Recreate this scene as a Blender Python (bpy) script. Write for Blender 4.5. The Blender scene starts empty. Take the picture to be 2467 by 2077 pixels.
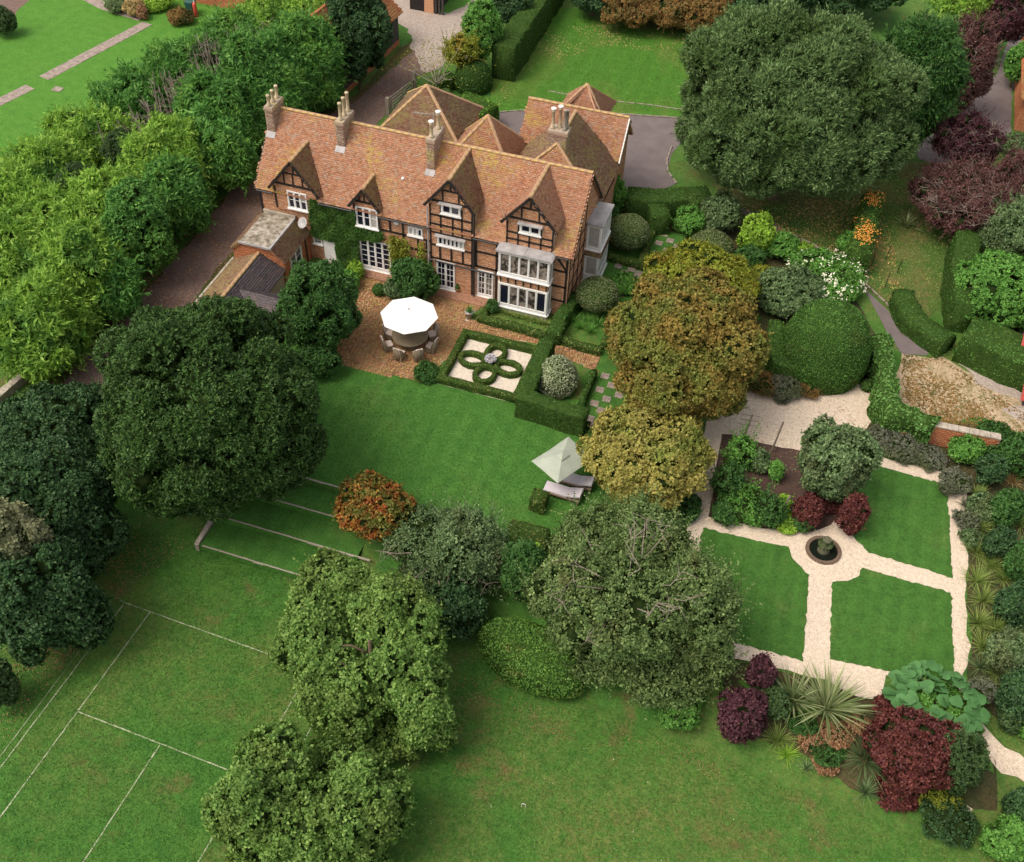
import bpy, bmesh, math, random
import numpy as np
from mathutils import Vector, Matrix
rnd = random.Random(7)
R8 = np.random.default_rng(11)
scn = bpy.context.scene
C = scn.collection
# ------------------------------------------------------------------ camera
IW, IH, S = 2467.0, 2077.0, 1.17757
FOC = 2630.91
YAW, PIT, ROL = -0.28963616, 0.80579788, 0.04316123
CAM = np.array([25.0534, -22.5311, 41.0288])
def _basis():
    cy, sy = math.cos(YAW), math.sin(YAW)
    f = np.array([sy*math.cos(PIT), cy*math.cos(PIT), -math.sin(PIT)])
    r = np.array([cy, -sy, 0.0]); u = np.cross(r, f)
    return math.cos(ROL)*r+math.sin(ROL)*u, -math.sin(ROL)*r+math.cos(ROL)*u, f
BR, BU, BF = _basis()
cd = bpy.data.cameras.new('camera'); cam = bpy.data.objects.new('camera', cd); C.objects.link(cam)
cam.matrix_world = Matrix(((BR[0], BU[0], -BF[0], CAM[0]), (BR[1], BU[1], -BF[1], CAM[1]), (BR[2], BU[2], -BF[2], CAM[2]), (0, 0, 0, 1)))
cd.sensor_width = 36; cd.lens = FOC/IW*36; cd.clip_start = .5; cd.clip_end = 2000
scn.camera = cam
# ------------------------------------------------------------------ light
SUN = Vector((-0.42, -0.36, 0.90)).normalized()
w = bpy.data.worlds.new('World'); scn.world = w; w.use_nodes = True
nt = w.node_tree; nt.nodes.clear()
sky = nt.nodes.new('ShaderNodeTexSky'); sky.sky_type = 'NISHITA'; sky.sun_disc = False
sky.sun_elevation = math.asin(SUN.z); sky.sun_rotation = math.atan2(SUN.x, SUN.y)
sky.air_density = 1.0; sky.dust_density = 4.0; sky.ozone_density = 1.0
bg = nt.nodes.new('ShaderNodeBackground'); bg.inputs[1].default_value = 0.15
wo = nt.nodes.new('ShaderNodeOutputWorld')
oc = nt.nodes.new('ShaderNodeHueSaturation'); oc.inputs['Saturation'].default_value = .45     # thin overcast greys the blue
tn = nt.nodes.new('ShaderNodeMix'); tn.data_type = 'RGBA'; tn.blend_type = 'MULTIPLY'; tn.inputs[0].default_value = 1; tn.inputs[7].default_value = (1.06, 1.0, .93, 1)
nt.links.new(sky.outputs[0], oc.inputs['Color']); nt.links.new(oc.outputs[0], tn.inputs[6]); nt.links.new(tn.outputs[2], bg.inputs[0]); nt.links.new(bg.outputs[0], wo.inputs[0])
sl = bpy.data.lights.new('sun', 'SUN'); sl.energy = 1.0; sl.angle = math.radians(28); sl.color = (1, .93, .82)
so = bpy.data.objects.new('sun', sl); C.objects.link(so); so.rotation_euler = (-SUN).to_track_quat('-Z', 'Y').to_euler()
scn.view_settings.view_transform = 'Standard'; scn.view_settings.look = 'None'
scn.view_settings.gamma = 1; scn.view_settings.use_curve_mapping = False
scn.view_settings.exposure = 0.55
# ------------------------------------------------------------------ terrain height and projection helpers
ZL = -1.5
ST = [8.6, 7.08, 5.5, 3.85]          # edges of the turf terraces
TX0, TX1 = 1.75, 9.3
def sstep(t):
    t = np.clip(t, 0, 1); return t*t*(3-2*t)
def hgt(x, y):
    x = np.asarray(x, float); y = np.asarray(y, float)
    k = sstep((x-15)/8.0)
    top = 8.6-2.6*k; bot = 3.85-1.6*k
    return ZL*sstep((top-y)/(top-bot))
def ray(px, py):
    sx, sy = px*S, py*S
    return BR*(sx-IW/2)/FOC - BU*(sy-IH/2)/FOC + BF
def P(px, py, z=None):
    d = ray(px, py)
    if z is None:
        z = 0.0
        for _ in range(12):
            t = (z-CAM[2])/d[2]; q = CAM+t*d; z = .5*z+.5*float(hgt(q[0], q[1]))
    t = (z-CAM[2])/d[2]
    return CAM+t*d
def PX(pts, z=None): return [tuple(P(a, b, z)[:2]) for a, b in pts]
def depth(p): return float((np.asarray(p)-CAM)@BF)
def WY(sx, sy, Y):            # source pixel on the vertical plane y=Y
    d = ray(sx/S, sy/S); t = (Y-CAM[1])/d[1]; q = CAM+t*d
    return q[0], q[2]
# ------------------------------------------------------------------ materials
MATS = {}
def newmat(name):
    m = bpy.data.materials.new(name); m.use_nodes = True
    n = m.node_tree.nodes; n.clear()
    o = n.new('ShaderNodeOutputMaterial'); p = n.new('ShaderNodeBsdfPrincipled')
    m.node_tree.links.new(p.outputs[0], o.inputs[0])
    return m, m.node_tree, p, o
def mixc(t, fac, a, b):
    m = t.nodes.new('ShaderNodeMix'); m.data_type = 'RGBA'
    for s, v in ((m.inputs[0], fac), (m.inputs[6], a), (m.inputs[7], b)):
        if hasattr(v, 'is_output'): t.links.new(v, s)
        elif isinstance(v, (int, float)): s.default_value = v
        else: s.default_value = (*v, 1)
    return m.outputs[2]
def noise(t, scale, detail=4, rough=.6, dist=0, coord='Object', vec=None):
    n = t.nodes.new('ShaderNodeTexNoise'); n.inputs['Scale'].default_value = scale
    n.inputs['Detail'].default_value = detail; n.inputs['Roughness'].default_value = rough; n.inputs['Distortion'].default_value = dist
    if vec is None:
        tc = t.nodes.new('ShaderNodeTexCoord'); vec = tc.outputs[coord]
    t.links.new(vec, n.inputs[0]); return n.outputs[0]
def ramp(t, fac, stops):
    r = t.nodes.new('ShaderNodeValToRGB'); e = r.color_ramp.elements
    while len(e) < len(stops): e.new(.5)
    for i, (p, c) in enumerate(stops):
        e[i].position = p; e[i].color = (*c, 1) if not isinstance(c, (int, float)) else (c, c, c, 1)
    t.links.new(fac, r.inputs[0]); return r.outputs[0]
def bump(t, p, h, strength, dist=.02):
    b = t.nodes.new('ShaderNodeBump'); b.inputs['Strength'].default_value = strength; b.inputs['Distance'].default_value = dist
    t.links.new(h, b.inputs['Height']); t.links.new(b.outputs[0], p.inputs['Normal'])
def setc(t, p, c):
    if hasattr(c, 'is_output'): t.links.new(c, p.inputs['Base Color'])
    else: p.inputs['Base Color'].default_value = (*c, 1)
def plain(name, col, rough=.6, var=.25, scale=6, bs=.3, metal=0, col2=None):
    if name in MATS: return MATS[name]
    m, t, p, o = newmat(name)
    n = noise(t, scale, 5)
    c2 = col2 or tuple(v*(1-var*1.6) for v in col)
    f = ramp(t, n, [(.35, 0.0), (.68, 1.0)])
    setc(t, p, mixc(t, f, c2, col)); p.inputs['Roughness'].default_value = rough; p.inputs['Metallic'].default_value = metal
    bump(t, p, noise(t, scale*8, 3), bs, .01)
    MATS[name] = m; return m
def island(name, cols, rough=.75, patch=None, pscale=.4, pr=(.5, .62), grain=20, patch2=None):
    """piece-by-piece colour (random per island) with patches of growth"""
    if name in MATS: return MATS[name]
    m, t, p, o = newmat(name)
    g = t.nodes.new('ShaderNodeNewGeometry'); r = g.outputs['Random Per Island']
    c = ramp(t, r, [(i/(len(cols)-1) if len(cols) > 1 else 0, k) for i, k in enumerate(cols)])
    if patch:
        f = ramp(t, noise(t, pscale, 6, .7), [(pr[0], 0.0), (pr[1], 1.0)])
        f2 = ramp(t, noise(t, grain*.35, 3, .7), [(.42, 0.0), (.58, 1.0)])
        mu = t.nodes.new('ShaderNodeMath'); mu.operation = 'MULTIPLY'; t.links.new(f, mu.inputs[0]); t.links.new(f2, mu.inputs[1])
        c = mixc(t, mu.outputs[0], c, patch)
    if patch2:
        f = ramp(t, noise(t, pscale*2.3, 5, .7, coord='Generated'), [(.52, 0.0), (.7, .8)])
        c = mixc(t, f, c, patch2)
    n = noise(t, grain, 4, .7)
    hs = t.nodes.new('ShaderNodeMix'); hs.data_type = 'RGBA'; hs.blend_type = 'MULTIPLY'; hs.inputs[0].default_value = .55
    t.links.new(c, hs.inputs[6]); t.links.new(ramp(t, n, [(.3, .45), (.7, 1.25)]), hs.inputs[7])
    setc(t, p, hs.outputs[2]); p.inputs['Roughness'].default_value = rough
    p.inputs['Specular IOR Level'].default_value = .25
    bump(t, p, n, .4, .01); MATS[name] = m; return m
def foliage(name, a, b, c=None, patch=None, pscale=.35, pr=(.45, .6), trans=.3, rough=.55):
    if name in MATS: return MATS[name]
    cool = lambda v: v if (v is None or v[0] >= v[1]*.8) else (v[0]*.97, v[1]*1.02, v[2]*1.0)
    a, b, c, patch = cool(a), cool(b), cool(c), cool(patch)
    m, t, p, o = newmat(name)
    g = t.nodes.new('ShaderNodeNewGeometry'); r = g.outputs['Random Per Island']
    col = ramp(t, r, [(0, a), (.55, b), (1, c or b)])
    if patch:
        f = ramp(t, noise(t, pscale, 5, .65), [(pr[0], 0.0), (pr[1], 1.0)])
        pc = ramp(t, r, [(0, tuple(v*.6 for v in patch)), (1, tuple(min(1, v*1.25) for v in patch))])
        col = mixc(t, f, col, pc)
    n = noise(t, .9, 4, .7)
    hs = t.nodes.new('ShaderNodeMix'); hs.data_type = 'RGBA'; hs.blend_type = 'MULTIPLY'; hs.inputs[0].default_value = .6
    t.links.new(col, hs.inputs[6]); t.links.new(ramp(t, n, [(.3, .92), (.7, 1.85)]), hs.inputs[7])
    setc(t, p, hs.outputs[2]); p.inputs['Roughness'].default_value = rough; p.inputs['Specular IOR Level'].default_value = .22
    tr = t.nodes.new('ShaderNodeBsdfTranslucent'); t.links.new(hs.outputs[2], tr.inputs[0])
    mx = t.nodes.new('ShaderNodeMixShader'); mx.inputs[0].default_value = trans
    t.links.new(p.outputs[0], mx.inputs[1]); t.links.new(tr.outputs[0], mx.inputs[2]); t.links.new(mx.outputs[0], o.inputs[0])
    MATS[name] = m; return m
def lawnmat(name, a, b, dry, ps=.12, pr=(.5, .68), dry2=None, stripes=0):
    m, t, p, o = newmat(name)
    tc = t.nodes.new('ShaderNodeTexCoord').outputs['Object']
    fine = noise(t, 9, 6, .8, vec=tc); mid = noise(t, 1.3, 5, .7, vec=tc); big = noise(t, ps, 5, .65, .5, vec=tc)
    c = mixc(t, ramp(t, mid, [(.32, 0.0), (.66, 1.0)]), a, b)
    f = ramp(t, big, [(pr[0], 0.0), (pr[1], .85)])
    f2 = ramp(t, noise(t, 3.1, 5, .8, vec=tc), [(.38, .1), (.62, 1.0)])
    mu = t.nodes.new('ShaderNodeMath'); mu.operation = 'MULTIPLY'; t.links.new(f, mu.inputs[0]); t.links.new(f2, mu.inputs[1])
    c = mixc(t, mu.outputs[0], c, dry)
    if dry2:
        f3 = ramp(t, noise(t, ps*2.7, 6, .75, .3, vec=tc), [(.56, 0.0), (.7, .8)])
        c = mixc(t, f3, c, dry2)
    if stripes:
        wv = t.nodes.new('ShaderNodeTexWave'); wv.inputs['Scale'].default_value = stripes; wv.inputs['Distortion'].default_value = 1.2; wv.inputs['Detail'].default_value = 2; wv.inputs['Detail Scale'].default_value = .6; t.links.new(tc, wv.inputs[0])
        sm = t.nodes.new('ShaderNodeMix'); sm.data_type = 'RGBA'; sm.blend_type = 'MULTIPLY'; sm.inputs[0].default_value = 1; t.links.new(c, sm.inputs[6]); t.links.new(ramp(t, wv.outputs[0], [(.25, .95), (.75, 1.04)]), sm.inputs[7]); c = sm.outputs[2]
    hs = t.nodes.new('ShaderNodeMix'); hs.data_type = 'RGBA'; hs.blend_type = 'MULTIPLY'; hs.inputs[0].default_value = .8
    t.links.new(c, hs.inputs[6]); t.links.new(ramp(t, fine, [(.28, .38), (.72, 1.6)]), hs.inputs[7])
    setc(t, p, hs.outputs[2]); p.inputs['Roughness'].default_value = .8; p.inputs['Specular IOR Level'].default_value = .1
    bump(t, p, fine, .9, .05); return m
def gravel(name, a, b, litter, la=.55, sc=26, ls=1.2):
    m, t, p, o = newmat(name)
    tc = t.nodes.new('ShaderNodeTexCoord').outputs['Object']
    v = t.nodes.new('ShaderNodeTexVoronoi'); v.inputs['Scale'].default_value = sc; t.links.new(tc, v.inputs[0])
    c = mixc(t, ramp(t, v.outputs['Color'], [(.2, 0.0), (.8, 1.0)]), a, b)
    f = ramp(t, noise(t, sc*.3, 5, .85, vec=tc), [(la, 0.0), (la+.06, 1.0)])
    f2 = ramp(t, noise(t, ls*.3, 4, .7, vec=tc), [(.38, 0.12), (.62, 1.0)])
    mu = t.nodes.new('ShaderNodeMath'); mu.operation = 'MULTIPLY'; t.links.new(f, mu.inputs[0]); t.links.new(f2, mu.inputs[1])
    c = mixc(t, mu.outputs[0], c, litter)
    tv = t.nodes.new('ShaderNodeMix'); tv.data_type = 'RGBA'; tv.blend_type = 'MULTIPLY'; tv.inputs[0].default_value = 1; t.links.new(c, tv.inputs[6])
    t.links.new(ramp(t, noise(t, 5.5, 6, .85, vec=tc), [(.3, .68), (.7, 1.12)]), tv.inputs[7]); c = tv.outputs[2]
    setc(t, p, c); p.inputs['Roughness'].default_value = .9
    bump(t, p, v.outputs['Distance'], .7, .02); return m
# ------------------------------------------------------------------ object helpers
def tag(o, label=None, cat=None, group=None, kind=None):
    if label: o['label'] = label
    if cat: o['category'] = cat
    if group: o['group'] = group
    if kind: o['kind'] = kind
    return o
WM = {}; I4 = Matrix.Identity(4)
def empty(name, loc=(0, 0, 0), rz=0, label=None, cat=None, group=None):
    o = bpy.data.objects.new(name, None); C.objects.link(o); o.empty_display_size = .3
    o.location = loc; o.rotation_euler = (0, 0, rz)
    WM[o.name] = Matrix.Translation(Vector(loc)) @ Matrix.Rotation(rz, 4, 'Z')
    return tag(o, label, cat, group)
def link(name, me, mat, parent=None, world=True):
    o = bpy.data.objects.new(name, me); C.objects.link(o)
    if mat and not me.materials: me.materials.append(mat)
    if parent is not None:
        o.parent = parent
        if world: o.matrix_parent_inverse = WM.get(parent.name, I4).inverted()
    return o
class MB:
    def __init__(s): s.v = []; s.f = []
    def quad(s, *p):
        i = len(s.v); s.v += [tuple(q) for q in p]; s.f.append(tuple(range(i, i+len(p)))); return s
    def box(s, x0, y0, z0, x1, y1, z1):
        i = len(s.v)
        s.v += [(x0, y0, z0), (x1, y0, z0), (x1, y1, z0), (x0, y1, z0), (x0, y0, z1), (x1, y0, z1), (x1, y1, z1), (x0, y1, z1)]
        s.f += [(i, i+3, i+2, i+1), (i+4, i+5, i+6, i+7), (i, i+1, i+5, i+4), (i+1, i+2, i+6, i+5), (i+2, i+3, i+7, i+6), (i+3, i, i+4, i+7)]
        return s
    def bar(s, a, b, w, h, up=(0, 0, 1)):
        a = Vector(a); b = Vector(b); d = (b-a).normalized(); u = Vector(up)
        r = d.cross(u)
        if r.length < 1e-4: r = d.cross(Vector((1, 0, 0)))
        r.normalize(); u = r.cross(d).normalized(); i = len(s.v)
        for q in (a, b):
            for sx, sy in ((-1, -1), (1, -1), (1, 1), (-1, 1)): s.v.append(tuple(q+r*sx*w/2+u*sy*h/2))
        s.f += [(i, i+1, i+2, i+3)[::-1], (i+4, i+5, i+6, i+7)]
        for k in range(4): s.f.append((i+k, i+(k+1) % 4, i+4+(k+1) % 4, i+4+k))
        return s
    def tube(s, pts, rad, n=8, cap=True):
        pts = [Vector(p) for p in pts]; i0 = len(s.v)
        if not hasattr(rad, '__len__'): rad = [rad]*len(pts)
        for k, p in enumerate(pts):
            d = (pts[min(k+1, len(pts)-1)]-pts[max(k-1, 0)])
            d = d.normalized() if d.length > 1e-6 else Vector((0, 0, 1))
            r = d.cross(Vector((.13, .97, .21))).normalized(); u = r.cross(d)
            for j in range(n):
                a = 2*math.pi*j/n; s.v.append(tuple(p+(r*math.cos(a)+u*math.sin(a))*rad[k]))
        for k in range(len(pts)-1):
            for j in range(n):
                a = i0+k*n+j; b = i0+k*n+(j+1) % n; s.f.append((a, b, b+n, a+n))
        if cap:
            s.f.append(tuple(range(i0, i0+n))[::-1]); e = i0+(len(pts)-1)*n; s.f.append(tuple(range(e, e+n)))
        return s
    def lathe(s, cx, cy, prof, n=16, sx=1, sy=1, a0=0):
        i0 = len(s.v)
        for r, z in prof:
            for j in range(n):
                a = a0+2*math.pi*j/n; s.v.append((cx+r*sx*math.cos(a), cy+r*sy*math.sin(a), z))
        for k in range(len(prof)-1):
            for j in range(n):
                a = i0+k*n+j; b = i0+k*n+(j+1) % n; s.f.append((a, b, b+n, a+n))
        s.f.append(tuple(range(i0, i0+n))[::-1]); e = i0+(len(prof)-1)*n; s.f.append(tuple(range(e, e+n)))
        return s
    def prism(s, poly, z0, z1):
        i = len(s.v); n = len(poly)
        a = sum(poly[k][0]*poly[(k+1) % n][1]-poly[(k+1) % n][0]*poly[k][1] for k in range(n))
        if a < 0: poly = poly[::-1]
        s.v += [(x, y, z0) for x, y in poly]+[(x, y, z1) for x, y in poly]
        s.f += [tuple(range(i, i+n))[::-1], tuple(range(i+n, i+2*n))]
        for k in range(n): s.f.append((i+k, i+(k+1) % n, i+n+(k+1) % n, i+n+k))
        return s
    def mesh(s, name, smooth=False):
        me = bpy.data.meshes.new(name); me.from_pydata(s.v, [], s.f); me.update()
        if smooth: me.polygons.foreach_set('use_smooth', [True]*len(me.polygons))
        return me
    def build(s, name, mat, parent=None, smooth=False):
        return link(name, s.mesh(name, smooth), mat, parent)
def npmesh(name, V, Q, k=4):
    me = bpy.data.meshes.new(name); n = len(V); f = len(Q)
    me.vertices.add(n); me.vertices.foreach_set('co', np.ascontiguousarray(V, dtype=np.float32).ravel())
    me.loops.add(f*k); me.loops.foreach_set('vertex_index', np.ascontiguousarray(Q, dtype=np.int32).ravel())
    me.polygons.add(f); me.polygons.foreach_set('loop_start', np.arange(0, f*k, k, dtype=np.int32))
    me.polygons.foreach_set('loop_total', np.full(f, k, dtype=np.int32))
    me.update(calc_edges=True); return me
def inpoly(x, y, poly):
    x = np.asarray(x); y = np.asarray(y); c = np.zeros(x.shape, bool); n = len(poly)
    for i in range(n):
        x1, y1 = poly[i]; x2, y2 = poly[(i+1) % n]
        k = ((y1 > y) != (y2 > y))
        with np.errstate(divide='ignore', invalid='ignore'):
            c ^= k & (x < (x2-x1)*(y-y1)/((y2-y1) if y2 != y1 else 1e-9)+x1)
    return c
def boxes(B):
    """B: (n,6) centre and half sizes, as (V,Q)"""
    B = np.asarray(B, float); n = len(B)
    sg = np.array([[-1, -1, -1], [1, -1, -1], [1, 1, -1], [-1, 1, -1], [-1, -1, 1], [1, -1, 1], [1, 1, 1], [-1, 1, 1]])
    V = (B[:, None, :3]+sg[None]*B[:, None, 3:]).reshape(-1, 3)
    F = np.array([[0, 3, 2, 1], [4, 5, 6, 7], [0, 1, 5, 4], [1, 2, 6, 5], [2, 3, 7, 6], [3, 0, 4, 7]])
    return V, (np.arange(n)[:, None, None]*8+F[None]).reshape(-1, 4)
# ------------------------------------------------------------------ foliage
def unit(a): return a/np.maximum(np.linalg.norm(a, axis=-1, keepdims=True), 1e-9)
def leafmesh(Pt, D, N, L, Wd, fold=.25):
    """diamond leaves: base Pt, axis D, facing N"""
    n = len(Pt); D = unit(D); N = unit(N-D*(N*D).sum(1, keepdims=True)); X = np.cross(D, N)
    L = np.broadcast_to(np.asarray(L, float), (n,))[:, None]; Wd = np.broadcast_to(np.asarray(Wd, float), (n,))[:, None]
    V = np.stack([Pt, Pt+D*L*.45+X*Wd*.5+N*Wd*fold, Pt+D*L, Pt+D*L*.45-X*Wd*.5+N*Wd*fold], 1).reshape(-1, 3)
    return V, np.arange(n*4).reshape(n, 4)
def joinm(parts):
    V = []; Q = []; o = 0
    for v, q in parts:
        V.append(v); Q.append(q+o); o += len(v)
    return np.concatenate(V), np.concatenate(Q)
def sphere_dirs(n):
    v = R8.normal(size=(n, 3)); return unit(v)
def ico(r=2):
    bm = bmesh.new(); bmesh.ops.create_icosphere(bm, subdivisions=r, radius=1)
    V = np.array([v.co[:] for v in bm.verts]); F = np.array([[v.index for v in f.verts] for f in bm.faces]); bm.free()
    return V, np.concatenate([F, F[:, 2:3]], 1)
def ellip(c, r, sub=2, amp=.0):
    bm = bmesh.new(); bmesh.ops.create_uvsphere(bm, u_segments=14 if sub > 1 else 8, v_segments=9 if sub > 1 else 6, radius=1)
    bmesh.ops.triangulate(bm, faces=bm.faces[:])
    V = np.array([v.co[:] for v in bm.verts]); F = np.array([[v.index for v in f.verts] for f in bm.faces]); bm.free()
    V = V*(1+amp*R8.normal(size=(len(V), 1)))*np.asarray(r)+np.asarray(c)
    return V, F
STYLE = {  # leaf length, width, cluster spacing, leaves per cluster, spread, up bias, lobe size, lobes
 'yew':     dict(L=.17, W=.075, sp=.25, k=12, spread=.85, up=.5, lobe=.15, nl=150),
 'fir':     dict(L=.40, W=.115, sp=.30, k=10, spread=.9, up=.1, lobe=.21, nl=85),
 'broad':   dict(L=.145, W=.105, sp=.25, k=13, spread=1.0, up=.35, lobe=.225, nl=58, var=.12),
 'maple':   dict(L=.14, W=.115, sp=.23, k=12, spread=1.1, up=.5, lobe=.19, nl=95),
 'willow':  dict(L=.25, W=.075, sp=.27, k=12, spread=.7, up=1.1, lobe=.15, nl=130),
 'airy':    dict(L=.14, W=.09, sp=.30, k=11, spread=1.1, up=.35, lobe=.17, nl=95),
 'shrub':   dict(L=.12, W=.09, sp=.17, k=10, spread=1.0, up=.4, lobe=.25, nl=46),
 'fine':    dict(L=.10, W=.05, sp=.13, k=9, spread=.9, up=.6, lobe=.2, nl=46),
}
SPRAY = {'yew': (.16, .35, 7, .3), 'fir': (.34, .80, 11, .1), 'broad': (.10, .45, 8, .4), 'maple': (.08, .35, 8, .3), 'willow': (.20, .55, 9, .9), 'airy': (.30, .95, 14, .7), 'shrub': (.10, .28, 7, .5), 'fine': (.12, .25, 7, .8)}
def crown_arrays(c, r, style, shape=1.0, lobes=None, dens=1.0, flat_bottom=-.55, squash=None):
    """crown as many overlapping lobes, each covered in tufts of small leaves; an opaque core keeps the middle dense"""
    s = STYLE[style]; c = np.asarray(c, float); r = np.asarray(r, float); rm = float(r.mean())
    nl = lobes or int(s['nl']*max(.35, min(1.3, (rm/4.)**.6)))
    lr = s['lobe']*max(1.0, (2.2/rm)**.35)
    i = np.arange(nl)+.5; ph = math.pi*(3-math.sqrt(5))*i; zz = 1-2*i/nl
    dirs = np.stack([np.cos(ph)*np.sqrt(1-zz*zz), np.sin(ph)*np.sqrt(1-zz*zz), zz], 1)
    dirs = unit(dirs+R8.normal(size=dirs.shape)*.12); dirs = dirs[dirs[:, 2] > flat_bottom-.1]
    if shape != 1.0:   # pointed or flattened tops
        pass
    low = .96+.065*np.sin(dirs[:, 0]*3.1+c[0])+.06*np.sin(dirs[:, 1]*4.1+c[1]*2)+.05*np.sin(dirs[:, 2]*5+c[0]*3+dirs[:, 0]*3)
    k = (1-lr*1.25)*low[:, None]*(1+R8.normal(size=(len(dirs), 1))*s.get('var', .085))
    LC = c+dirs*r*k; LR = r*lr*(1+R8.normal(size=(len(dirs), 1))*.16)*1.32
    parts = []
    area = 4*math.pi*(LR.mean(1)**2)*.62
    cnt = np.maximum(3, (area/(s['sp']**2)*dens).astype(int))
    idx = np.repeat(np.arange(len(LC)), cnt)
    d = unit(sphere_dirs(len(idx))+dirs[idx]*.75)
    pos = LC[idx]+d*LR[idx]*R8.uniform(.86, 1.03, (len(idx), 1))
    nf = int(4*math.pi*rm*rm*.8/(s['sp']**2)*.55*dens); df = sphere_dirs(nf); df = df[df[:, 2] > flat_bottom]
    pos = np.concatenate([pos, c+df*r*R8.uniform(.66, .80, (len(df), 1))]); d = np.concatenate([d, df])
    # drop tufts deep inside the crown
    q = np.linalg.norm((pos-c)/r, axis=1); keep = (q > .60) & (pos[:, 2] > float(c[2]-r[2]*.98))
    pos, d = pos[keep], d[keep]; q = q[keep]; keep = np.ones(len(pos), bool)
    g1 = np.sin(pos[:, 0]*3.3+pos[:, 2]*1.7)+np.sin(pos[:, 1]*3.9-pos[:, 0]*1.1)+np.sin(pos[:, 2]*4.3+pos[:, 1]*2.1)
    gk = (R8.random(len(pos)) > np.clip((g1-1.2)*.45, 0, .6)); pos, d, q = pos[gk], d[gk], q[gk]; keep = np.ones(len(pos), bool)
    # clumps carry a facing that follows their lobe
    kk = s['k']; n = len(pos)*kk
    B = np.repeat(pos, kk, 0)+R8.normal(size=(n, 3))*s['sp']*.24; DD = np.repeat(d, kk, 0)
    rv = R8.normal(size=(n, 3)); rv -= DD*(rv*DD).sum(1, keepdims=True)
    ax = unit(unit(rv)*s['spread']+DD*.42+np.array([0, 0, s['up']*.5]))
    nn = unit(DD+np.array([0, 0, .45])+R8.normal(size=(n, 3))*.42)
    sz = R8.uniform(.65, 1.25, n)
    parts.append(leafmesh(B, ax, nn, s['L']*sz, s['W']*sz))
    # leafy shoots that stand out of the crown and break its outline
    sp = SPRAY.get(style)
    if sp:
        out = np.where(q[keep] > .86)[0]; m = min(len(out), int(len(out)*sp[0]*min(1, dens)))
        if m > 3:
            k_ = R8.choice(out, m, replace=False); s0 = pos[k_]; sd = unit(d[k_]*.7+R8.normal(size=(m, 3))*.45+np.array([0, 0, sp[3]])); ln = sp[1]*R8.uniform(.5, 1.3, (m, 1)); j = sp[2]
            tt = (np.tile(np.arange(j), m)+R8.random(m*j))/j; SB = np.repeat(s0, j, 0)+np.repeat(sd*ln, j, 0)*tt[:, None]+R8.normal(size=(m*j, 3))*.02
            SD = np.repeat(sd, j, 0); r2 = R8.normal(size=(m*j, 3)); z2 = R8.uniform(.6, 1.1, m*j)
            parts.append(leafmesh(SB, unit(SD*.9+r2*.55), unit(r2+np.array([0, 0, 1.2])), s['L']*.85*z2, s['W']*.9*z2))
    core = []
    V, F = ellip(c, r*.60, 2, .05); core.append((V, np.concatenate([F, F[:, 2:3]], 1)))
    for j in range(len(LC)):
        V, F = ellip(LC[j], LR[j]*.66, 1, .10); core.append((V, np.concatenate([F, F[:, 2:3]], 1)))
    return parts, core
def core_mesh(name, core):
    V, Q = joinm(core); return npmesh(name, V, Q[:, :3], 3)
def solve(px, py, rw, rh, clear, ratio=None):
    """crown centre, horizontal radius and vertical radius for a crown seen at (px,py) with half-size rw x rh"""
    zc = 3.0; th = None
    for _ in range(8):
        p = P(px, py, zc); dd = float(np.linalg.norm(p-CAM)); sc = FOC/S/depth(p)
        r = rw/sc; v = (p-CAM)/dd; sn = -v[2]; cs = math.sqrt(1-sn*sn)
        hh = rh/sc; q = (hh*hh-(r*sn)**2)/(cs*cs); rz = math.sqrt(q) if q > (.35*r)**2 else .35*r
        rz = min(rz, 1.9*r); g = float(hgt(p[0], p[1])); zc = g+clear+rz
    return P(px, py, zc), r, rz, g
BARK = None
def trunk_mb(c, r, rz, g, nb=7, bare=False, thick=None, reach=.75):
    mb = MB(); c = Vector([float(v) for v in c]); t = thick or max(.06, .055*r)
    base = Vector((c.x, c.y, g-.1)); top = Vector((c.x+.1*r, c.y, c.z+rz*.2))
    mid = base.lerp(top, .5)+Vector((rnd.uniform(-.08, .08)*r, rnd.uniform(-.08, .08)*r, 0))
    mb.tube([base, base+Vector((0, 0, .15)), mid, top], [t*1.5, t*1.15, t*.85, t*.4], 8)
    for i in range(nb):
        a = 2*math.pi*i/nb+rnd.uniform(-.4, .4); s = base.lerp(top, rnd.uniform(.35, .85))
        e = c+Vector((math.cos(a)*r*reach, math.sin(a)*r*reach, rnd.uniform(-.2, .5)*rz*reach))
        m = s.lerp(e, .5)+Vector((0, 0, .12*r)); mb.tube([s, m, e], [t*.5, t*.3, t*.1], 5)
    return mb
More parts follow.
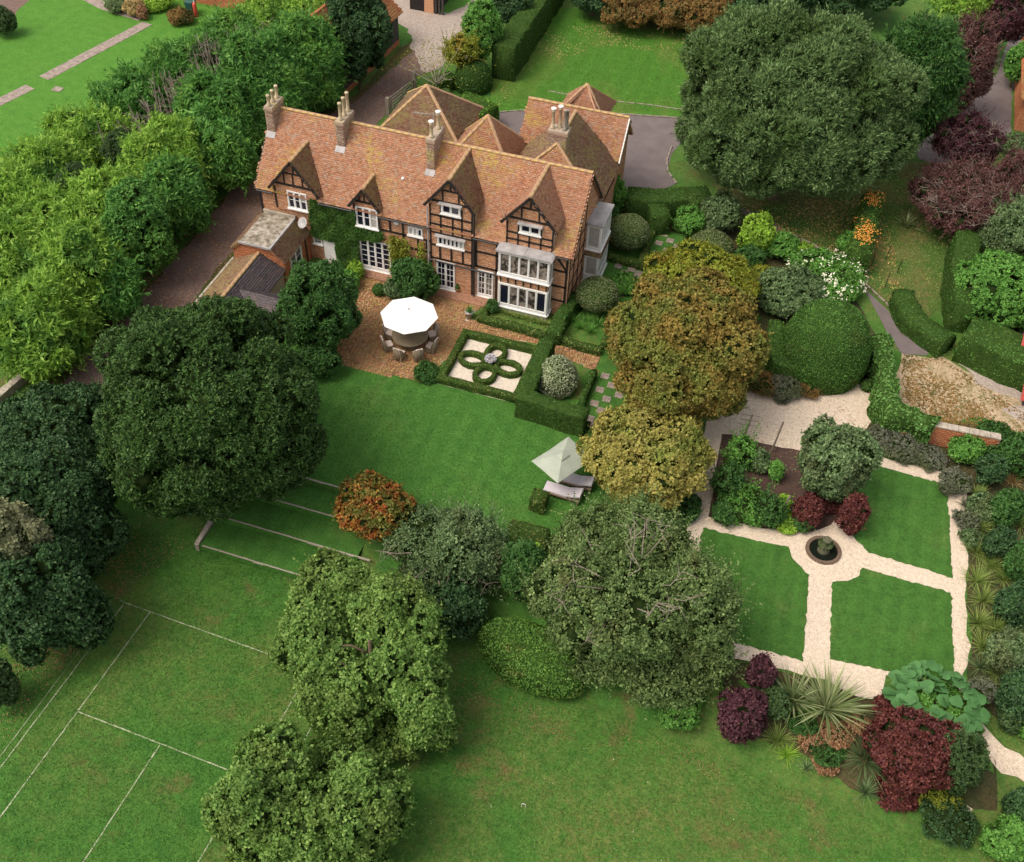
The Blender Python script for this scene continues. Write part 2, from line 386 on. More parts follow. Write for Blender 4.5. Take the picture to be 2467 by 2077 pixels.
def crown_thing(name, label, cat, px, py, rw, rh, clear, style, mat, group=None, dens=1.0, trunk=True, extra=None, barkmat=None, lobes=None, twigs=0, world=None, multi=None):
    if world: p, r, rz, g = world
    else: p, r, rz, g = solve(px, py, rw, rh, clear)
    p = np.asarray(p, float)
    root = empty(name, (float(p[0]), float(p[1]), g), 0, label, cat, group)
    if multi:      # an uneven crown built from several overlapping masses
        parts, core, subs = [], [], []
        for m_ in multi:
            q_, r1, z1_, _g = solve(m_[0], m_[1], m_[2], m_[3], m_[4] if len(m_) > 4 else clear); subs.append((np.asarray(q_), np.array([r1, r1, z1_])))
        for i_, (q_, rr_) in enumerate(subs):
            pa, co = crown_arrays(q_, rr_, style, dens=dens, lobes=lobes)
            for Vl, Ql in pa:
                cen = Vl.reshape(-1, 4, 3)[:, 0]; kp = np.ones(len(cen), bool)
                for j_, (q2, r2_) in enumerate(subs):
                    if j_ != i_: kp &= np.linalg.norm((cen-q2)/r2_, axis=1) > .66
                Vk = Vl.reshape(-1, 4, 3)[kp].reshape(-1, 3); parts.append((Vk, np.arange(len(Vk)).reshape(-1, 4)))
            core += co
    else: parts, core = crown_arrays(p, (r, r, rz), style, dens=dens, lobes=lobes)
    V, Q = joinm(parts)
    if name.endswith('tree') or trunk: cn = 'crown'
    else: cn = 'foliage'
    o = link(cn, npmesh(cn, V, Q), mat, root); o['kind'] = 'stuff'
    link('shade_core', core_mesh('shade_core', core), MATS['shade_core'], root)
    if trunk: trunk_mb(p, r, rz, g, reach=.4 if multi else .75).build('trunk', barkmat or BARK, root, True)
    if twigs:
        mb = MB()
        for _ in range(twigs):
            d = unit(np.array([rnd.gauss(0, 1), rnd.gauss(0, 1)-.3, abs(rnd.gauss(.6, .6))])); s0 = p+d*np.array([r, r, rz])*.5
            e = p+d*np.array([r, r, rz])*rnd.uniform(.98, 1.1); m = (s0+e)/2+np.array([rnd.gauss(0, .1*r), rnd.gauss(0, .1*r), 0])
            mb.tube([s0, m, e], [.026, .018, .006], 4, False)
            for _k in range(3):
                f = unit(np.array([rnd.gauss(0, 1), rnd.gauss(0, 1), rnd.gauss(.2, .6)]))*r*.22
                a0 = m+(e-m)*rnd.uniform(.2, .8); mb.tube([a0, a0+f*.5+np.array([0, 0, .04]), a0+f], [.014, .010, .004], 4, False)
        mb.build('bare_twigs', MATS['twig'], root)['kind'] = 'stuff'
    return root, p, r, rz, g
def surf_leaves(V, F, dens, L, W, jit=.5, lift=.02, up=.2, holes=0):
    """scatter small leaves over a triangle mesh"""
    A = V[F[:, 0]]; B = V[F[:, 1]]; Cc = V[F[:, 2]]; cr = np.cross(B-A, Cc-A); ar = np.linalg.norm(cr, axis=1)/2
    ok = ar > 1e-8; A, B, Cc, cr, ar = A[ok], B[ok], Cc[ok], cr[ok], ar[ok]; N = unit(cr)
    n = max(10, int(ar.sum()*dens)); k = R8.choice(len(ar), n, p=ar/ar.sum())
    u = R8.random((n, 1)); v = R8.random((n, 1)); m = (u+v) > 1; u[m] = 1-u[m]; v[m] = 1-v[m]
    p = A[k]+(B[k]-A[k])*u+(Cc[k]-A[k])*v; nn = N[k]
    rv = R8.normal(size=(n, 3)); rv -= nn*(rv*nn).sum(1, keepdims=True); D = unit(unit(rv)+nn*.55*R8.uniform(.2, 1.8, (n, 1))+np.array([0, 0, up*.5])); sz = R8.uniform(.7, 1.3, n)
    return leafmesh(p+nn*lift*R8.uniform(-1, 1.2, (n, 1)), D, unit(nn+R8.normal(size=(n, 3))*jit), L*1.15*sz, W*1.25*sz)
def tri(V, F):
    out = []
    for f in F:
        for i in range(1, len(f)-1): out.append((f[0], f[i], f[i+1]))
    return np.array(V, float), np.array(out)
def clipped(name, label, cat, V, F, mat, group=None, dens=110, L=.10, W=.06, jit=.5, parent=None, loc=None, lift=.03):
    """a clipped hedge or topiary: solid body with a skin of small leaves"""
    V, T = tri(V, F); c = V.mean(0)
    if parent is None:
        root = empty(name, loc or (float(c[0]), float(c[1]), float(V[:, 2].min())), 0, label, cat, group)
    else: root = parent
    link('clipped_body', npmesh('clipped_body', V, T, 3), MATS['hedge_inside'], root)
    lv, lq = surf_leaves(V, T, dens*2.1, L*.85, W*.95, jit*.75, lift*.7)
    o = link('leaf_skin', npmesh('leaf_skin', lv, lq), mat, root); o['kind'] = 'stuff'
    return root
def smoothnoise(V, amp, sc=1.0):
    x, y, z = V[:, 0]*sc, V[:, 1]*sc, V[:, 2]*sc
    return amp*(np.sin(x*1.7+y*.9)+np.sin(y*2.3-z*1.9+1)+np.sin(z*2.9+x*1.3+2)+.6*np.sin(x*5.1+2*y)+.6*np.sin(y*6.3+z*4))/3
def hedge_path(pts, w, h, z=None, round_=.12, amp=.03, step=.4, closed=False, taper=.0, endtaper=False):
    """sweep a soft-edged rectangular section along a ground line; returns V,F"""
    P2 = [np.array(p, float) for p in pts]
    if closed: P2.append(P2[0])
    line = []
    for a, b in zip(P2[:-1], P2[1:]):
        n = max(1, int(np.linalg.norm(b-a)/step))
        for i in range(n): line.append(a+(b-a)*i/n)
    line.append(P2[-1]) if not closed else None
    n = len(line); hw = w/2; rr = min(round_, hw*.7, h*.5)
    prof = [(-hw-taper, 0), (-hw-taper*.5, h*.5), (-hw, h-rr), (-hw+rr*.35, h-rr*.3), (-hw+rr, h), (0, h+.01), (hw-rr, h), (hw-rr*.35, h-rr*.3), (hw, h-rr), (hw+taper*.5, h*.5), (hw+taper, 0)]
    V = []; F = []; m = len(prof)
    for i, p in enumerate(line):
        if closed: a, b = line[i-1], line[(i+1) % n]
        else: a, b = line[max(0, i-1)], line[min(n-1, i+1)]
        d = (b-a); d /= max(np.linalg.norm(d), 1e-6); nr = np.array([-d[1], d[0]])
        k = 1.0
        if not closed:
            e1 = line[max(0, i-1)]-p; e2 = line[min(n-1, i+1)]-p
        if 0 < i < n-1 or closed:
            e1 = p-a; e2 = b-p; l1 = np.linalg.norm(e1); l2 = np.linalg.norm(e2)
            if l1 > 0 and l2 > 0:
                cs = float((e1@e2)/(l1*l2)); k = 1/max(.5, math.sqrt(max(.01, (1+cs)/2)))
        g = float(hgt(p[0], p[1])) if z is None else z
        for (ox, oz) in prof: V.append((p[0]+nr[0]*ox*-k, p[1]+nr[1]*ox*-k, g+oz-.02))
    for i in range(n if closed else n-1):
        j = (i+1) % n
        for q in range(m-1): F.append((i*m+q, i*m+q+1, j*m+q+1, j*m+q))
    if not closed: F.append(tuple(range(m))[::-1]); F.append(tuple(range((n-1)*m, n*m)))
    V = np.array(V); nz = smoothnoise(V, amp*1.7, 1.6)+R8.normal(size=len(V))*amp*.35
    V[:, 0] += nz; V[:, 1] += nz*.7; V[:, 2] += nz*.6*(V[:, 2] > V[:, 2].min()+.1)
    return V, [f[::-1] for f in F]
def dome(c, r, h, z0, shape='dome', n=28, m=14, amp=.03):
    V = []; F = []
    for i in range(m+1):
        t = i/m
        if shape == 'dome':      # bulging sides, round top
            a = t*math.pi/2; rad = r*(math.cos(a)**.6)*(1 if t > .12 else .9+.8*t); zz = h*math.sin(a)
        elif shape == 'ball':
            a = -math.pi*.42+t*(math.pi*.92); rad = r*max(0, math.cos(a)); zz = h/2+h/2*math.sin(a)
            if i == m: rad = 0
        elif shape == 'egg':
            rad = r*math.sin(math.pi*min(1, (.16+t*.84)))**.7*(1-.35*t) ; zz = h*t
        elif shape == 'cone':
            rad = r*(1-t)**.85; zz = h*t
        if i == m: rad = 0.001
        for j in range(n): a2 = 2*math.pi*j/n; V.append((c[0]+rad*math.cos(a2), c[1]+rad*math.sin(a2), z0+zz))
    for i in range(m):
        for j in range(n):
            a = i*n+j; b = i*n+(j+1) % n; F.append((a, b, b+n, a+n))
    V = np.array(V); V[:, :2] += ((V[:, :2]-np.array(c[:2]))*smoothnoise(V, amp/max(r, .1), 1.5/max(r, .3)**.5)[:, None]); V[:, 2] += smoothnoise(V, amp*.5, 1)
    return V, F
def topiary(name, label, px, py, rw, rh, mat, shape='dome', clear=0, group=None, dens=130, L=.09, W=.055, cat='topiary', jit=.5, stem=False, amp=.03, lift=.03):
    p, r, rz, g = solve(px, py, rw, rh, clear)
    V, F = dome(p, r, 2*rz, g+clear-(0 if stem else .05), shape, amp=amp)
    root = clipped(name, label, cat, V, F, mat, group, dens, L, W, jit, loc=(float(p[0]), float(p[1]), g), lift=lift)
    if stem: MB().tube([(p[0], p[1], g-.05), (p[0], p[1], g+clear+rz*.5)], .06, 7).build('stem', BARK, root)
    return root
def blades(name, label, cat, x, y, mat, n=90, L=1.0, W=.05, spread=1.0, group=None, z=None, droop=.5, seg=3, parent=None, partname='leaves'):
    """a tuft of strap leaves"""
    g = float(hgt(x, y)) if z is None else z
    V = []; Q = []
    for i in range(n):
        a = rnd.uniform(0, 2*math.pi); t = abs(rnd.gauss(.55, .3))*spread; l = L*rnd.uniform(.6, 1.1); w = W*rnd.uniform(.7, 1.2)
        d = np.array([math.cos(a), math.sin(a), 0]); sd = np.array([-math.sin(a), math.cos(a), 0])
        b = np.array([x, y, g])+d*rnd.uniform(0, .10)*L; i0 = len(V)
        for k in range(seg+1):
            u = k/seg; ww = w*(1-u)**.6*.5+.002
            pt = b+d*l*math.sin(t)*u*(1+droop*.3*u)+np.array([0, 0, 1])*l*(math.cos(t)*u-droop*.35*u*u*t)
            V += [pt-sd*ww, pt+sd*ww]
        for k in range(seg): Q.append((i0+2*k, i0+2*k+1, i0+2*k+3, i0+2*k+2))
    me = npmesh(partname, np.array(V), np.array(Q))
    root = parent or empty(name, (x, y, g), 0, label, cat, group)
    o = link(partname, me, mat, root); o['kind'] = 'stuff'
    return root
def sheet(name, poly, z, mat, jitter=0, step=.5, kind='structure', label=None, cat=None, drape=False):
    pts = []
    n = len(poly)
    for i in range(n):
        a = np.array(poly[i]); b = np.array(poly[(i+1) % n]); d = b-a; l = np.linalg.norm(d)
        k = max(1, int(l/step)) if jitter else 1
        nr = np.array([-d[1], d[0]])/max(l, 1e-6)
        for j in range(k):
            q = a+d*j/k
            if jitter: q = q+nr*rnd.gauss(0, jitter)
            pts.append(q)
    bm = bmesh.new(); vs = [bm.verts.new((float(q[0]), float(q[1]), (float(hgt(q[0], q[1])) if drape else 0)+z)) for q in pts]
    f = bm.faces.new(vs); f.normal_update()
    if f.normal.z < 0: f.normal_flip()
    bmesh.ops.triangulate(bm, faces=[f], ngon_method='EAR_CLIP')
    me = bpy.data.meshes.new(name); bm.to_mesh(me); bm.free()
    o = link(name, me, mat); o['kind'] = kind
    if label: o['label'] = label
    return o
# ================================================================== MATERIAL SET
BARK = plain('bark', (.16, .11, .07), .9, .3, 7, .6)
plain('shade_core', (.030, .050, .014), 1, .4, 3, .8, col2=(.012, .022, .007)).node_tree.nodes['Principled BSDF'].inputs['Specular IOR Level'].default_value = 0  # dark green crown core, its colour stands in for shade between the leaves
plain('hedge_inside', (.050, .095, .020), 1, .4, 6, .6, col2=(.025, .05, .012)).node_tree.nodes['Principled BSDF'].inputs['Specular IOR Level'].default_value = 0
plain('twig', (.36, .29, .235), .85, .25, 9, .3)
M_tile = island('roof_tile', [(.40, .185, .105), (.54, .255, .14), (.47, .25, .16), (.60, .30, .17), (.48, .33, .24)], .85, patch=(.60, .42, .12), pscale=.33, pr=(.53, .66), grain=11)
M_tile_moss_shade = island('roof_tile_moss_shade', [(.19, .095, .065), (.30, .15, .095), (.25, .16, .10), (.36, .23, .15)], .9, patch=(.32, .26, .10), pscale=.8, pr=(.42, .58), grain=12)  # mossy tiles; the dark tone also stands in for shade on right dormer slopes
M_ridge = island('ridge_tile', [(.44, .25, .15), (.48, .30, .18), (.40, .26, .17)], .85, patch=(.60, .44, .13), pscale=.7, pr=(.45, .6), grain=8)
M_slate = island('slate', [(.10, .085, .09), (.15, .125, .13), (.12, .10, .11)], .7, patch=(.2, .15, .13), pscale=1.2, grain=10)
M_brick = island('brick', [(.66, .34, .18), (.54, .25, .13), (.74, .42, .25), (.60, .34, .21)], .85, grain=9)
M_brickred = island('red_brick', [(.58, .22, .10), (.48, .17, .08), (.64, .28, .13)], .85, grain=9)
M_mortar = plain('mortar', (.56, .45, .34), .9, .2, 8)
M_timber = plain('black_timber', (.022, .017, .015), .7, .3, 9, .4)
M_white = plain('white_paint', (.88, .86, .83), .45, .05, 5, .1)
M_cream = plain('pale_clay', (.62, .50, .32), .8, .2, 6, .3)
M_lead = plain('lead', (.48, .46, .45), .55, .22, 2.2, .2)
M_stone = plain('stone', (.42, .36, .28), .9, .3, 5, .5)
M_stonepale = plain('pale_stone', (.52, .45, .36), .9, .25, 4, .5)
M_chimbrick = island('chimney_brick', [(.40, .25, .18), (.34, .22, .16), (.48, .34, .25), (.44, .37, .29)], .9, patch=(.45, .38, .16), pscale=1.0, grain=9)
M_black = plain('black_metal', (.02, .02, .022), .5, .1, 5, .1)
def glassmat(name, col, rough=.08, col2=None):
    m, t, p, o = newmat(name)
    if col2: setc(t, p, mixc(t, ramp(t, noise(t, 2.2, 3, .6, 1.2), [(.42, 0.0), (.58, 1.0)]), col, col2))
    else: setc(t, p, col)
    p.inputs['Roughness'].default_value = rough; p.inputs['Specular IOR Level'].default_value = .5; return m
M_glass = glassmat('window_glass', (.012, .014, .028))
M_glassc = glassmat('window_glass_curtained', (.03, .026, .024), .12, (.30, .25, .21))
M_glassg = glassmat('window_glass_blind', (.42, .40, .37), .3, (.50, .48, .45))
M_lawn = lawnmat('lawn_grass', (.042, .130, .022), (.075, .190, .032), (.18, .185, .055), .13, (.42, .66), (.17, .12, .05))
M_lawn_up = lawnmat('upper_lawn_grass', (.050, .150, .026), (.080, .205, .036), (.13, .19, .05), .22, (.55, .75), stripes=.32)
M_lawn_n = lawnmat('bright_lawn_grass', (.070, .200, .026), (.105, .255, .038), (.15, .25, .05), .2, (.6, .8))
M_lawn_b = lawnmat('rear_lawn_grass', (.055, .165, .018), (.085, .205, .028), (.20, .17, .055), .09, (.47, .62), stripes=.25)
M_lawn_q = lawnmat('fine_lawn_grass', (.045, .125, .022), (.068, .170, .030), (.12, .18, .045), .5, (.55, .72), stripes=.4)
M_rough = lawnmat('rough_grass', (.05, .12, .02), (.09, .15, .035), (.22, .16, .07), .3, (.45, .6), (.16, .11, .05))
M_verge = lawnmat('verge_grass', (.045, .075, .018), (.085, .10, .03), (.17, .10, .045), .45, (.4, .58))
M_earth = lawnmat('earth_and_ivy', (.035, .05, .018), (.07, .07, .03), (.12, .075, .04), .6, (.42, .6))  # dark mottled earth and ivy ground of the beds
M_gravel = gravel('pale_gravel', (.66, .53, .40), (.82, .69, .54), (.34, .24, .13), .56)
M_gravelp = gravel('parterre_gravel', (.68, .57, .45), (.85, .76, .64), (.5, .4, .3), .7, 30)
M_track = gravel('dirt_track', (.15, .095, .075), (.22, .145, .115), (.11, .06, .035), .55, 14)
M_yard = gravel('yard_gravel', (.36, .29, .24), (.48, .40, .34), (.26, .19, .14), .6, 12)
M_tarmac = plain('tarmac', (.185, .150, .145), .9, .14, 1.1, .5)
M_soil = gravel('bed_soil', (.055, .032, .024), (.10, .055, .04), (.16, .10, .06), .56, 18)
M_litter = gravel('leaf_strewn_yard', (.44, .32, .19), (.56, .43, .29), (.17, .15, .05), .47, 9, 1.6)
M_paver = island('brick_paver', [(.34, .15, .075), (.48, .23, .12), (.46, .29, .16), (.22, .12, .065)], .9, patch=(.40, .27, .10), pscale=1.1, pr=(.36, .56), grain=10)
M_pink = plain('path_slab', (.40, .32, .27), .9, .28, 3, .5)
# ================================================================== GROUND
def lines(a, b, st, extra): return np.unique(np.round(np.concatenate([np.arange(a, b, st), extra]), 4))
xs = lines(-30, 60, .9, [-500, -250, -120, -70, 90, 140, 300, 500, TX0-.02, TX0, TX1, TX1+.02])
ys = lines(-25, 60, .9, [-400, -150, -60, 90, 150, 300, 600, ST[0], ST[0]-.02, ST[3], ST[3]+.02])
X, Y = np.meshgrid(xs, ys); Z = hgt(X, Y)-.012
inb = (X >= TX0) & (X <= TX1) & (Y >= ST[3]+.01) & (Y <= ST[0]-.01); Z[inb] = ZL-.3
V = np.stack([X.ravel(), Y.ravel(), Z.ravel()], 1); nx = len(xs)
ii, jj = np.meshgrid(np.arange(nx-1), np.arange(len(ys)-1)); a = (jj*nx+ii).ravel()
me = npmesh('ground', V, np.stack([a, a+1, a+nx+1, a+nx], 1)); me.polygons.foreach_set('use_smooth', [True]*len(me.polygons))
link('ground', me, M_lawn)['kind'] = 'structure'
# turf terraces with stone edging
for i in range(3):
    zt = -.375*(i+1)
    st_ = MB().box(TX0, ST[i+1], ZL-.28, TX1, ST[i]+(.02 if i == 0 else 0), zt).build('terrace', M_lawn_up); st_['kind'] = 'structure'
bk = MB().box(TX0, ST[0], -.9, TX1, ST[0]+.12, -.03).build('terrace', M_lawn_up); bk['kind'] = 'structure'
em = MB(); em.box(-.4, -.04, -.07, .4, .03, .022); eme = em.mesh('edging_stone')
for i in range(4):
    er = empty('terrace_edging', ((TX0+TX1)/2, ST[i], -.375*i), 0, ['uppermost stone edging of the turf terraces, beside the big yew', 'second stone edging down the turf terraces', 'third stone edging down the turf terraces, level with the wall end', 'lowest stone edging where the turf terraces meet the tennis lawn'][i], 'edging', 'stone edgings of the turf terraces')
    x = TX0+.05+[.0, 0, .0, .1][i]
    while x < TX1:
        o = link('edging_stone', eme, M_stonepale, er); o.location = (x+.4, ST[i]+rnd.uniform(-.008, .008)+.045, -.375*i+rnd.uniform(-.012, .012)); o.rotation_euler = (0, 0, rnd.uniform(-.008, .008)); x += .815
fw = empty('low_stone_wall', (TX0-.1, 5, ZL), 0, 'low stone flank wall at the left end of the turf terraces', 'wall')
mb = MB(); i0 = [(3.8, ZL+.1), (3.8, ZL+.42), (5.5, -.92), (5.6, -.62), (8.7, -.02), (8.7, ZL-.2), (3.8, ZL-.2)]
mb.v = [(TX0-.22, y, z) for y, z in i0[1:]]+[(TX0-.02, y, z) for y, z in i0[1:]]
mb.f = [tuple(range(6)), tuple(range(6, 12))[::-1]]+[(k, 6+k, 6+(k+1) % 6, (k+1) % 6) for k in range(6)]
mb.build('wall_face', M_stone, fw)
z0 = 3.8
while z0 < 8.6:
    zz = np.interp(z0+.2, [3.8, 5.5, 5.6, 8.7], [ZL+.42, -.92, -.55, .02])
    q = MB().bar((TX0-.12, z0, zz+.03-.05), (TX0-.12, z0+.36, zz+.03+.03), .22, .07).build('coping_stone', M_stonepale, fw); z0 += .38
# sheets
NX = lambda pts: PX(pts, 0)
sheet('neighbour_lawn', NX([(-300, 560), (0, 470), (420, 130), (470, -20), (440, -200), (-300, -200)]), .004, M_lawn_n)
sheet('rear_lawn', NX([(1000, 232), (1010, 150), (1110, 20), (1250, 10), (1560, 60), (1560, 242), (1400, 240), (1280, 232), (1150, 228), (1060, 226)]), .004, M_lawn_b)
sheet('verge', NX([(-40, 900), (120, 740), (330, 560), (520, 330), (620, 250), (730, 190), (840, 80), (860, 130), (780, 230), (730, 300), (560, 500), (430, 620), (330, 680), (210, 800), (60, 960)]), .004, M_verge, .08)
sheet('dirt_track', NX([(120, 800), (165, 735), (260, 640), (385, 500), (500, 360), (600, 275), (700, 222), (735, 203), (790, 150), (845, 104), (880, 90), (905, 115), (884, 139), (834, 167), (795, 222), (720, 330), (560, 470), (470, 520), (400, 610), (250, 780), (160, 860)]), .008, M_track, .06)
sheet('gravel_yard', NX([(800, 40), (790, -60), (985, -80), (978, 20), (955, 60), (930, 100), (905, 135), (870, 150), (845, 106), (835, 60)]), .012, M_yard, .1)
sheet('yard_grass', NX([(880, 28), (905, -20), (965, -30), (962, 2), (940, 18), (905, 28)]), .016, M_lawn_n, .08)
sheet('forecourt', NX([(905, 300), (905, 250), (950, 244), (1000, 232), (1060, 228), (1150, 230), (1280, 236), (1400, 243), (1450, 262), (1400, 285), (1375, 315), (1362, 350), (1385, 375), (1330, 400), (1270, 400), (1180, 420), (930, 420)]), .008, M_tarmac, .02)
sheet('hidden_forecourt', [(5.6, 33.5), (8.2, 33.2), (8.2, 37.5), (5.6, 37.5)], .012, M_tarmac)
sheet('driveway', NX([(1880, 325), (1870, 300), (1960, 240), (2040, 150), (2060, 90), (2120, -20), (2160, 0), (2070, 190), (2068, 290), (1990, 320), (1920, 340)]), .008, M_tarmac, .03)
sheet('garden_drive', NX([(1500, 420), (1560, 440), (1640, 490), (1720, 545), (1790, 610), (1850, 670), (1905, 715), (1895, 727), (1845, 724), (1815, 680), (1770, 595), (1700, 540), (1610, 490), (1540, 455)]), .008, M_tarmac, .02)
sheet('rough_lawn', NX([(1380, 330), (1480, 400), (1560, 440), (1640, 488), (1725, 545), (1800, 615), (1870, 680), (1960, 600), (1960, 450), (1900, 330), (1700, 330), (1500, 330)]), .004, M_rough, .1)
sheet('leaf_strewn_yard', NX([(1845, 724), (1896, 728), (1930, 730), (1975, 760), (2100, 800), (2200, 860), (2200, 960), (2100, 900), (2000, 850), (1930, 870), (1850, 850), (1830, 780)]), .006, M_litter, .08)
sheet('yard_track', NX([(1960, 738), (2000, 745), (2100, 790), (2180, 830), (2180, 862), (2080, 815), (2000, 785)]), .010, M_yard, .12)
sheet('yard_track', NX([(2050, 838), (2100, 830), (2180, 850), (2180, 880), (2080, 860)]), .010, M_yard, .08)
PATIO = NX([(735, 560), (760, 545), (830, 560), (900, 580), (1000, 612), (955, 655), (1000, 662), (1100, 682), (1225, 712), (1222, 765), (1190, 745), (1110, 720), (1100, 702), (960, 688), (935, 705), (870, 785), (790, 768), (690, 745), (660, 700), (640, 580)])
sheet('patio', PATIO, .004, M_mortar, .02)
M_upl = sheet('upper_lawn', [(-5, 8.61), (19.5, 8.61), (19.5, 17.2), (14, 17.3), (8.6, 17.2), (6.7, 17.35), (5, 17.2), (1, 17.35), (-5, 17.4)], .006, M_lawn_up, .04)
sheet('parterre_gravel', [(8.8, 17.2), (13.5, 17.2), (13.5, 21.6), (8.8, 21.6)], .012, M_gravelp)
sheet('gravel_garden', NX([(1440, 880), (1465, 820), (1500, 780), (1600, 770), (1740, 770), (1790, 760), (1800, 850), (1770, 890), (1790, 930), (1850, 948), (1935, 966), (1952, 990), (1978, 1010), (1968, 1075), (1980, 1140), (1976, 1240), (1984, 1320), (1972, 1380), (1985, 1430), (1940, 1410), (1810, 1380), (1805, 1432), (1750, 1425), (1690, 1390), (1560, 1360), (1470, 1340), (1390, 1330), (1400, 1150), (1412, 1010)]), .008, M_gravel, .05)
sheet('gravel_path', [tuple(P(a, b)[:2]) for a, b in [(1955, 1390), (1985, 1400), (1990, 1450), (2030, 1510), (2110, 1565), (2110, 1605), (2050, 1580), (2010, 1530), (1975, 1470)]], .012, M_gravel, .05, drape=True)
sheet('gravel_path', [tuple(P(a, b)[:2]) for a, b in [(1962, 1640), (1985, 1635), (1992, 1665), (1985, 1690), (1965, 1680)]], .012, M_gravel, .04, drape=True)
for nm, pts in [('lawn_quarter', [(1760, 938), (1800, 955), (1938, 993), (1948, 1183), (1860, 1155), (1778, 1132), (1745, 1098), (1730, 1050)]),
                ('lawn_quarter', [(1763, 1163), (1800, 1173), (1945, 1213), (1952, 1400), (1825, 1375), (1697, 1348), (1702, 1190), (1735, 1190), (1755, 1180)]),
                ('lawn_quarter', [(1438, 1080), (1520, 1100), (1612, 1120), (1622, 1145), (1655, 1178), (1643, 1352), (1560, 1330), (1470, 1305), (1400, 1290)])]:
    poly = []; pp_ = NX(pts)
    for i_ in range(len(pp_)):
        a_ = np.array(pp_[i_]); b_ = np.array(pp_[(i_+1) % len(pp_)]); k_ = max(1, int(np.linalg.norm(b_-a_)/.16))
        poly += [tuple(a_+(b_-a_)*j_/k_+np.array([rnd.gauss(0, .028), rnd.gauss(0, .028)])) for j_ in range(k_)]
    q = MB().prism(poly, -.05, .035); o = q.build(nm, M_lawn_q); o['kind'] = 'structure'
BED = NX([(1477, 887), (1560, 905), (1740, 945), (1755, 1000), (1700, 1075), (1660, 1090), (1560, 1080), (1450, 1058)])
sheet('planting_bed', BED, .014, M_soil, .04)
sheet('planting_bed', NX([(1500, 800), (1540, 780), (1620, 775), (1700, 780), (1672, 800), (1640, 810), (1600, 812), (1560, 800)]), .012, M_soil, .03)
sheet('planting_bed', NX([(1770, 880), (1800, 840), (2000, 870), (2250, 950), (2250, 1450), (2060, 1490), (1990, 1430), (1978, 1380), (1990, 1300), (1978, 1240), (1985, 1150), (1970, 1080), (1980, 1010), (1955, 985), (1930, 960), (1850, 944), (1795, 925)]), .010, M_earth, .05)
sheet('planting_bed', [tuple(P(a, b)[:2]) for a, b in [(1470, 1345), (1560, 1365), (1690, 1395), (1760, 1430), (1810, 1435), (1815, 1385), (1960, 1412), (1985, 1470), (2040, 1560), (2040, 1660), (1940, 1660), (1830, 1650), (1740, 1610), (1640, 1545), (1560, 1515), (1500, 1480)]], .010, M_earth, .05, drape=True)
sheet('planting_bed', NX([(1230, 500), (1290, 480), (1380, 455), (1480, 430), (1620, 500), (1750, 610), (1800, 700), (1790, 780), (1700, 790), (1560, 790), (1400, 760), (1560, 650), (1400, 560), (1400, 470)]), .008, M_earth, .05)
sheet('border_soil', NX([(1170, -40), (1230, 30), (1400, 60), (1540, 95), (1560, -80), (1170, -120)]), .012, M_earth, .1)
sheet('side_garden', NX([(1180, 640), (1250, 420), (1410, 440), (1400, 560), (1380, 700), (1300, 860), (1200, 880), (1190, 770), (1230, 740), (1230, 700)]), .006, M_lawn_q)
# tennis court lines
M_line = plain('line_paint', (.46, .48, .33), .9, .45, 3, .1, col2=(.20, .27, .12))
ang = -.0374837; ca, sa = math.cos(ang), math.sin(ang)
def CW(u, v): return (u*ca-v*sa, u*sa+v*ca)
def cline(a, b, wd=.055):
    a = np.array(CW(*a)); b = np.array(CW(*b)); d = (b-a)/np.linalg.norm(b-a); n = np.array([-d[1], d[0]])*wd/2
    k = max(2, int(np.linalg.norm(b-a)/.4)); q = [a+(b-a)*i/k for i in range(k+1)]
    L1 = [p+n*rnd.uniform(.6, 1.25) for p in q]; L2 = [p-n*rnd.uniform(.6, 1.25) for p in q]
    mb = MB()
    for i in range(k): mb.quad((*L2[i], ZL+.004), (*L2[i+1], ZL+.004), (*L1[i+1], ZL+.004), (*L1[i], ZL+.004))
    o = mb.build('court_line', M_line); o['kind'] = 'structure'
for a, b in [((0, 0), (10.97, 0)), ((0, 0), (0, -23)), ((1.37, 0), (1.37, -23)), ((9.6, 0), (9.6, -23)), ((10.97, 0), (10.97, -23)), ((1.37, -5.485), (9.6, -5.485)), ((5.485, -5.485), (5.485, -17)), ((-.3, .05), (-.02, 0))]: cline(a, b)
cline((-.38, -.5), (-.2, -23), .035)
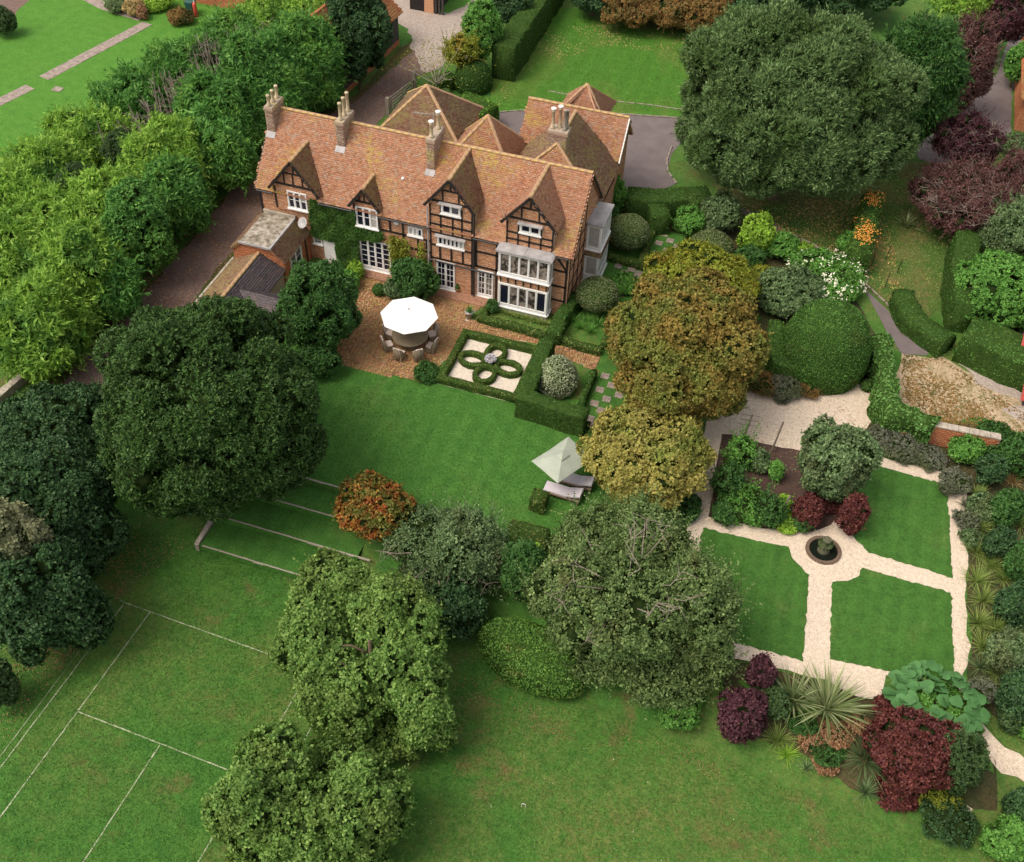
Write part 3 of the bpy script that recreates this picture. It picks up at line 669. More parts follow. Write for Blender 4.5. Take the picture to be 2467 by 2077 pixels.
# ================================================================== HOUSE
H = empty('country_house', (4.3, 25, 0), 0, 'large half timbered brick house with clay tile roofs, tall gables and white windows', 'house')
def wb(mb, face, pos, a0, a1, z0, z1, d0, d1):
    if face == 'S': mb.box(a0, pos-d1, z0, a1, pos-d0, z1)
    elif face == 'E': mb.box(pos+d0, a0, z0, pos+d1, a1, z1)
    elif face == 'W': mb.box(pos-d1, a0, z0, pos-d0, a1, z1)
    elif face == 'N': mb.box(a0, pos+d0, z0, a1, pos+d1, z1)
def window(face, pos, a0, a1, z0, z1, cas=2, c=1, r=2, parent=None, glass=None, sill=True, name='window', fr=.07, mat=None, kick=0, hood=0):
    parent = parent or H; mb = MB(); d = .07; n = []
    wb(mb, face, pos, a0, a0+fr, z0, z1, -.02, d); wb(mb, face, pos, a1-fr, a1, z0, z1, -.02, d)
    wb(mb, face, pos, a0+fr, a1-fr, z1-fr, z1, -.02, d); wb(mb, face, pos, a0+fr, a1-fr, z0, z0+fr+kick, -.02, d)
    w0, w1 = a0+fr, a1-fr; cw = (w1-w0)/cas; b0 = z0+fr+kick; b1 = z1-fr
    for i in range(1, cas): wb(mb, face, pos, w0+cw*i-.035, w0+cw*i+.035, b0, b1, -.01, d-.01)
    panes = []
    for i in range(cas):
        x0 = w0+cw*i+(.035 if i else 0); x1 = w0+cw*(i+1)-(.035 if i < cas-1 else 0)
        e = .028
        wb(mb, face, pos, x0, x0+e, b0, b1, 0, d-.022); wb(mb, face, pos, x1-e, x1, b0, b1, 0, d-.022)
        x0 += e; x1 -= e
        for k in range(1, c): xx = x0+(x1-x0)*k/c; wb(mb, face, pos, xx-.011, xx+.011, b0, b1, 0, d-.03)
        for k in range(1, r): zz = b0+(b1-b0)*k/r; wb(mb, face, pos, x0, x1, zz-.011, zz+.011, 0, d-.032)
        for k in range(c):
            for l in range(r):
                panes.append((x0+(x1-x0)*k/c+.008, x0+(x1-x0)*(k+1)/c-.008, b0+(b1-b0)*l/r+.008, b0+(b1-b0)*(l+1)/r-.008))
    if sill: wb(mb, face, pos, a0-.06, a1+.06, z0-.07, z0, 0, .14)
    W = mb.build(name, mat or M_white, parent)
    for q in panes:
        pm = MB(); wb(pm, face, pos, *q, .004, .016); pm.build('pane', (glass if not isinstance(glass, list) else rnd.choice(glass)) or M_glass, W)
    if hood: hm = MB(); wb(hm, face, pos, a0-.1, a1+.12, z1+.01, z1+.07, .0, .30); hm.build('window_hood', M_lead, W)
    return W
def beam(face, pos, a, b, wd=.13, parent=None, d=.045):
    mb = MB()
    if face == 'S': p = [(a[0], pos-d/2, a[1]), (b[0], pos-d/2, b[1])]; up = (0, 1, 0)
    else: sgn = 1 if face == 'E' else -1; p = [(pos+sgn*d/2, a[0], a[1]), (pos+sgn*d/2, b[0], b[1])]; up = (1, 0, 0)
    mb.bar(p[0], p[1], wd, d, up); return mb.build('timber_beam', M_timber, parent or H)
def bricks(face, pos, a0, a1, z0, z1, holes=(), poly=None, mat=None, parent=None, name='brickwork', d=.012):
    bw, bh, j = .225, .075, .011; B = []
    nz = int((z1-z0)/bh)
    for k in range(nz):
        z = z0+k*bh+bh/2; off = (k % 2)*bw/2
        xsn = np.arange(a0-off+bw/2, a1+bw/2, bw)
        for x in xsn:
            l, r_ = max(x-bw/2+j/2, a0), min(x+bw/2-j/2, a1)
            if r_-l < .04: continue
            if any(h[0]-.03 < (l+r_)/2 < h[1]+.03 and h[2]-.03 < z < h[3]+.03 for h in holes): continue
            B.append(((l+r_)/2, z, (r_-l)/2))
    B = np.array(B)
    if len(B) and poly is not None:
        k = inpoly(B[:, 0], B[:, 1], poly); B = B[k]
    if not len(B): return
    n = len(B); dd = d*(1+R8.uniform(-.5, .7, n)); h = np.full(n, bh/2-j/2)
    if face in 'SN': sg = -1 if face == 'S' else 1; A = np.stack([B[:, 0], np.full(n, pos)+sg*(dd/2-.004), B[:, 1], B[:, 2], dd/2+.004, h], 1)
    else: sg = 1 if face == 'E' else -1; A = np.stack([np.full(n, pos)+sg*(dd/2-.004), B[:, 0], B[:, 1], dd/2+.004, B[:, 2], h], 1)
    V, Q = boxes(A); o = link(name, npmesh(name, V, Q), mat or M_brick, parent or H); o['kind'] = 'stuff'
    return o
def slab(name, poly, th, mat, parent):
    P3 = [Vector(p) for p in poly]; n = (P3[1]-P3[0]).cross(P3[2]-P3[1]).normalized()
    if n.z < 0: P3 = P3[::-1]; n = -n
    mb = MB(); k = len(P3); mb.v = [tuple(p) for p in P3]+[tuple(p-n*th) for p in P3]
    bm = bmesh.new(); vs = [bm.verts.new(v) for v in mb.v]
    bm.faces.new(vs[:k]); bm.faces.new(vs[k:][::-1])
    for i in range(k): bm.faces.new((vs[i], vs[k+i], vs[k+(i+1) % k], vs[(i+1) % k]))
    bmesh.ops.triangulate(bm, faces=[f for f in bm.faces if len(f.verts) > 4], ngon_method='EAR_CLIP')
    me = bpy.data.meshes.new(name); bm.to_mesh(me); bm.free(); return link(name, me, mat, parent)
def roof(poly, mat=None, parent=None, tw=.17, ex=.115, sl=True, u=None, sag=0):
    """one roof slope: solid slab and a skin of separate lapped tiles"""
    mat = mat or M_tile; parent = parent or H
    P3 = np.array(poly, float); nrm = np.cross(P3[1]-P3[0], P3[2]-P3[1]); 
    k = 0
    while np.linalg.norm(nrm) < 1e-6: k += 1; nrm = np.cross(P3[k+1]-P3[k], P3[k+2]-P3[k+1])
    nrm = nrm/np.linalg.norm(nrm)
    if nrm[2] < 0: nrm = -nrm
    up = np.array([0, 0, 1.])-nrm*nrm[2]; up /= np.linalg.norm(up); uu = np.cross(up, nrm)
    o = P3[0]; a = (P3-o)@uu; b = (P3-o)@up; pl = list(zip(a, b))
    rf = slab('roof_slope', P3-nrm*.02, .09, mat, parent)
    ar, br = np.arange(a.min(), a.max()+tw, tw), np.arange(b.min(), b.max(), ex)
    A, B = np.meshgrid(ar, br); A = A+(np.arange(len(br))[:, None] % 2)*tw/2+R8.normal(size=A.shape)*.006
    A = A.ravel(); B = B.ravel(); kk = inpoly(A, B+ex*.4, pl); A, B = A[kk], B[kk]; n = len(A)
    hw = tw/2-.006; lo = R8.uniform(.022, .045, n); l2 = lo+R8.normal(size=n)*.005; Bj = B+R8.normal(size=n)*.008
    def W(aa, bb, cc): return o+aa[:, None]*uu+bb[:, None]*up+cc[:, None]*nrm
    z = np.zeros(n)+.004; zb = z-.01
    Vv = np.stack([W(A-hw, Bj, lo), W(A+hw, Bj, l2), W(A+hw, Bj+ex*1.3, z), W(A-hw, Bj+ex*1.3, z), W(A-hw, Bj, zb), W(A+hw, Bj, zb)], 1).reshape(-1, 3)
    i = np.arange(n)[:, None]*6; Q = np.concatenate([i+np.array([[0, 1, 2, 3]]), i+np.array([[4, 5, 1, 0]])])
    t = link('roof_tiles', npmesh('roof_tiles', Vv, Q), mat, parent); t['kind'] = 'stuff'
    return rf
rt = MB()
for s0 in (0, 1):
    for k in range(7):
        aa = math.pi*k/6; rt.v.append((s0*.44-.22, .11*math.cos(aa), .085*math.sin(aa)-.02))
for k in range(6): rt.f.append((k, k+1, k+8, k+7))
rt.f += [tuple(range(7))[::-1], tuple(range(7, 14))]
RT = rt.mesh('ridge_tile', False)
def ridge(a, b, parent=None, mat=None):
    parent = parent or H; a = Vector(a); b = Vector(b); d = b-a; n = max(1, round(d.length/.45)); rot = d.to_track_quat('X', 'Z')
    for i in range(n):
        o = link('ridge_tile', RT, mat or M_ridge, parent)
        o.location = a+d*((i+.5)/n)+Vector((0, 0, rnd.uniform(-.006, .01))); o.rotation_euler = rot.to_euler(); o.scale = (d.length/n/.45, 1, 1)
def verge(a, b, wd=.16, th=.06, mat=None, up=(0, 1, 0), parent=None): return MB().bar(a, b, wd, th, up).build('barge_board', mat or M_timber, parent or H)
X0, X1, YF, YB, YR, ZE, ZR = -5.25, 13.8, 25.0, 31.0, 28.0, 4.35, 7.92
YE = 24.75; SL = (ZR-ZE)/(YR-YE)
# walls of the main range
mb = MB(); sec = [(YF, -.05), (YB, -.05), (YB, 4.42), (YR, 7.68), (YF, 4.42)]
mb.v = [(X0, y, z) for y, z in sec]+[(X1, y, z) for y, z in sec]
mb.f = [(0, 1, 2, 3, 4)[::-1], (5, 6, 7, 8, 9)]+[(k, (k+1) % 5, 5+(k+1) % 5, 5+k) for k in range(5)]
mb.build('wall', M_mortar, H)
GY = 24.88
DOR = [  # centre, wall half, roof half, eave z, apex z, bottom z
    (-2.75, 1.40, 1.62, 4.76, 6.78, 3.2), (1.65, .76, .97, 4.72, 6.02, 3.05), (6.85, 1.30, 1.50, 5.95, 7.86, 0), (11.45, 1.38, 1.60, 5.95, 7.86, 0)]
for (c, hw, hr, ze, za, zb) in DOR:
    def ym(z): return YE+(z-ZE)/SL
    hwz = ze+(za-ze)*(1-hw/hr)
    sec = [(c-hw, zb), (c+hw, zb), (c+hw, hwz-.06), (c, za-.12), (c-hw, hwz-.06)]
    yb2 = min(ym(za)+.3, YR)
    mb = MB(); mb.v = [(x, GY, z) for x, z in sec]+[(x, yb2, z) for x, z in sec]
    mb.f = [(0, 1, 2, 3, 4), (5, 6, 7, 8, 9)[::-1]]+[(k, 5+k, 5+(k+1) % 5, (k+1) % 5) for k in range(5)]
    mb.build('gable_wall', M_mortar, H)
    fy = 24.58; mt = M_tile
    for sg in (-1, 1):
        xe = c+sg*hr; m_ = M_tile_moss_shade if (sg > 0 and c < 10) else M_tile  # right slopes take the darker tiles, shade put into their colour
        poly = [(xe, fy, ze), (c, fy, za), (c, min(ym(za), YR), za), (xe, ym(ze)+.12, ze)]
        if sg < 0: poly = poly[::-1]
        roof(poly, m_)
        verge((xe, fy+.02, ze-.07), (c, fy+.02, za-.07), .17, .05)
    ridge((c, fy, za+.02), (c, min(ym(za), YR)-.05, za+.02))
    # timber frame in the gable
    hw2 = hw-.02
    beam('S', GY, (c-hw-.06, hwz-.02), (c+hw+.06, hwz-.02), .14)
    zc = ze+(za-ze)*(.52 if hw > 1 else .99)
    if hw > 1:
        hc = hr*(1-(zc-ze)/(za-ze))-.16
        beam('S', GY, (c-hc, zc), (c+hc, zc), .10); beam('S', GY, (c, zc+.05), (c, za-.3), .10)
        for xx in (-hw*.46, -hw*.06, hw*.36, hw*.72) if c < 0 else (-hw*.36, hw*.36):
            top = min(zc-.05, ze+(za-ze)*(1-abs(xx)/hr)-.2); beam('S', GY, (c+xx, hwz+.05), (c+xx, top), .09)
    else:
        for xx in (-.36, -.05, .26): beam('S', GY, (c+xx, hwz+.05), (c+xx, ze+(za-ze)*(1-abs(xx)/hr)-.22), .075)
# main roof with openings for the gables
def rz_(y): return ZE+(y-YE)*SL
fp = [(X0-.15, YE)]
for (c, hw, hr, ze, za, zb) in DOR:
    yn = YE+.33
    fp += [(c-hw-.02, YE), (c-hw-.02, yn), (c+hw+.02, yn), (c+hw+.02, YE)]
fp += [(X1+.2, YE), (X1+.2, YR), (X0-.15, YR)]
roof([(x, y, rz_(y)) for x, y in fp])
roof([(X1+.2, 31.25, ZE), (X0-.15, 31.25, ZE), (X0-.15, YR, ZR), (X1+.2, YR, ZR)])
ridge((X0-.15, YR, ZR+.03), (X1+.2, YR, ZR+.03))
for x_, sg in ((X0-.13, -1), (X1+.18, 1)):
    MB().bar((x_, YE, ZE-.08), (x_, YR, ZR-.08), .05, .15, (0, 0, 1)).build('barge_board', M_timber, H); MB().bar((x_, 31.2, ZE-.08), (x_, YR, ZR-.08), .05, .15, (0, 0, 1)).build('barge_board', M_timber, H)
# gutters and downpipes
for a_, b_ in ((X0, -4.2), (-1.3, .85), (2.45, 5.5), (8.2, 10.0), (12.9, X1)):
    MB().tube([(a_, YE-.05, ZE-.08), (b_, YE-.05, ZE-.08)], .055, 8).build('gutter', M_black, H)
for xx in (5.47, 8.25): MB().tube([(xx, 24.8, 5.7), (xx, 24.78, 5.0), (xx, 24.78, .05)], .05, 8).build('downpipe', M_black if xx > 6 else M_lead, H)
MB().tube([(5.5, 24.72, 2.12), (9.7, 24.72, 2.06)], .05, 8).build('pipe', M_black, H)
# windows of the front
Wn = []
def win(*a, **k):
    h = (a[2], a[3], a[4], a[5]); Wn.append((a[0], a[1])+h); return window(*a, **k)
win('S', GY, -3.32, -2.08, 3.46, 4.62, 3, 1, 2, glass=[M_glass, M_glass, M_glassg])
win('S', GY, 1.0, 2.36, 3.3, 4.62, 3, 1, 2, glass=[M_glass, M_glass, M_glassg])
win('S', YF, 4.17, 5.06, 3.36, 3.92, 3, 1, 1, glass=[M_glassg, M_glass, M_glassc])
win('S', YF, 1.02, 2.98, .16, 2.30, 4, 1, 5, kick=.18)
win('S', GY, 6.28, 7.42, 5.45, 6.12, 2, 1, 1, hood=1, fr=.10)
win('S', GY, 6.02, 7.62, 3.25, 3.90, 6, 1, 1, hood=1, glass=[M_glass, M_glassg])
win('S', GY, 5.92, 7.05, .12, 2.08, 2, 2, 4, kick=.12)
win('S', YF, 8.40, 9.38, .12, 2.00, 2, 2, 4, kick=.12, glass=[M_glass, M_glassc])
win('S', GY, 10.88, 12.08, 5.35, 5.96, 2, 1, 1, hood=1, fr=.10)
win('S', YF, -2.02, -1.45, 1.15, 1.68, 1, 3, 2)
DD = MB(); DD.box(-1.36, YF-.08, .1, -.48, YF-.01, 1.72); DD.box(-1.28, YF-.10, .2, -.56, YF-.085, 1.6); DD.build('door', M_white, H)
MB().box(-1.5, YF-.7, .0, -.3, YF, .1).build('doorstep', M_stonepale, H)
MB().box(.9, YF-.75, .0, 3.1, YF-.005, .13).build('doorstep', plain('doorstep_brick', (.44, .23, .14), .9, .3, 7, .5), H)
MB().box(5.6, YF-.9, .0, 9.6, YF-.13, .10).build('doorstep', plain('doorstep_brick', (.44, .23, .14), .9, .3, 7, .5), H)
holes = [h[2:] for h in Wn]
bricks('S', YF, X0, 5.55, 0, 4.4, holes+[(-1.36, -.48, 0, 1.72), (-4.15, -1.35, 3.2, 5), (.9, 2.4, 3.05, 5), (1, 3, 0, 2.3)])
bricks('S', YF, 8.15, X1, 0, 4.4, holes+[(10, 12.9, 0, 5)])
for (c, hw, hr, ze, za, zb) in DOR:
    hz = ze+(za-ze)*(1-hw/hr)-.05
    bricks('S', GY, c-hw, c+hw, zb, za, holes, poly=[(c-hw, zb), (c+hw, zb), (c+hw, hz), (c, za-.15), (c-hw, hz)])
bricks('E', X1, YF, YB, 0, 7.6, poly=[(YF, 0), (YB, 0), (YB, 4.4), (YR, 7.6), (YF, 4.4)])
def B(pos, segs, wd=.12):
    for a, b in segs: beam('S', pos, a, b, wd)
B(YF, [((X0+.08, 0), (X0+.08, 4.4)), ((-1.2, 3.6), (-1.2, 4.4))], .15)
B(GY, [((-4.1, 3.25), (-4.1, 4.76)), ((-1.4, 3.25), (-1.4, 4.76)), ((.92, 3.1), (.92, 4.7)), ((2.42, 3.1), (2.42, 4.7))], .11)
B(YF, [((2.5, 3.25), (5.5, 3.22)), ((3.85, .2), (3.85, 4.35)), ((3.05, 3.3), (3.05, 4.35)), ((4.75, 1.9), (4.75, 3.2)), ((2.98, 2.45), (5.5, 2.4)), ((5.3, 2.4), (5.3, 3.2))], .12)
B(GY, [((5.60, .1), (5.60, 5.9)), ((8.10, .1), (8.10, 5.9)), ((5.6, 5.2), (8.1, 5.2)), ((5.6, 4.6), (8.1, 4.6)), ((5.6, 4.02), (8.1, 4.02)), ((6.23, 4.05), (6.23, 5.9)), ((6.95, 4.05), (6.95, 5.3)), ((7.5, 4.05), (7.5, 5.9))], .09)
B(GY, [((5.6, 3.15), (8.1, 3.15)), ((5.6, 2.22), (8.1, 2.22)), ((6.15, 2.25), (6.15, 3.1)), ((6.85, 2.25), (6.85, 3.1)), ((7.55, 2.25), (7.55, 3.1))], .11)
B(YF, [((8.15, 3.25), (10.0, 3.25)), ((8.15, 2.2), (10.0, 2.2)), ((9.55, .1), (9.55, 4.3)), ((8.3, 2.2), (8.3, 4.3)), ((9.58, 2.9), (10.0, 3.25))], .12)
B(GY, [((10.15, 4.4), (10.15, 5.9)), ((12.78, 4.4), (12.78, 5.9)), ((10.1, 5.2), (12.8, 5.2)), ((10.8, 4.4), (10.8, 5.9)), ((11.45, 4.4), (11.45, 5.2)), ((12.12, 4.4), (12.12, 5.9)), ((10.1, 4.75), (12.8, 4.75))], .09)
B(YF, [((13.68, 0), (13.68, 4.35)), ((12.9, 3.2), (13.7, 3.2)), ((12.9, 2.1), (13.7, 2.1)), ((12.95, 4.25), (13.65, 3.3)), ((12.9, 1.1), (13.7, 1.1))], .13)
for y_ in (25.1, 26.0, 27.0, 28.0): beam('E', X1, (y_, .1), (y_, 4.35+max(0, (y_-25)*1.0)), .08)
for z_ in (1.1, 2.1, 3.2, 4.3): beam('E', X1, (25, z_), (28.4, z_), .07)
# two storey bay at the front
BX0, BX1, BY = 9.95, 12.86, 24.22
MB().box(BX0+.03, BY+.03, 0, BX1-.03, YF+.02, 4.28).build('bay_wall', M_mortar, H)
MB().box(BX0-.03, BY-.03, 0, BX1+.03, YF-.003, .34).build('bay_plinth', M_stonepale, H)
bricks('S', BY+.03, BX0+.05, BX1-.05, 2.12, 2.62); bricks('E', BX1-.03, BY+.05, 24.85, 2.12, 2.62)
for xx in np.linspace(BX0+.1, BX1-.1, 7): beam('S', BY+.01, (xx, 2.16), (xx, 2.58), .07)
window('S', BY+.02, BX0, BX1, .42, 2.06, 5, 1, 1, glass=[M_glassc, M_glassc, M_glass], fr=.10, kick=.12)
window('S', BY+.02, BX0-.03, BX1+.03, 2.68, 4.22, 5, 1, 1, glass=[M_glassc], fr=.10, kick=.12)
window('E', BX1-.02, BY+.05, 24.87, .42, 2.06, 1, 1, 1, glass=M_glassc, fr=.09); window('E', BX1-.02, BY+.05, 24.87, 2.68, 4.22, 1, 1, 1, glass=M_glassc, fr=.09)
window('W', BX0+.02, BY+.05, 24.87, .42, 2.06, 1, 1, 1, glass=M_glassc, fr=.09); window('W', BX0+.02, BY+.05, 24.87, 2.68, 4.22, 1, 1, 1, glass=M_glassc, fr=.09)
br_ = MB(); br_.box(BX0-.17, BY-.17, 4.26, BX1+.2, GY-.003, 4.40); br_.box(BX0-.10, BY-.09, 4.40, BX1+.12, GY-.003, 4.43); br_.box((BX0+BX1)/2-.02, BY-.05, 4.43, (BX0+BX1)/2+.02, GY-.05, 4.46); br_.build('bay_roof', M_lead, H)
# two storey bay on the right end
SX = 14.72; SY0, SY1 = 28.45, 30.6
MB().box(X1+.003, SY0+.04, 0, SX-.03, SY1-.03, 4.2).build('bay_wall', M_mortar, H)
window('E', SX-.03, SY0, SY1, .1, 2.02, 4, 1, 1, glass=M_glassg, fr=.09, kick=.5); window('S', SY0+.04, X1+.06, SX, .1, 2.02, 1, 1, 1, glass=M_glassg, fr=.10, kick=.5)
window('E', SX-.03, SY0, SY1, 2.5, 4.16, 4, 1, 1, glass=M_glassg, fr=.09, kick=.1); window('S', SY0+.04, X1+.06, SX, 2.5, 4.16, 1, 1, 1, glass=M_glassg, fr=.10, kick=.1)
roof([(X1+.05, SY0-.12, 2.08), (SX+.12, SY0-.12, 2.08), (SX+.02, SY0, 2.44), (X1+.05, SY0, 2.44)], M_tile_moss_shade); roof([(SX+.12, SY0-.12, 2.08), (SX+.12, SY1+.1, 2.08), (SX+.02, SY1, 2.44), (SX+.02, SY0, 2.44)], M_tile_moss_shade)
br_ = MB(); br_.box(X1+.004, SY0-.12, 4.2, SX+.12, SY1+.1, 4.33); br_.box(X1+.06, SY0-.04, 4.33, SX+.04, SY1+.02, 4.36); br_.build('bay_roof', M_lead, H)
# chimneys
def chimney(x0, x1, y0, y1, zb, zt, pots, ph, mat_pot=None, cowl=(), name='chimney', r=.105):
    mb = MB(); mb.box(x0, y0, zb, x1, y1, zt-.22); mb.box(x0-.05, y0-.05, zt-.22, x1+.05, y1+.05, zt-.08); mb.box(x0-.02, y0-.02, zt-.08, x1+.02, y1+.02, zt)
    o = mb.build(name, M_chimbrick, H)
    for f_, p_, a_, b_ in (('S', y0, x0, x1), ('E', x1, y0, y1), ('W', x0, y0, y1)): bricks(f_, p_, a_, b_, zb+.1, zt-.24, mat=M_chimbrick, parent=o)
    if y1 < 29: lead = MB(); lead.bar(((x0+x1)/2, y0-.25, rz_(y0-.25)+.06), ((x0+x1)/2, y0, rz_(y0)+.06), x1-x0+.1, .02)
    if y1 < 29: lead.build('lead_flashing', M_lead, o)
    for i, (px_, py_) in enumerate(pots):
        h = ph*(1+.06*((i*7) % 3-1)); pr = [(r*1.35, zt-.02), (r*1.25, zt+.10), (r*.92, zt+.16), (r*.85, zt+h-.12), (r*1.08, zt+h-.10), (r*1.08, zt+h-.02), (r*.8, zt+h)]
        q = MB().lathe(px_, py_, pr, 12).build('chimney_pot', (mat_pot[i] if mat_pot else M_cream), o, True)
        if i in cowl:
            MB().lathe(px_, py_, [(r*.5, zt+h-.02), (r*.5, zt+h+.06), (r*1.5, zt+h+.07), (r*1.5, zt+h+.13), (r*.5, zt+h+.17)], 12).build('chimney_cowl', M_white, o)
    return o
chimney(X0-.06, X0+.42, 27.0, 28.35, 6.6, 8.42, [(X0+.18, 27.15), (X0+.18, 27.65), (X0+.18, 28.15)], .75)
chimney(-.90, -.42, 27.0, 28.45, 6.5, 8.42, [(-.65, 27.25), (-.65, 27.75), (-.65, 28.25)], 1.15)
chimney(4.68, 5.14, 26.85, 28.35, 6.3, 8.6, [(4.9, 27.1), (4.92, 28.1)], .95, cowl=(0, 1))
# television aerial on the third chimney
mb = MB(); mb.tube([(4.6, 28.2, 8.0), (4.6, 28.2, 9.5)], .018, 5); mb.tube([(3.4, 28.1, 9.3), (5.0, 28.3, 9.35)], .014, 5)
for k in range(6): mb.tube([(3.5+k*.22, 27.95, 9.31), (3.5+k*.22, 28.3, 9.31)], .008, 4)
tag(mb.build('television_aerial', M_lead), 'thin metal television aerial on the chimney with two white cowls', 'aerial')
# roof vent
vx, vz = WY(560+1395*.29476, 180+880*.29478, 26.3); mb = MB(); mb.lathe(vx, 26.3, [(.16, vz-.25), (.15, vz-.05), (.07, vz+.0), (.07, vz+.2), (.10, vz+.22), (.10, vz+.3), (.05, vz+.34)], 12); mb.build('roof_vent', M_white, H, True)
# ---- rear wings (same house)
def hipwing(x0, x1, y0, y1, ze, ax, ay, az, mat, mat2=None):
    MB().box(x0+.2, y0+.2, 0, x1-.2, y1-.2, ze-.05).build('wing_wall', M_mortar, H)
    a = (ax, ay, az); cs = [(x0, y0, ze), (x1, y0, ze), (x1, y1, ze), (x0, y1, ze)]
    for i in range(4):
        roof([cs[i], cs[(i+1) % 4], a], (mat2 or mat) if i == 0 else mat); ridge(cs[i], a, None, M_tile_moss_shade if i in (1, 2, 3) and mat is M_tile_moss_shade else None)
    bricks('S', y0+.2, x0+.2, x1-.2, 0, ze-.1); bricks('E', x1-.2, y0+.2, y1-.2, 0, ze-.1)
hipwing(-1.35, 3.9, 33.9, 38.6, 4.1, .98, 36.2, 6.35, M_tile_moss_shade)
hipwing(3.9, 8.1, 31.6, 35.4, 4.25, 6.0, 33.5, 6.75, M_tile, M_tile)
roof([(-4.3, 31.3, 2.6), (-2.0, 31.3, 2.6), (-2.0, 33.8, 4.0), (-4.3, 33.8, 4.0)], M_tile_moss_shade)
MB().box(-4.2, 31.1, 0, -2.3, 34.2, 2.6).build('wing_wall', M_mortar, H)
roof([(-4.3, 34.9, 2.6), (-2.0, 34.9, 2.6), (-2.0, 33.8, 4.0), (-4.3, 33.8, 4.0)][::-1], M_tile_moss_shade); ridge((-4.3, 33.8, 4.02), (-2.0, 33.8, 4.02))
# garage range
GX0, GX1, GYE, GYR, GZE, GZR = 7.55, 13.9, 34.95, 36.7, 4.45, 6.55
MB().box(GX0+.15, GYE+.2, 0, GX1-.15, 38.2, GZE+.05).build('wing_wall', M_mortar, H)
gw = MB(); gw.v = [(GX1-.15, GYE+.2, GZE), (GX1-.15, 38.2, GZE), (GX1-.15, GYR, GZR-.12), (GX0+.15, GYE+.2, GZE), (GX0+.15, 38.2, GZE), (GX0+.15, GYR, GZR-.12)]
gw.f = [(0, 1, 2), (3, 5, 4), (0, 2, 5, 3), (1, 4, 5, 2), (0, 3, 4, 1)]; gw.build('gable_wall', M_mortar, H)
roof([(GX0, GYE, GZE), (GX1+.1, GYE, GZE), (GX1+.1, GYR, GZR), (GX0, GYR, GZR)]); roof([(GX1+.1, 38.45, GZE), (GX0, 38.45, GZE), (GX0, GYR, GZR), (GX1+.1, GYR, GZR)])
ridge((GX0, GYR, GZR+.03), (GX1+.1, GYR, GZR+.03)); bricks('S', GYE+.2, GX0+.15, GX1-.15, 0, GZE); bricks('E', GX1-.15, GYE+.2, 38.2, 0, GZE)
MB().bar((GX1+.12, GYE, GZE-.1), (GX1+.12, GYR, GZR-.1), .06, .26).build('barge_board', M_white, H)
for xx in (8.6, 12.9, 13.6): beam('S', GYE+.2, (xx, .2), (xx, 4.4), .12)
beam('S', GYE+.2, (GX0+.2, 3.3), (GX1-.2, 3.3), .1)
MB().box(GX0-.12, GYE+.3, 2.6, GX0+.14, GYE+1.2, 4.35).build('window_casing', M_white, H)
# small back gable over the garage
for sg in (-1, 1):
    roof([(10.75+sg*1.5, 36.9, 5.55), (10.75, 38.9, 7.1), (10.75, 38.9, 7.1), (10.75+sg*1.5, 40.6, 5.3)][0:1]+[(10.75, 38.6, 7.15), (10.75+sg*1.6, 40.4, 5.3)])
roof([(9.15, 37.4, 5.35), (12.35, 37.4, 5.35), (10.75, 38.6, 7.15)], M_tile); ridge((9.15, 37.4, 5.38), (10.75, 38.6, 7.18)); ridge((12.35, 37.4, 5.38), (10.75, 38.6, 7.18))
# link range behind the right gable
LZ = 6.75; LXR = 10.8
MB().box(8.1, 30.9, 0, 13.75, 35.2, 4.25).build('wing_wall', M_mortar, H)
roof([(7.9, 29.6, 4.2), (7.9, 35.2, 4.2), (LXR, 35.6, LZ), (LXR, 32.0, LZ)][::-1], M_tile_moss_shade); roof([(14.05, 30.2, 4.2), (14.05, 35.2, 4.2), (LXR, 35.9, LZ), (LXR, 32.0, LZ)], M_tile_moss_shade)
roof([(7.9, 29.9, 4.2), (14.05, 29.9, 4.2), (LXR, 32.0, LZ)]); ridge((LXR, 32, LZ+.03), (LXR, 35.9, LZ+.03)); ridge((7.9, 29.9, 4.23), (LXR, 32, LZ+.03)); ridge((14.05, 29.9, 4.23), (LXR, 32, LZ+.03))
bricks('E', 13.75, 31, 35.2, 0, 4.2); beam('E', 13.75, (32.5, .1), (32.5, 4.2)); beam('E', 13.75, (31.2, 3.1), (35.1, 3.1))
chimney(10.2, 11.35, 32.0, 32.75, 6.2, 7.5, [(10.4, 32.25), (10.75, 32.5), (11.1, 32.3), (11.15, 32.58)], 1.25, [M_cream, M_cream, M_stone, M_stone], cowl=(0, 1))
# ---- low annexe at the left
AY0 = 21.75
mb = MB(); sec = [(-5.55, 0), (-2.28, 0), (-2.28, 1.98), (-3.05, 2.62), (-5.0, 2.62), (-5.55, 2.2)]
mb.v = [(x, AY0, z) for x, z in sec]+[(x, YF-.003, z) for x, z in sec]; k = len(sec)
mb.f = [tuple(range(k)), tuple(range(k, 2*k))[::-1]]+[(i, k+i, k+(i+1) % k, (i+1) % k) for i in range(k)]; mb.build('annexe_wall', M_mortar, H)
bricks('S', AY0, -5.55, -2.28, 0, 2.6, poly=sec, mat=M_brickred); bricks('E', -2.28, AY0, YF-.02, 0, 1.95, [(22.35, 23.75, .2, 1.8)], mat=M_brickred)
M_lichen = plain('lichened_felt', (.50, .44, .36), .95, .5, 3.0, .4, col2=(.11, .095, .06))
MB().box(-5.02, AY0-.08, 2.64, -3.05, YF-.06, 2.72).build('flat_roof', M_lichen, H)
fr = MB(); fr.box(-3.1, AY0-.14, 2.66, -2.98, YF-.05, 2.78); fr.box(-5.05, AY0-.16, 2.66, -3.1, AY0-.07, 2.78); fr.build('roof_edging', M_lead, H)
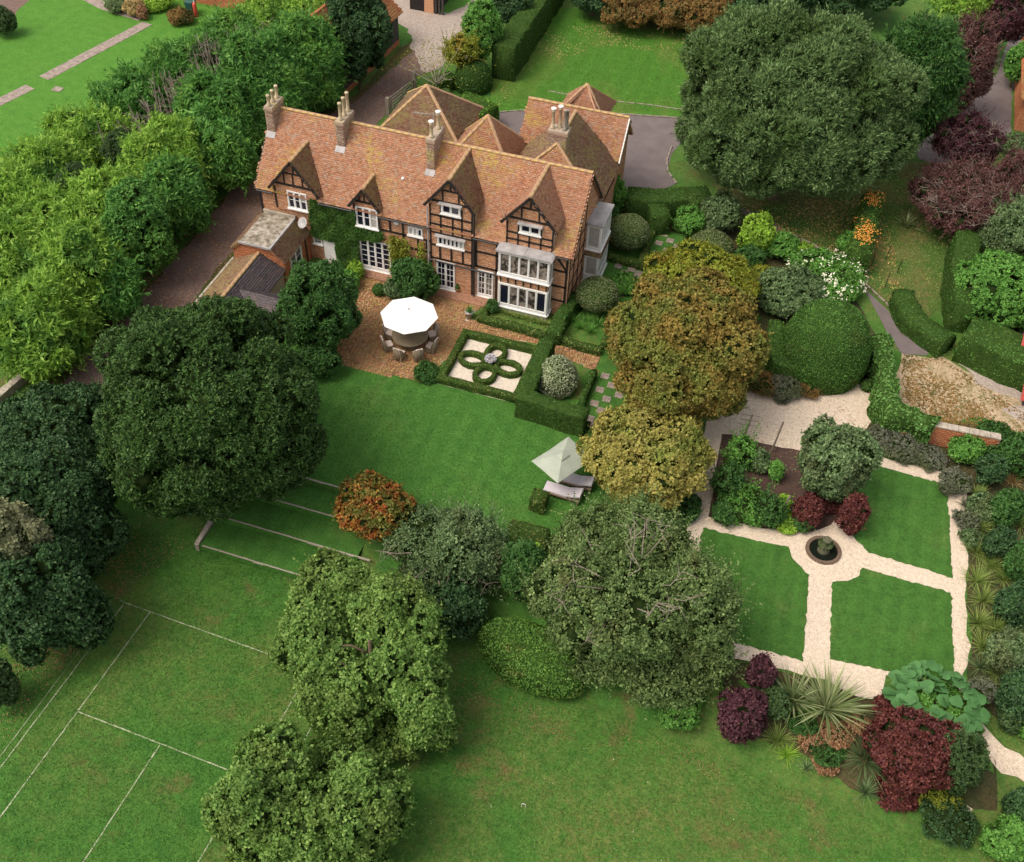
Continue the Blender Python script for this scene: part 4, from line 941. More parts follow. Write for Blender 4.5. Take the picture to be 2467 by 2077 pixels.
MB().box(-5.1, YF-.18, 2.72, -3.0, YF-.05, 2.88).build('roof_upstand', M_stonepale, H)
roof([(-2.12, AY0-.12, 1.92), (-2.12, YF-.05, 1.92), (-2.99, YF-.05, 2.68), (-2.99, AY0-.12, 2.68)], M_tile_moss_shade); roof([(-5.02, AY0-.1, 2.66), (-5.02, YF, 2.66), (-5.7, YF, 2.1), (-5.7, AY0-.1, 2.1)], M_tile_moss_shade)
window('E', -2.28, 22.35, 23.75, .15, 1.84, 2, 1, 3, kick=.1, fr=.09)
MB().tube([(-2.2, 24.3, 1.9), (-2.18, 24.3, .2), (-2.05, 24.2, .1)], .045, 7).build('downpipe', M_black, H)
# lower slate outbuilding
mb = MB(); sec = [(-5.3, 0), (-2.45, 0), (-2.45, 1.45), (-3.85, 2.1), (-5.3, 1.45)]
mb.v = [(x, 16.9, z) for x, z in sec]+[(x, AY0-.004, z) for x, z in sec]; k = 5
mb.f = [tuple(range(k)), tuple(range(k, 2*k))[::-1]]+[(i, k+i, k+(i+1) % k, (i+1) % k) for i in range(k)]; mb.build('outbuilding_wall', M_mortar, H)
roof([(-2.2, 18.6, 1.4), (-2.2, AY0-.03, 1.4), (-3.85, AY0-.03, 2.22), (-3.85, 16.8, 2.22)], M_slate, tw=.25, ex=.14); roof([(-5.55, AY0-.03, 1.35), (-5.55, 16.8, 1.35), (-3.85, 16.8, 2.22), (-3.85, AY0-.03, 2.22)], M_tile_moss_shade)
ridge((-3.85, 16.8, 2.25), (-3.85, AY0-.05, 2.25)); MB().box(-5.7, 16.8, 1.3, -5.58, AY0, 1.40).build('gutter', M_stonepale, H)
roof([(-3.9, 17.3, 1.3), (-.9, 17.3, 1.3), (-.9, 18.5, 2.0), (-3.9, 18.5, 2.0)], M_slate, tw=.25, ex=.14); roof([(-.9, 19.7, 1.3), (-3.3, 19.7, 1.3), (-3.3, 18.5, 2.0), (-.9, 18.5, 2.0)], M_slate, tw=.25, ex=.14)
MB().box(-3.8, 17.45, 0, -1.0, 19.55, 1.35).build('outbuilding_wall', M_brickred, H); MB().bar((-3.9, 17.3, 1.36), (-2.25, 18.6, 1.9), .12, .05).build('lead_flashing', M_stonepale, H)
MB().box(-3.9, 16.6, 0, -1.2, 16.95, 1.5).build('outbuilding_wall', M_brickred, H)
# fittings on the house that are things of their own
sd = empty('satellite_dish', (-2.4, 24.5, 2.6), 0, 'grey satellite dish above the low annexe roof, beside the ivy', 'satellite dish')
mb = MB(); mb.tube([(-2.15, 24.9, 2.4), (-2.35, 24.55, 2.75)], .02, 6); mb.build('bracket', M_black, sd)
mb = MB(); mb.lathe(0, 0, [(.02, -.06), (.2, -.03), (.34, .04), (.33, .05), (.18, -.01), (.02, -.03)], 16); me = mb.mesh('dish', True); o = link('dish', me, M_lead, sd, False); o.location = (0.05, .02, .2); o.rotation_euler = (math.radians(50), 0, math.radians(-20))
mb = MB(); mb.lathe(0, 0, [(.17, 0), (.17, .06), (.12, .08)], 16); o = mb.build('alarm_box', M_white); o.location = (3.45, YF-.02, 4.0); o.rotation_euler = (math.pi/2, 0, 0); tag(o, 'small round white box on the brick wall below the eaves', 'alarm box')
# ================================================================== FOLIAGE MATERIALS
F_yew = foliage('yew_leaves', (.022, .052, .012), (.040, .086, .018), (.080, .145, .032), trans=.15)
F_yewm = foliage('mid_yew_leaves', (.030, .085, .020), (.050, .125, .028), (.08, .16, .035), trans=.2)
F_coy = foliage('golden_conifer_leaves', (.13, .25, .035), (.22, .37, .05), (.34, .48, .085), patch=(.09, .20, .035), pscale=.5, pr=(.5, .64))
F_cod = foliage('green_conifer_leaves', (.050, .14, .028), (.090, .225, .044), (.15, .31, .065), patch=(.15, .29, .05), pscale=.45, pr=(.50, .64))
F_dark = foliage('dark_leaves', (.020, .050, .018), (.038, .084, .028), (.07, .135, .045), trans=.15)
F_holly = foliage('olive_leaves', (.04, .075, .028), (.06, .11, .035), (.10, .15, .05))
F_pale = foliage('pale_tan_leaves', (.22, .23, .12), (.30, .31, .16), (.36, .34, .18), patch=(.13, .16, .07), pr=(.5, .65))
F_oak = foliage('light_green_leaves', (.07, .14, .028), (.14, .24, .05), (.27, .38, .10), patch=(.18, .25, .06), pr=(.5, .68))
F_will = foliage('willow_leaves', (.065, .115, .040), (.13, .205, .070), (.24, .33, .13), patch=(.09, .15, .04), pr=(.5, .65))
F_maple = foliage('orange_brown_maple_leaves', (.13, .13, .028), (.25, .175, .04), (.34, .23, .06), patch=(.17, .20, .04), pscale=.5, pr=(.42, .60))
F_mapy = foliage('yellow_green_maple_leaves', (.15, .20, .026), (.24, .27, .032), (.33, .33, .045), patch=(.27, .20, .032), pscale=.6, pr=(.54, .66))
F_gold = foliage('golden_leaves', (.22, .22, .05), (.34, .30, .075), (.44, .38, .11), patch=(.20, .25, .05), pscale=.5, pr=(.48, .66))
F_red = foliage('red_maple_leaves', (.26, .06, .025), (.36, .13, .032), (.38, .24, .045), patch=(.18, .19, .04), pscale=1.1, pr=(.46, .55))
F_sage = foliage('grey_green_leaves', (.07, .12, .045), (.13, .20, .08), (.25, .33, .15), patch=(.12, .15, .06), pr=(.5, .65))
F_apple = foliage('apple_leaves', (.07, .12, .035), (.13, .19, .06), (.27, .35, .125), patch=(.19, .21, .075), pr=(.54, .68))
F_purp = foliage('purple_leaves', (.040, .015, .020), (.070, .025, .032), (.13, .05, .06), trans=.2)
F_wine = foliage('wine_red_leaves', (.055, .016, .016), (.105, .028, .026), (.18, .06, .045), trans=.2)
F_plum = foliage('dusky_plum_leaves', (.07, .030, .030), (.12, .055, .05), (.18, .09, .075), trans=.2)
F_box = foliage('box_leaves', (.05, .08, .018), (.10, .145, .030), (.19, .225, .055), patch=(.18, .17, .045), pscale=1.3, pr=(.5, .64), trans=.15)
F_boxb = foliage('fresh_box_leaves', (.05, .12, .02), (.09, .19, .03), (.16, .28, .05), patch=(.14, .15, .04), pscale=.9, pr=(.55, .68), trans=.15)
F_hedge = foliage('clipped_yew_leaves', (.022, .060, .012), (.045, .105, .02), (.10, .19, .038), patch=(.08, .125, .025), pscale=.8, pr=(.52, .66), trans=.12)
F_dome = foliage('dome_yew_leaves', (.030, .080, .014), (.062, .15, .026), (.12, .23, .042), patch=(.095, .145, .03), pscale=.7, pr=(.54, .68), trans=.12)
F_lime = foliage('lime_leaves', (.17, .30, .03), (.26, .42, .045), (.36, .50, .08))
F_brt = foliage('bright_green_leaves', (.08, .20, .035), (.12, .28, .05), (.18, .34, .07))
F_hbrt = foliage('bright_hedge_leaves', (.10, .24, .018), (.15, .32, .026), (.22, .40, .05), patch=(.09, .20, .025), pr=(.5, .6))
F_var = foliage('variegated_leaves', (.20, .26, .12), (.34, .38, .22), (.52, .54, .38))
F_olv = foliage('olive_clipped_leaves', (.10, .135, .05), (.15, .185, .075), (.21, .24, .11))
F_ivy = foliage('ivy_leaves', (.030, .075, .012), (.055, .125, .020), (.09, .17, .03), patch=(.10, .17, .03), pscale=1.3, pr=(.58, .7))
F_ivyw = foliage('wall_ivy_leaves', (.07, .17, .035), (.12, .25, .055), (.20, .35, .10))
F_lav = foliage('lavender_leaves', (.13, .14, .10), (.18, .19, .135), (.25, .25, .19), patch=(.13, .16, .07))
F_grass = foliage('grass_tuft_leaves', (.15, .22, .05), (.22, .30, .07), (.34, .38, .12))
F_phor = foliage('sword_leaves', (.10, .15, .05), (.22, .27, .11), (.42, .45, .24))
F_straw = foliage('straw_leaves', (.38, .28, .12), (.48, .36, .16), (.3, .22, .08))
F_rust = foliage('seed_head_leaves', (.24, .12, .06), (.34, .19, .10), (.42, .27, .15))
F_big = foliage('broad_leaf', (.055, .14, .045), (.08, .19, .06), (.11, .24, .085))
F_fall = foliage('fallen_leaf', (.30, .15, .05), (.42, .25, .09), (.48, .36, .13), trans=0)
F_berry = foliage('orange_berries', (.55, .20, .04), (.62, .30, .06), trans=0)
F_flower = foliage('cream_flowers', (.72, .70, .50), (.85, .83, .66), trans=.1)
F_rough = foliage('brownish_shrub_leaves', (.20, .11, .035), (.28, .16, .05), (.16, .15, .05), patch=(.09, .10, .03), pr=(.5, .6))
T = crown_thing
# ---- conifer belt at the left
G1 = 'conifers in the tall belt between the bright lawn and the track'
tw = dict(twigs=0)
for (x, y, a, b, m, st, lb) in [
    (560, 45, 85, 50, F_coy, 'fir', 'yellow green conifer at the top end of the belt, just below the green bin'),
    (655, 42, 75, 60, F_coy, 'fir', 'yellow green conifer beside the dark broad tree near the barn'),
    (470, 88, 72, 52, F_cod, 'fir', 'green conifer on the lawn side of the belt above the tallest bare stems'),
    (372, 140, 78, 58, F_cod, 'fir', 'green conifer on the lawn side left of the large patch of bare stems'),
    (272, 205, 72, 58, F_cod, 'fir', 'green conifer on the lawn side facing the small stone in the grass'),
    (180, 285, 78, 60, F_coy, 'fir', 'yellow green conifer on the lawn side beside a dark olive shrub'),
    (92, 360, 80, 68, F_coy, 'fir', 'yellow green conifer on the lawn edge near the left border'),
    (18, 420, 78, 74, F_coy, 'fir', 'yellow green conifer cut by the left edge, beside the lawn corner'),
    (615, 140, 85, 95, F_cod, 'fir', 'dark green conifer on the track side behind the left house chimney'),
    (540, 190, 85, 100, F_cod, 'fir', 'dense green conifer overhanging the track level with the left gable end'),
    (445, 255, 80, 92, F_cod, 'fir', 'green conifer with layered fronds, left of the house roof corner'),
    (345, 340, 82, 88, F_coy, 'fir', 'big yellow green conifer with a bare branch gap, middle of the belt'),
    (285, 480, 72, 95, F_cod, 'broad', 'dark green conifer hanging low over the shaded track'),
    (215, 440, 80, 85, F_coy, 'fir', 'yellow green conifer between two dark olive shrubs'),
    (170, 560, 82, 95, F_coy, 'fir', 'spreading yellow green conifer over the track bend'),
    (640, 175, 55, 55, F_cod, 'fir', 'dark green conifer low on the track side, nearest the rear verge wall'),
    (548, 250, 60, 74, F_cod, 'fir', 'dark green conifer on the track side just left of the first chimney'),
    (455, 325, 66, 76, F_cod, 'fir', 'green conifer over the track opposite the left gable'),
    (365, 410, 64, 80, F_cod, 'fir', 'green conifer over the track opposite the flat roofed annexe'),
    (225, 590, 62, 72, F_cod, 'fir', 'dark green conifer over the track above the huge yew'),
    (105, 690, 64, 62, F_cod, 'fir', 'dark green conifer at the track bend above the stone kerb'),
    (130, 470, 84, 78, F_coy, 'fir', 'yellow green conifer filling the belt below the round olive shrub'),
    (420, 290, 62, 60, F_cod, 'fir', 'mid green conifer below the widest patch of bare stems'),
    (60, 520, 95, 85, F_coy, 'fir', 'yellow green conifer near the left border with bare limbs inside'),
    (75, 665, 105, 95, F_coy, 'fir', 'lowest yellow green conifer of the belt, above the stone kerb')]:
    T('conifer_tree', lb, 'conifer', x, y, a, b, 0, st, m, G1, dens=.95)
for (x, y, a, b, lb) in [(248, 302, 42, 40, 'small dark olive shrub inside the conifer belt, upper one of the two'), (165, 395, 62, 58, 'round dark olive shrub inside the conifer belt near the left border'), (430, 120, 46, 40, 'dull olive twiggy shrub between the bare stems at the top of the belt')]:
    T('olive_shrub', lb, 'shrub', x, y, a, b, 1.6, 'fine', F_holly, 'olive shrubs growing through the conifer belt', dens=.8)
T('broad_tree', 'dark broadleaved tree standing between the conifer belt and the barn', 'tree', 728, 70, 62, 105, .3, 'broad', F_dark)
def stems(name, label, px, py, n, w, h, z0, lean):  # bare cut stems of the belt conifers
    p = P(px, py, z0); mb = MB()
    for i in range(n):
        a = rnd.gauss(0, .9); b = rnd.gauss(0, .45)
        s = np.array([p[0]+a*w*.5, p[1]+b*w*.6+a*w*.45, z0-1.5]); e = s+np.array([rnd.gauss(-.35, .35)*lean, rnd.gauss(0, .3)*lean, 1.5+h*rnd.uniform(.35, 1.1)])
        mid = (s+e)/2+np.array([rnd.gauss(0, .06), rnd.gauss(0, .06), 0]); r = rnd.uniform(.025, .06)
        mb.tube([s, mid, e], [r, r*.85, r*.5], 5)
        for _ in range(3):
            q = mid+(e-mid)*rnd.uniform(0, .9); f = q+np.array([rnd.gauss(0, .35), rnd.gauss(0, .35), rnd.uniform(.1, .5)]); mb.tube([q, f], [.02, .008], 4, False)
    o = mb.build(name, MATS['twig']); o.data.materials[0] = MATS['twig']; tag(o, label, 'cut stems', 'bare cut stems inside the conifer belt'); return o
stems('cut_stems', 'tallest bare cut conifer stems at the upper end of the belt', 468, 128, 24, 1.8, 2.0, 3.4, 1)
stems('cut_stems', 'widest patch of bare pinkish stems in the middle of the belt', 402, 198, 46, 2.4, 2.0, 3.0, 1)
stems('cut_stems', 'short bare stems just left of the widest patch', 318, 245, 22, 1.8, 1.4, 3.0, .8)
stems('cut_stems', 'small tuft of bare stems lowest in the belt', 288, 272, 14, 1.2, 1.0, 3.0, .8)
stems('cut_stems', 'bare stems highest in the picture, under the yellow green top', 545, 78, 12, 1.3, 1.0, 3.4, .8)
# low kerb wall at the lower end of the belt and wall beside the rear track
def low_wall(name, label, pts, h, w, mat, cop=None, cat='wall', bm_=None):
    q = [P(a, b, 0)[:2] for a, b in pts]; r = empty(name, (float(q[0][0]), float(q[0][1]), 0), 0, label, cat)
    for i in range(len(q)-1):
        a = Vector((*q[i], 0)); b = Vector((*q[i+1], 0)); MB().bar(a+Vector((0, 0, h/2)), b+Vector((0, 0, h/2)), w, h).build('wall_face', mat, r)
        d = (b-a); L = d.length; d.normalize(); n = max(1, int(L/.5))
        if cop:
            for k in range(n):
                s = a+d*(L*k/n+.01)+Vector((0, 0, h+.02)); e = a+d*(L*(k+1)/n-.01)+Vector((0, 0, h+.02+rnd.uniform(-.01, .01))); MB().bar(s, e, w+.07, .07).build('coping_stone', cop, r)
        if bm_:
            nr = Vector((-d.y, d.x, 0)); A = []
            for row in range(int(h/.085)):
                for k in range(int(L/.24)):
                    for sg in (1, -1):
                        c0 = a+d*((k+.5+(row % 2)*.5)*.24)+nr*sg*(w/2+.004)+Vector((0, 0, row*.085+.045))
                        if (k+.5+(row % 2)*.5)*.24 < L-.1: A.append((c0, d, nr, sg))
            V = []; Q = []
            for c0, dd, nr, sg in A:
                i0 = len(V); o_ = .008*rnd.random()
                for su, sz, sn in ((-1, -1, 1), (1, -1, 1), (1, 1, 1), (-1, 1, 1), (-1, -1, -1), (1, -1, -1), (1, 1, -1), (-1, 1, -1)):
                    V.append(tuple(c0+dd*su*.112+Vector((0, 0, sz*.037))+nr*sg*(sn*.008+o_)))
                Q += [(i0, i0+1, i0+2, i0+3), (i0, i0+4, i0+5, i0+1), (i0+1, i0+5, i0+6, i0+2), (i0+2, i0+6, i0+7, i0+3), (i0+3, i0+7, i0+4, i0)]
            o = link('brickwork', npmesh('brickwork', np.array(V), np.array(Q)), bm_, r); o['kind'] = 'stuff'
    return r
low_wall('kerb_wall', 'low stone kerb below the lowest conifer at the left border', [(-30, 850), (12, 812), (70, 762), (128, 712)], .45, .35, M_stone, M_stonepale)
low_wall('verge_wall', 'low pale wall beside the track behind the left chimneys', [(668, 208), (700, 180), (735, 148), (768, 128)], .5, .4, M_stone, M_stonepale)
# ---- trees left of the lawn
T('yew_tree', 'huge dark yew tree, largest tree left of the lawn', 'tree', 428, 834, 226, 226, .3, 'yew', F_yew, dens=1.05, multi=[(428, 838, 222, 222, .3), (405, 740, 150, 120, 2.5), (510, 900, 150, 130, 1.0)])
T('yew_tree', 'round mid green yew between the white parasol and the outbuilding', 'tree', 655, 632, 82, 92, .2, 'yew', F_yewm)
T('shrub', 'small green shrub at the foot of the round yew by the patio corner', 'shrub', 655, 735, 38, 38, 0, 'shrub', F_yewm)
T('dark_tree', 'dark blue green tree below the track, upper one of three', 'tree', 105, 885, 125, 100, .3, 'broad', F_dark, 'dark trees at the left border')
T('dark_tree', 'dark blue green tree behind the huge yew, middle one of three', 'tree', 95, 1050, 150, 150, .3, 'broad', F_dark, 'dark trees at the left border')
T('dark_tree', 'dark blue green tree beside the tennis lawn, lowest of three', 'tree', 70, 1215, 120, 140, .3, 'broad', F_dark, 'dark trees at the left border')
T('pale_tree', 'pale tan leaved tree cut by the left border beside the dark trees', 'tree', 10, 1120, 80, 130, 3.0, 'broad', F_pale)
T('small_shrub', 'small green shrub at the left border below the pale tree', 'shrub', -10, 1395, 40, 70, 0, 'shrub', F_holly)
T('red_maple', 'small maple with red and orange leaves beside the turf terraces', 'maple', 766, 1038, 74, 66, .3, 'maple', F_red)
T('grey_green_tree', 'soft grey green tree right of the red maple', 'tree', 905, 1135, 135, 112, .5, 'airy', F_sage, twigs=10, dens=1.4, multi=[(862, 1095, 84, 68, .6), (955, 1120, 76, 78, .8), (905, 1185, 92, 72, .3), (1000, 1150, 42, 60, .2)])
T('flowering_shrub', 'small shrub with whitish tips at the back of the grey green tree', 'shrub', 948, 1080, 30, 36, 1.2, 'shrub', F_var)
T('dark_shrub', 'dark shrub in the shade below the grey green tree', 'shrub', 935, 1245, 55, 60, 0, 'broad', F_dark)
T('light_green_tree', 'large light green tree in the lower middle, upper one of the pair', 'tree', 745, 1330, 150, 170, .6, 'broad', F_oak, 'pair of large light green trees', dens=1.1, multi=[(692, 1205, 82, 78, 3.0), (645, 1300, 76, 92, 1.2), (790, 1265, 88, 92, 2.4), (700, 1400, 98, 100, .6), (838, 1370, 84, 96, 1.0), (790, 1465, 96, 84, .3), (870, 1470, 58, 84, .2)])
T('light_green_tree', 'large light green tree at the bottom border', 'tree', 625, 1640, 160, 150, .6, 'broad', F_oak, 'pair of large light green trees', dens=1.1, multi=[(560, 1565, 82, 78, 2.5), (672, 1570, 80, 72, 2.0), (505, 1665, 74, 96, .8), (745, 1650, 88, 96, .8), (620, 1685, 100, 96, 2.0), (560, 1760, 100, 70, .6), (700, 1760, 100, 70, .6)])
T('apple_tree', 'wide grey green apple tree with open twiggy crown', 'apple tree', 1292, 1225, 170, 170, .5, 'airy', F_apple, twigs=22, dens=1.5, multi=[(1232, 1118, 108, 84, 1.6), (1335, 1115, 78, 80, 1.6), (1172, 1215, 84, 98, .6), (1290, 1240, 130, 120, 2.0), (1418, 1245, 88, 104, .6), (1345, 1350, 110, 88, .4), (1235, 1330, 84, 70, .5), (1450, 1340, 50, 56, .2)])
T('green_shrub', 'small bright green shrub at the lower foot of the apple tree', 'shrub', 1392, 1452, 38, 38, 0, 'shrub', F_brt)
T('laurel_shrub', 'dark glossy shrub with lime tips left of the apple tree', 'shrub', 1068, 1170, 46, 66, 0, 'shrub', F_yewm)
T('lime_shrub', 'lime and cream leaved twigs on the laurel beside the apple tree', 'shrub', 1085, 1150, 24, 52, 1.0, 'shrub', F_lime, dens=.6)
def HP(pts, h): return [tuple(P(a, b, h)[:2]) for a, b in pts]
def hedge(name, label, pts, w, h, mat, group=None, top=None, dens=140, L=.12, W=.07, amp=.04, cat='hedge', z=None, closed=False, round_=.12, taper=.0, base=0, jit=.75):
    q = HP(pts, (top if top is not None else h)+base)
    V, F = hedge_path(q, w, h, base if z is None else z, round_, amp, .35, closed, taper)
    return clipped(name, label, cat, V, F, mat, group, dens, L, W, jit, lift=.05)
a_ = np.array(P(985, 1262, .2)[:2]); b_ = np.array(P(1200, 1385, .2)[:2]); V, F = dome((0, 0), 1.0, 1.0, 0, 'dome', 36, 14, 0); m_ = (a_+b_)/2; d_ = (b_-a_); L_ = np.linalg.norm(d_); d_ /= L_
V = np.stack([m_[0]+V[:, 0]*L_/2*d_[0]-V[:, 1]*1.42*d_[1], m_[1]+V[:, 0]*L_/2*d_[1]+V[:, 1]*1.42*d_[0], -1.3+V[:, 2]*2.0], 1); V += smoothnoise(V, .07, 1.1)[:, None]
clipped('box_mound', 'long rounded clipped box mound below the laurel, beside the apple tree', 'hedge', V, F, F_boxb, None, 150, .10, .06, .6, lift=.03)
hedge('hedge_cube', 'small clipped cube of hedge next to the white loungers', [(1088, 1008), (1118, 1018)], .85, .85, F_box, dens=180)
hedge('hedge_block', 'low clipped hedge block right of the grey green tree', [(1040, 1082), (1120, 1100)], 1.3, .9, F_box, dens=180)
# ---- golden trees
T('maple_tree', 'wide yellow green maple behind the orange brown one', 'maple', 1430, 592, 130, 82, .8, 'maple', F_mapy, dens=1.1)
T('maple_tree', 'largest orange brown maple above the gravel garden', 'maple', 1403, 708, 168, 150, .8, 'maple', F_maple, dens=1.1)
T('golden_tree', 'golden yellow tree beside the square parasol', 'tree', 1328, 925, 140, 112, .7, 'maple', F_gold, dens=1.1)
T('green_shrub', 'green shrub in the shade beneath the golden tree', 'shrub', 1390, 1035, 45, 32, 0, 'shrub', F_yewm)
# ---- shrubbery between side garden and drive
T('flowering_shrub', 'green shrub dotted with cream flowers, nearest the yew dome', 'shrub', 1620, 598, 68, 52, 0, 'shrub', F_sage)
r_, p_, a_, b_, g_ = T('flowering_shrub', 'tall shrub covered in cream flower heads above the big yew dome', 'shrub', 1690, 565, 82, 50, 0, 'shrub', F_brt)
def specks(root, p, r, rz, n, mat, s, nm, cone=.4):
    d = sphere_dirs(n); d[:, 2] = np.abs(d[:, 2])*.9+.05; d = unit(d); q = p+d*np.array([r, r, rz])*R8.uniform(.97, 1.07, (n, 1))
    k = 5; B = np.repeat(q, k, 0)+R8.normal(size=(n*k, 3))*s*.5
    V, Q = leafmesh(B, R8.normal(size=(n*k, 3)), unit(np.repeat(d, k, 0)+R8.normal(size=(n*k, 3))*.3), s, s*.9, 0)
    o = link(nm, npmesh(nm, V, Q), mat, root); o['kind'] = 'stuff'
specks(r_, p_, a_, b_, 150, F_flower, .11, 'flower_heads')
topiary('yew_dome', 'enormous clipped yew dome beside the garden drive', 1693, 694, 94, 84, F_dome, 'dome', dens=190, L=.09, W=.04, amp=.05)
hedge('yew_hedge', 'low clipped yew hedge at the foot of the yew dome', [(1590, 655), (1585, 700), (1600, 735), (1690, 762)], .8, 1.4, F_dome, dens=150)
topiary('box_dome', 'pointed grey green clipped dome behind the yellow green maple', 1457, 497, 53, 38, F_olv, 'egg', dens=200)
for (nm, x, y, a, b, st, m, lb) in [
    ('green_shrub', 1413, 450, 34, 30, 'shrub', F_brt, 'fresh green shrub left of the blue green one above the pointed dome'),
    ('green_shrub', 1474, 437, 44, 40, 'shrub', F_sage, 'blue green bushy shrub above the pointed dome'),
    ('lime_tree', 1549, 480, 34, 44, 'shrub', F_lime, 'bright lime yellow shrub, brightest in the shrubbery'),
    ('green_shrub', 1600, 505, 34, 30, 'shrub', F_brt, 'green shrub between the lime one and the curving drive'),
    ('green_shrub', 1535, 530, 34, 28, 'shrub', F_yewm, 'dark green shrub directly below the lime yellow one'),
    ('green_shrub', 1640, 520, 28, 22, 'shrub', F_lime, 'low yellow green shrub against the curving drive'),
    ('wispy_shrub', 1562, 575, 50, 34, 'fine', F_mapy, 'wispy yellow green shrub right of the yellow green maple'),
    ('clipped_shrub', 1650, 548, 40, 20, 'shrub', F_yewm, 'low dark shrub above the cream flowered one')]:
    T(nm, lb, 'shrub', x, y, a, b, 0, st, m, trunk=False)
for (x, y, a, b, m, lb) in [(1618, 765, 34, 16, F_var, 'pale leaved small shrub below the yew dome'), (1560, 785, 40, 14, F_rough, 'reddish low perennials at the gravel edge by the maple'), (1610, 792, 42, 14, F_lav, 'grey low perennials in the gravel edge bed'), (1655, 790, 36, 14, F_rough, 'brown seed heads in the gravel edge bed')]:
    T('low_shrub', lb, 'shrub', x, y, a, b, 0, 'fine', m, trunk=False)
q = P(1678, 790, 0); blades('grass_tuft', 'straw coloured grass tuft in the gravel edge bed', 'grass', q[0], q[1], F_straw, 150, .8, .02)
topiary('box_ball', 'small clipped ball by the gap in the ivy wall', 1775, 788, 13, 12, F_hedge, 'ball')
# ---- side garden right of the house
G2 = 'mushroom shaped topiary beside the house'
topiary('topiary_ball', 'clipped olive green ball beside the right hand bay, upper one', 1286, 474, 42, 36, F_olv, 'ball', .35, G2, stem=True, dens=190)
topiary('topiary_ball', 'clipped olive green ball near the front right corner of the house', 1222, 602, 42, 36, F_olv, 'ball', .35, G2, stem=True, dens=190)
hedge('box_hedge', 'low box hedge framing the upper topiary ball', [(1246, 518), (1312, 536), (1336, 462)], .38, .5, F_box, dens=190)
hedge('box_hedge', 'low box hedge framing the lower topiary ball toward the maple', [(1234, 702), (1262, 642)], .38, .5, F_box, dens=190)
hedge('yew_hedge', 'dark yew hedge running out from the front right house corner', [(1180, 598), (1150, 640), (1132, 678)], .8, 1.0, F_hedge, dens=150)
hedge('box_hedge', 'long low box hedge in front of the bay window', [(1008, 610), (985, 645), (1060, 664), (1150, 690), (1228, 712)], .42, .5, F_box, dens=190)
hedge('yew_hedge', 'tall dark yew hedge between the forecourt and the side garden', [(1285, 392), (1340, 398), (1430, 392), (1440, 412)], 1.5, 1.7, F_hedge)
hedge('yew_hedge', 'dark yew hedge behind the upper topiary ball', [(1340, 400), (1355, 442)], 1.2, 1.5, F_hedge)
T('green_shrub', 'fresh green climber at the rear right corner of the house', 'shrub', 1258, 398, 24, 38, 0, 'shrub', F_brt)
T('green_shrub', 'yellowish green shrub beside the upper topiary ball', 'shrub', 1292, 412, 24, 22, 0, 'shrub', F_mapy)
T('green_shrub', 'dark green shrub tight against the right hand bay', 'shrub', 1252, 450, 14, 30, 0, 'shrub', F_yewm)
T('low_shrub', 'dark leafy plants between the two topiary balls', 'shrub', 1280, 580, 30, 16, 0, 'shrub', F_brt, trunk=False)
for i, (x, y) in enumerate([(1185, 672), (1205, 680), (1222, 665), (1170, 660), (1200, 660)]):
    q = P(x, y, 0); blades('strap_leaved_plant', ['strap leaved plant at the yew hedge foot', 'strap leaved plant nearest the low box hedge', 'strap leaved plant nearest the maple in that group', 'strap leaved plant closest to the house wall', 'strap leaved plant in the centre of its group'][i], 'plant', q[0], q[1], F_brt, 70, .75, .035, group='strap leaved plants below the lower topiary ball')
# bed under the bay window
for i, x in enumerate(np.linspace(1030, 1118, 9)):
    q = P(x, 640+(x-1030)*.26, 0); blades('fern', 'yellow green fern under the bay window, '+['leftmost in the strip', 'second from the left', 'third from the left', 'fourth from the left', 'in the middle of the strip', 'fourth from the right', 'third from the right', 'second from the right', 'rightmost in the strip'][i], 'fern', q[0], q[1]-.1, F_grass, 40, .45, .05, group='ferns under the bay window')
T('green_shrub', 'small dark shrub left of the bay window inside the box hedge', 'shrub', 1008, 628, 12, 12, 0, 'shrub', F_yewm, trunk=False)
# ---- climbers and shrubs on the front wall
IV = [WY(560+x*.29476, 180+y*.29478, YF-.15) for x, y in [(640, 1010), (1010, 1120), (1020, 1250), (1215, 1280), (1225, 1350), (1040, 1345), (1060, 1600), (1040, 1720), (900, 1640), (870, 1520), (800, 1350), (665, 1320), (640, 1200)]]
iv = empty('wall_ivy', (0, YF-.1, 0), 0, 'dense green ivy covering the house wall around the white door', 'ivy')
xa = np.array([p[0] for p in IV]); za = np.array([p[1] for p in IV]); n = 26000
px_ = R8.uniform(xa.min()-.1, xa.max()+.1, n); pz_ = R8.uniform(max(0, za.min()), za.max(), n)
k = inpoly(px_+R8.normal(size=n)*.06, pz_+R8.normal(size=n)*.06, IV) & ~((px_ > -1.42) & (px_ < -.5) & (pz_ < 1.74)) & ~((px_ > .98) & (px_ < 2.4) & (pz_ > 3.25)) & ~((px_ > 1.0) & (px_ < 3.0) & (pz_ < 2.3))
px_, pz_ = px_[k], pz_[k]; n = len(px_); th = .10+.07*np.sin(px_*5)*np.sin(pz_*4.1)+R8.uniform(0, .06, n)
pts = np.stack([px_, YF-.02-th, pz_], 1); V, Q = leafmesh(pts, np.stack([R8.normal(size=n)*.5, -.5-R8.random(n)*.5, R8.normal(size=n)*.6-.3], 1), np.stack([R8.normal(size=n)*.4, -np.ones(n), .5+R8.normal(size=n)*.3], 1), .13, .12)
link('leaves', npmesh('leaves', V, Q), F_ivy, iv)['kind'] = 'stuff'
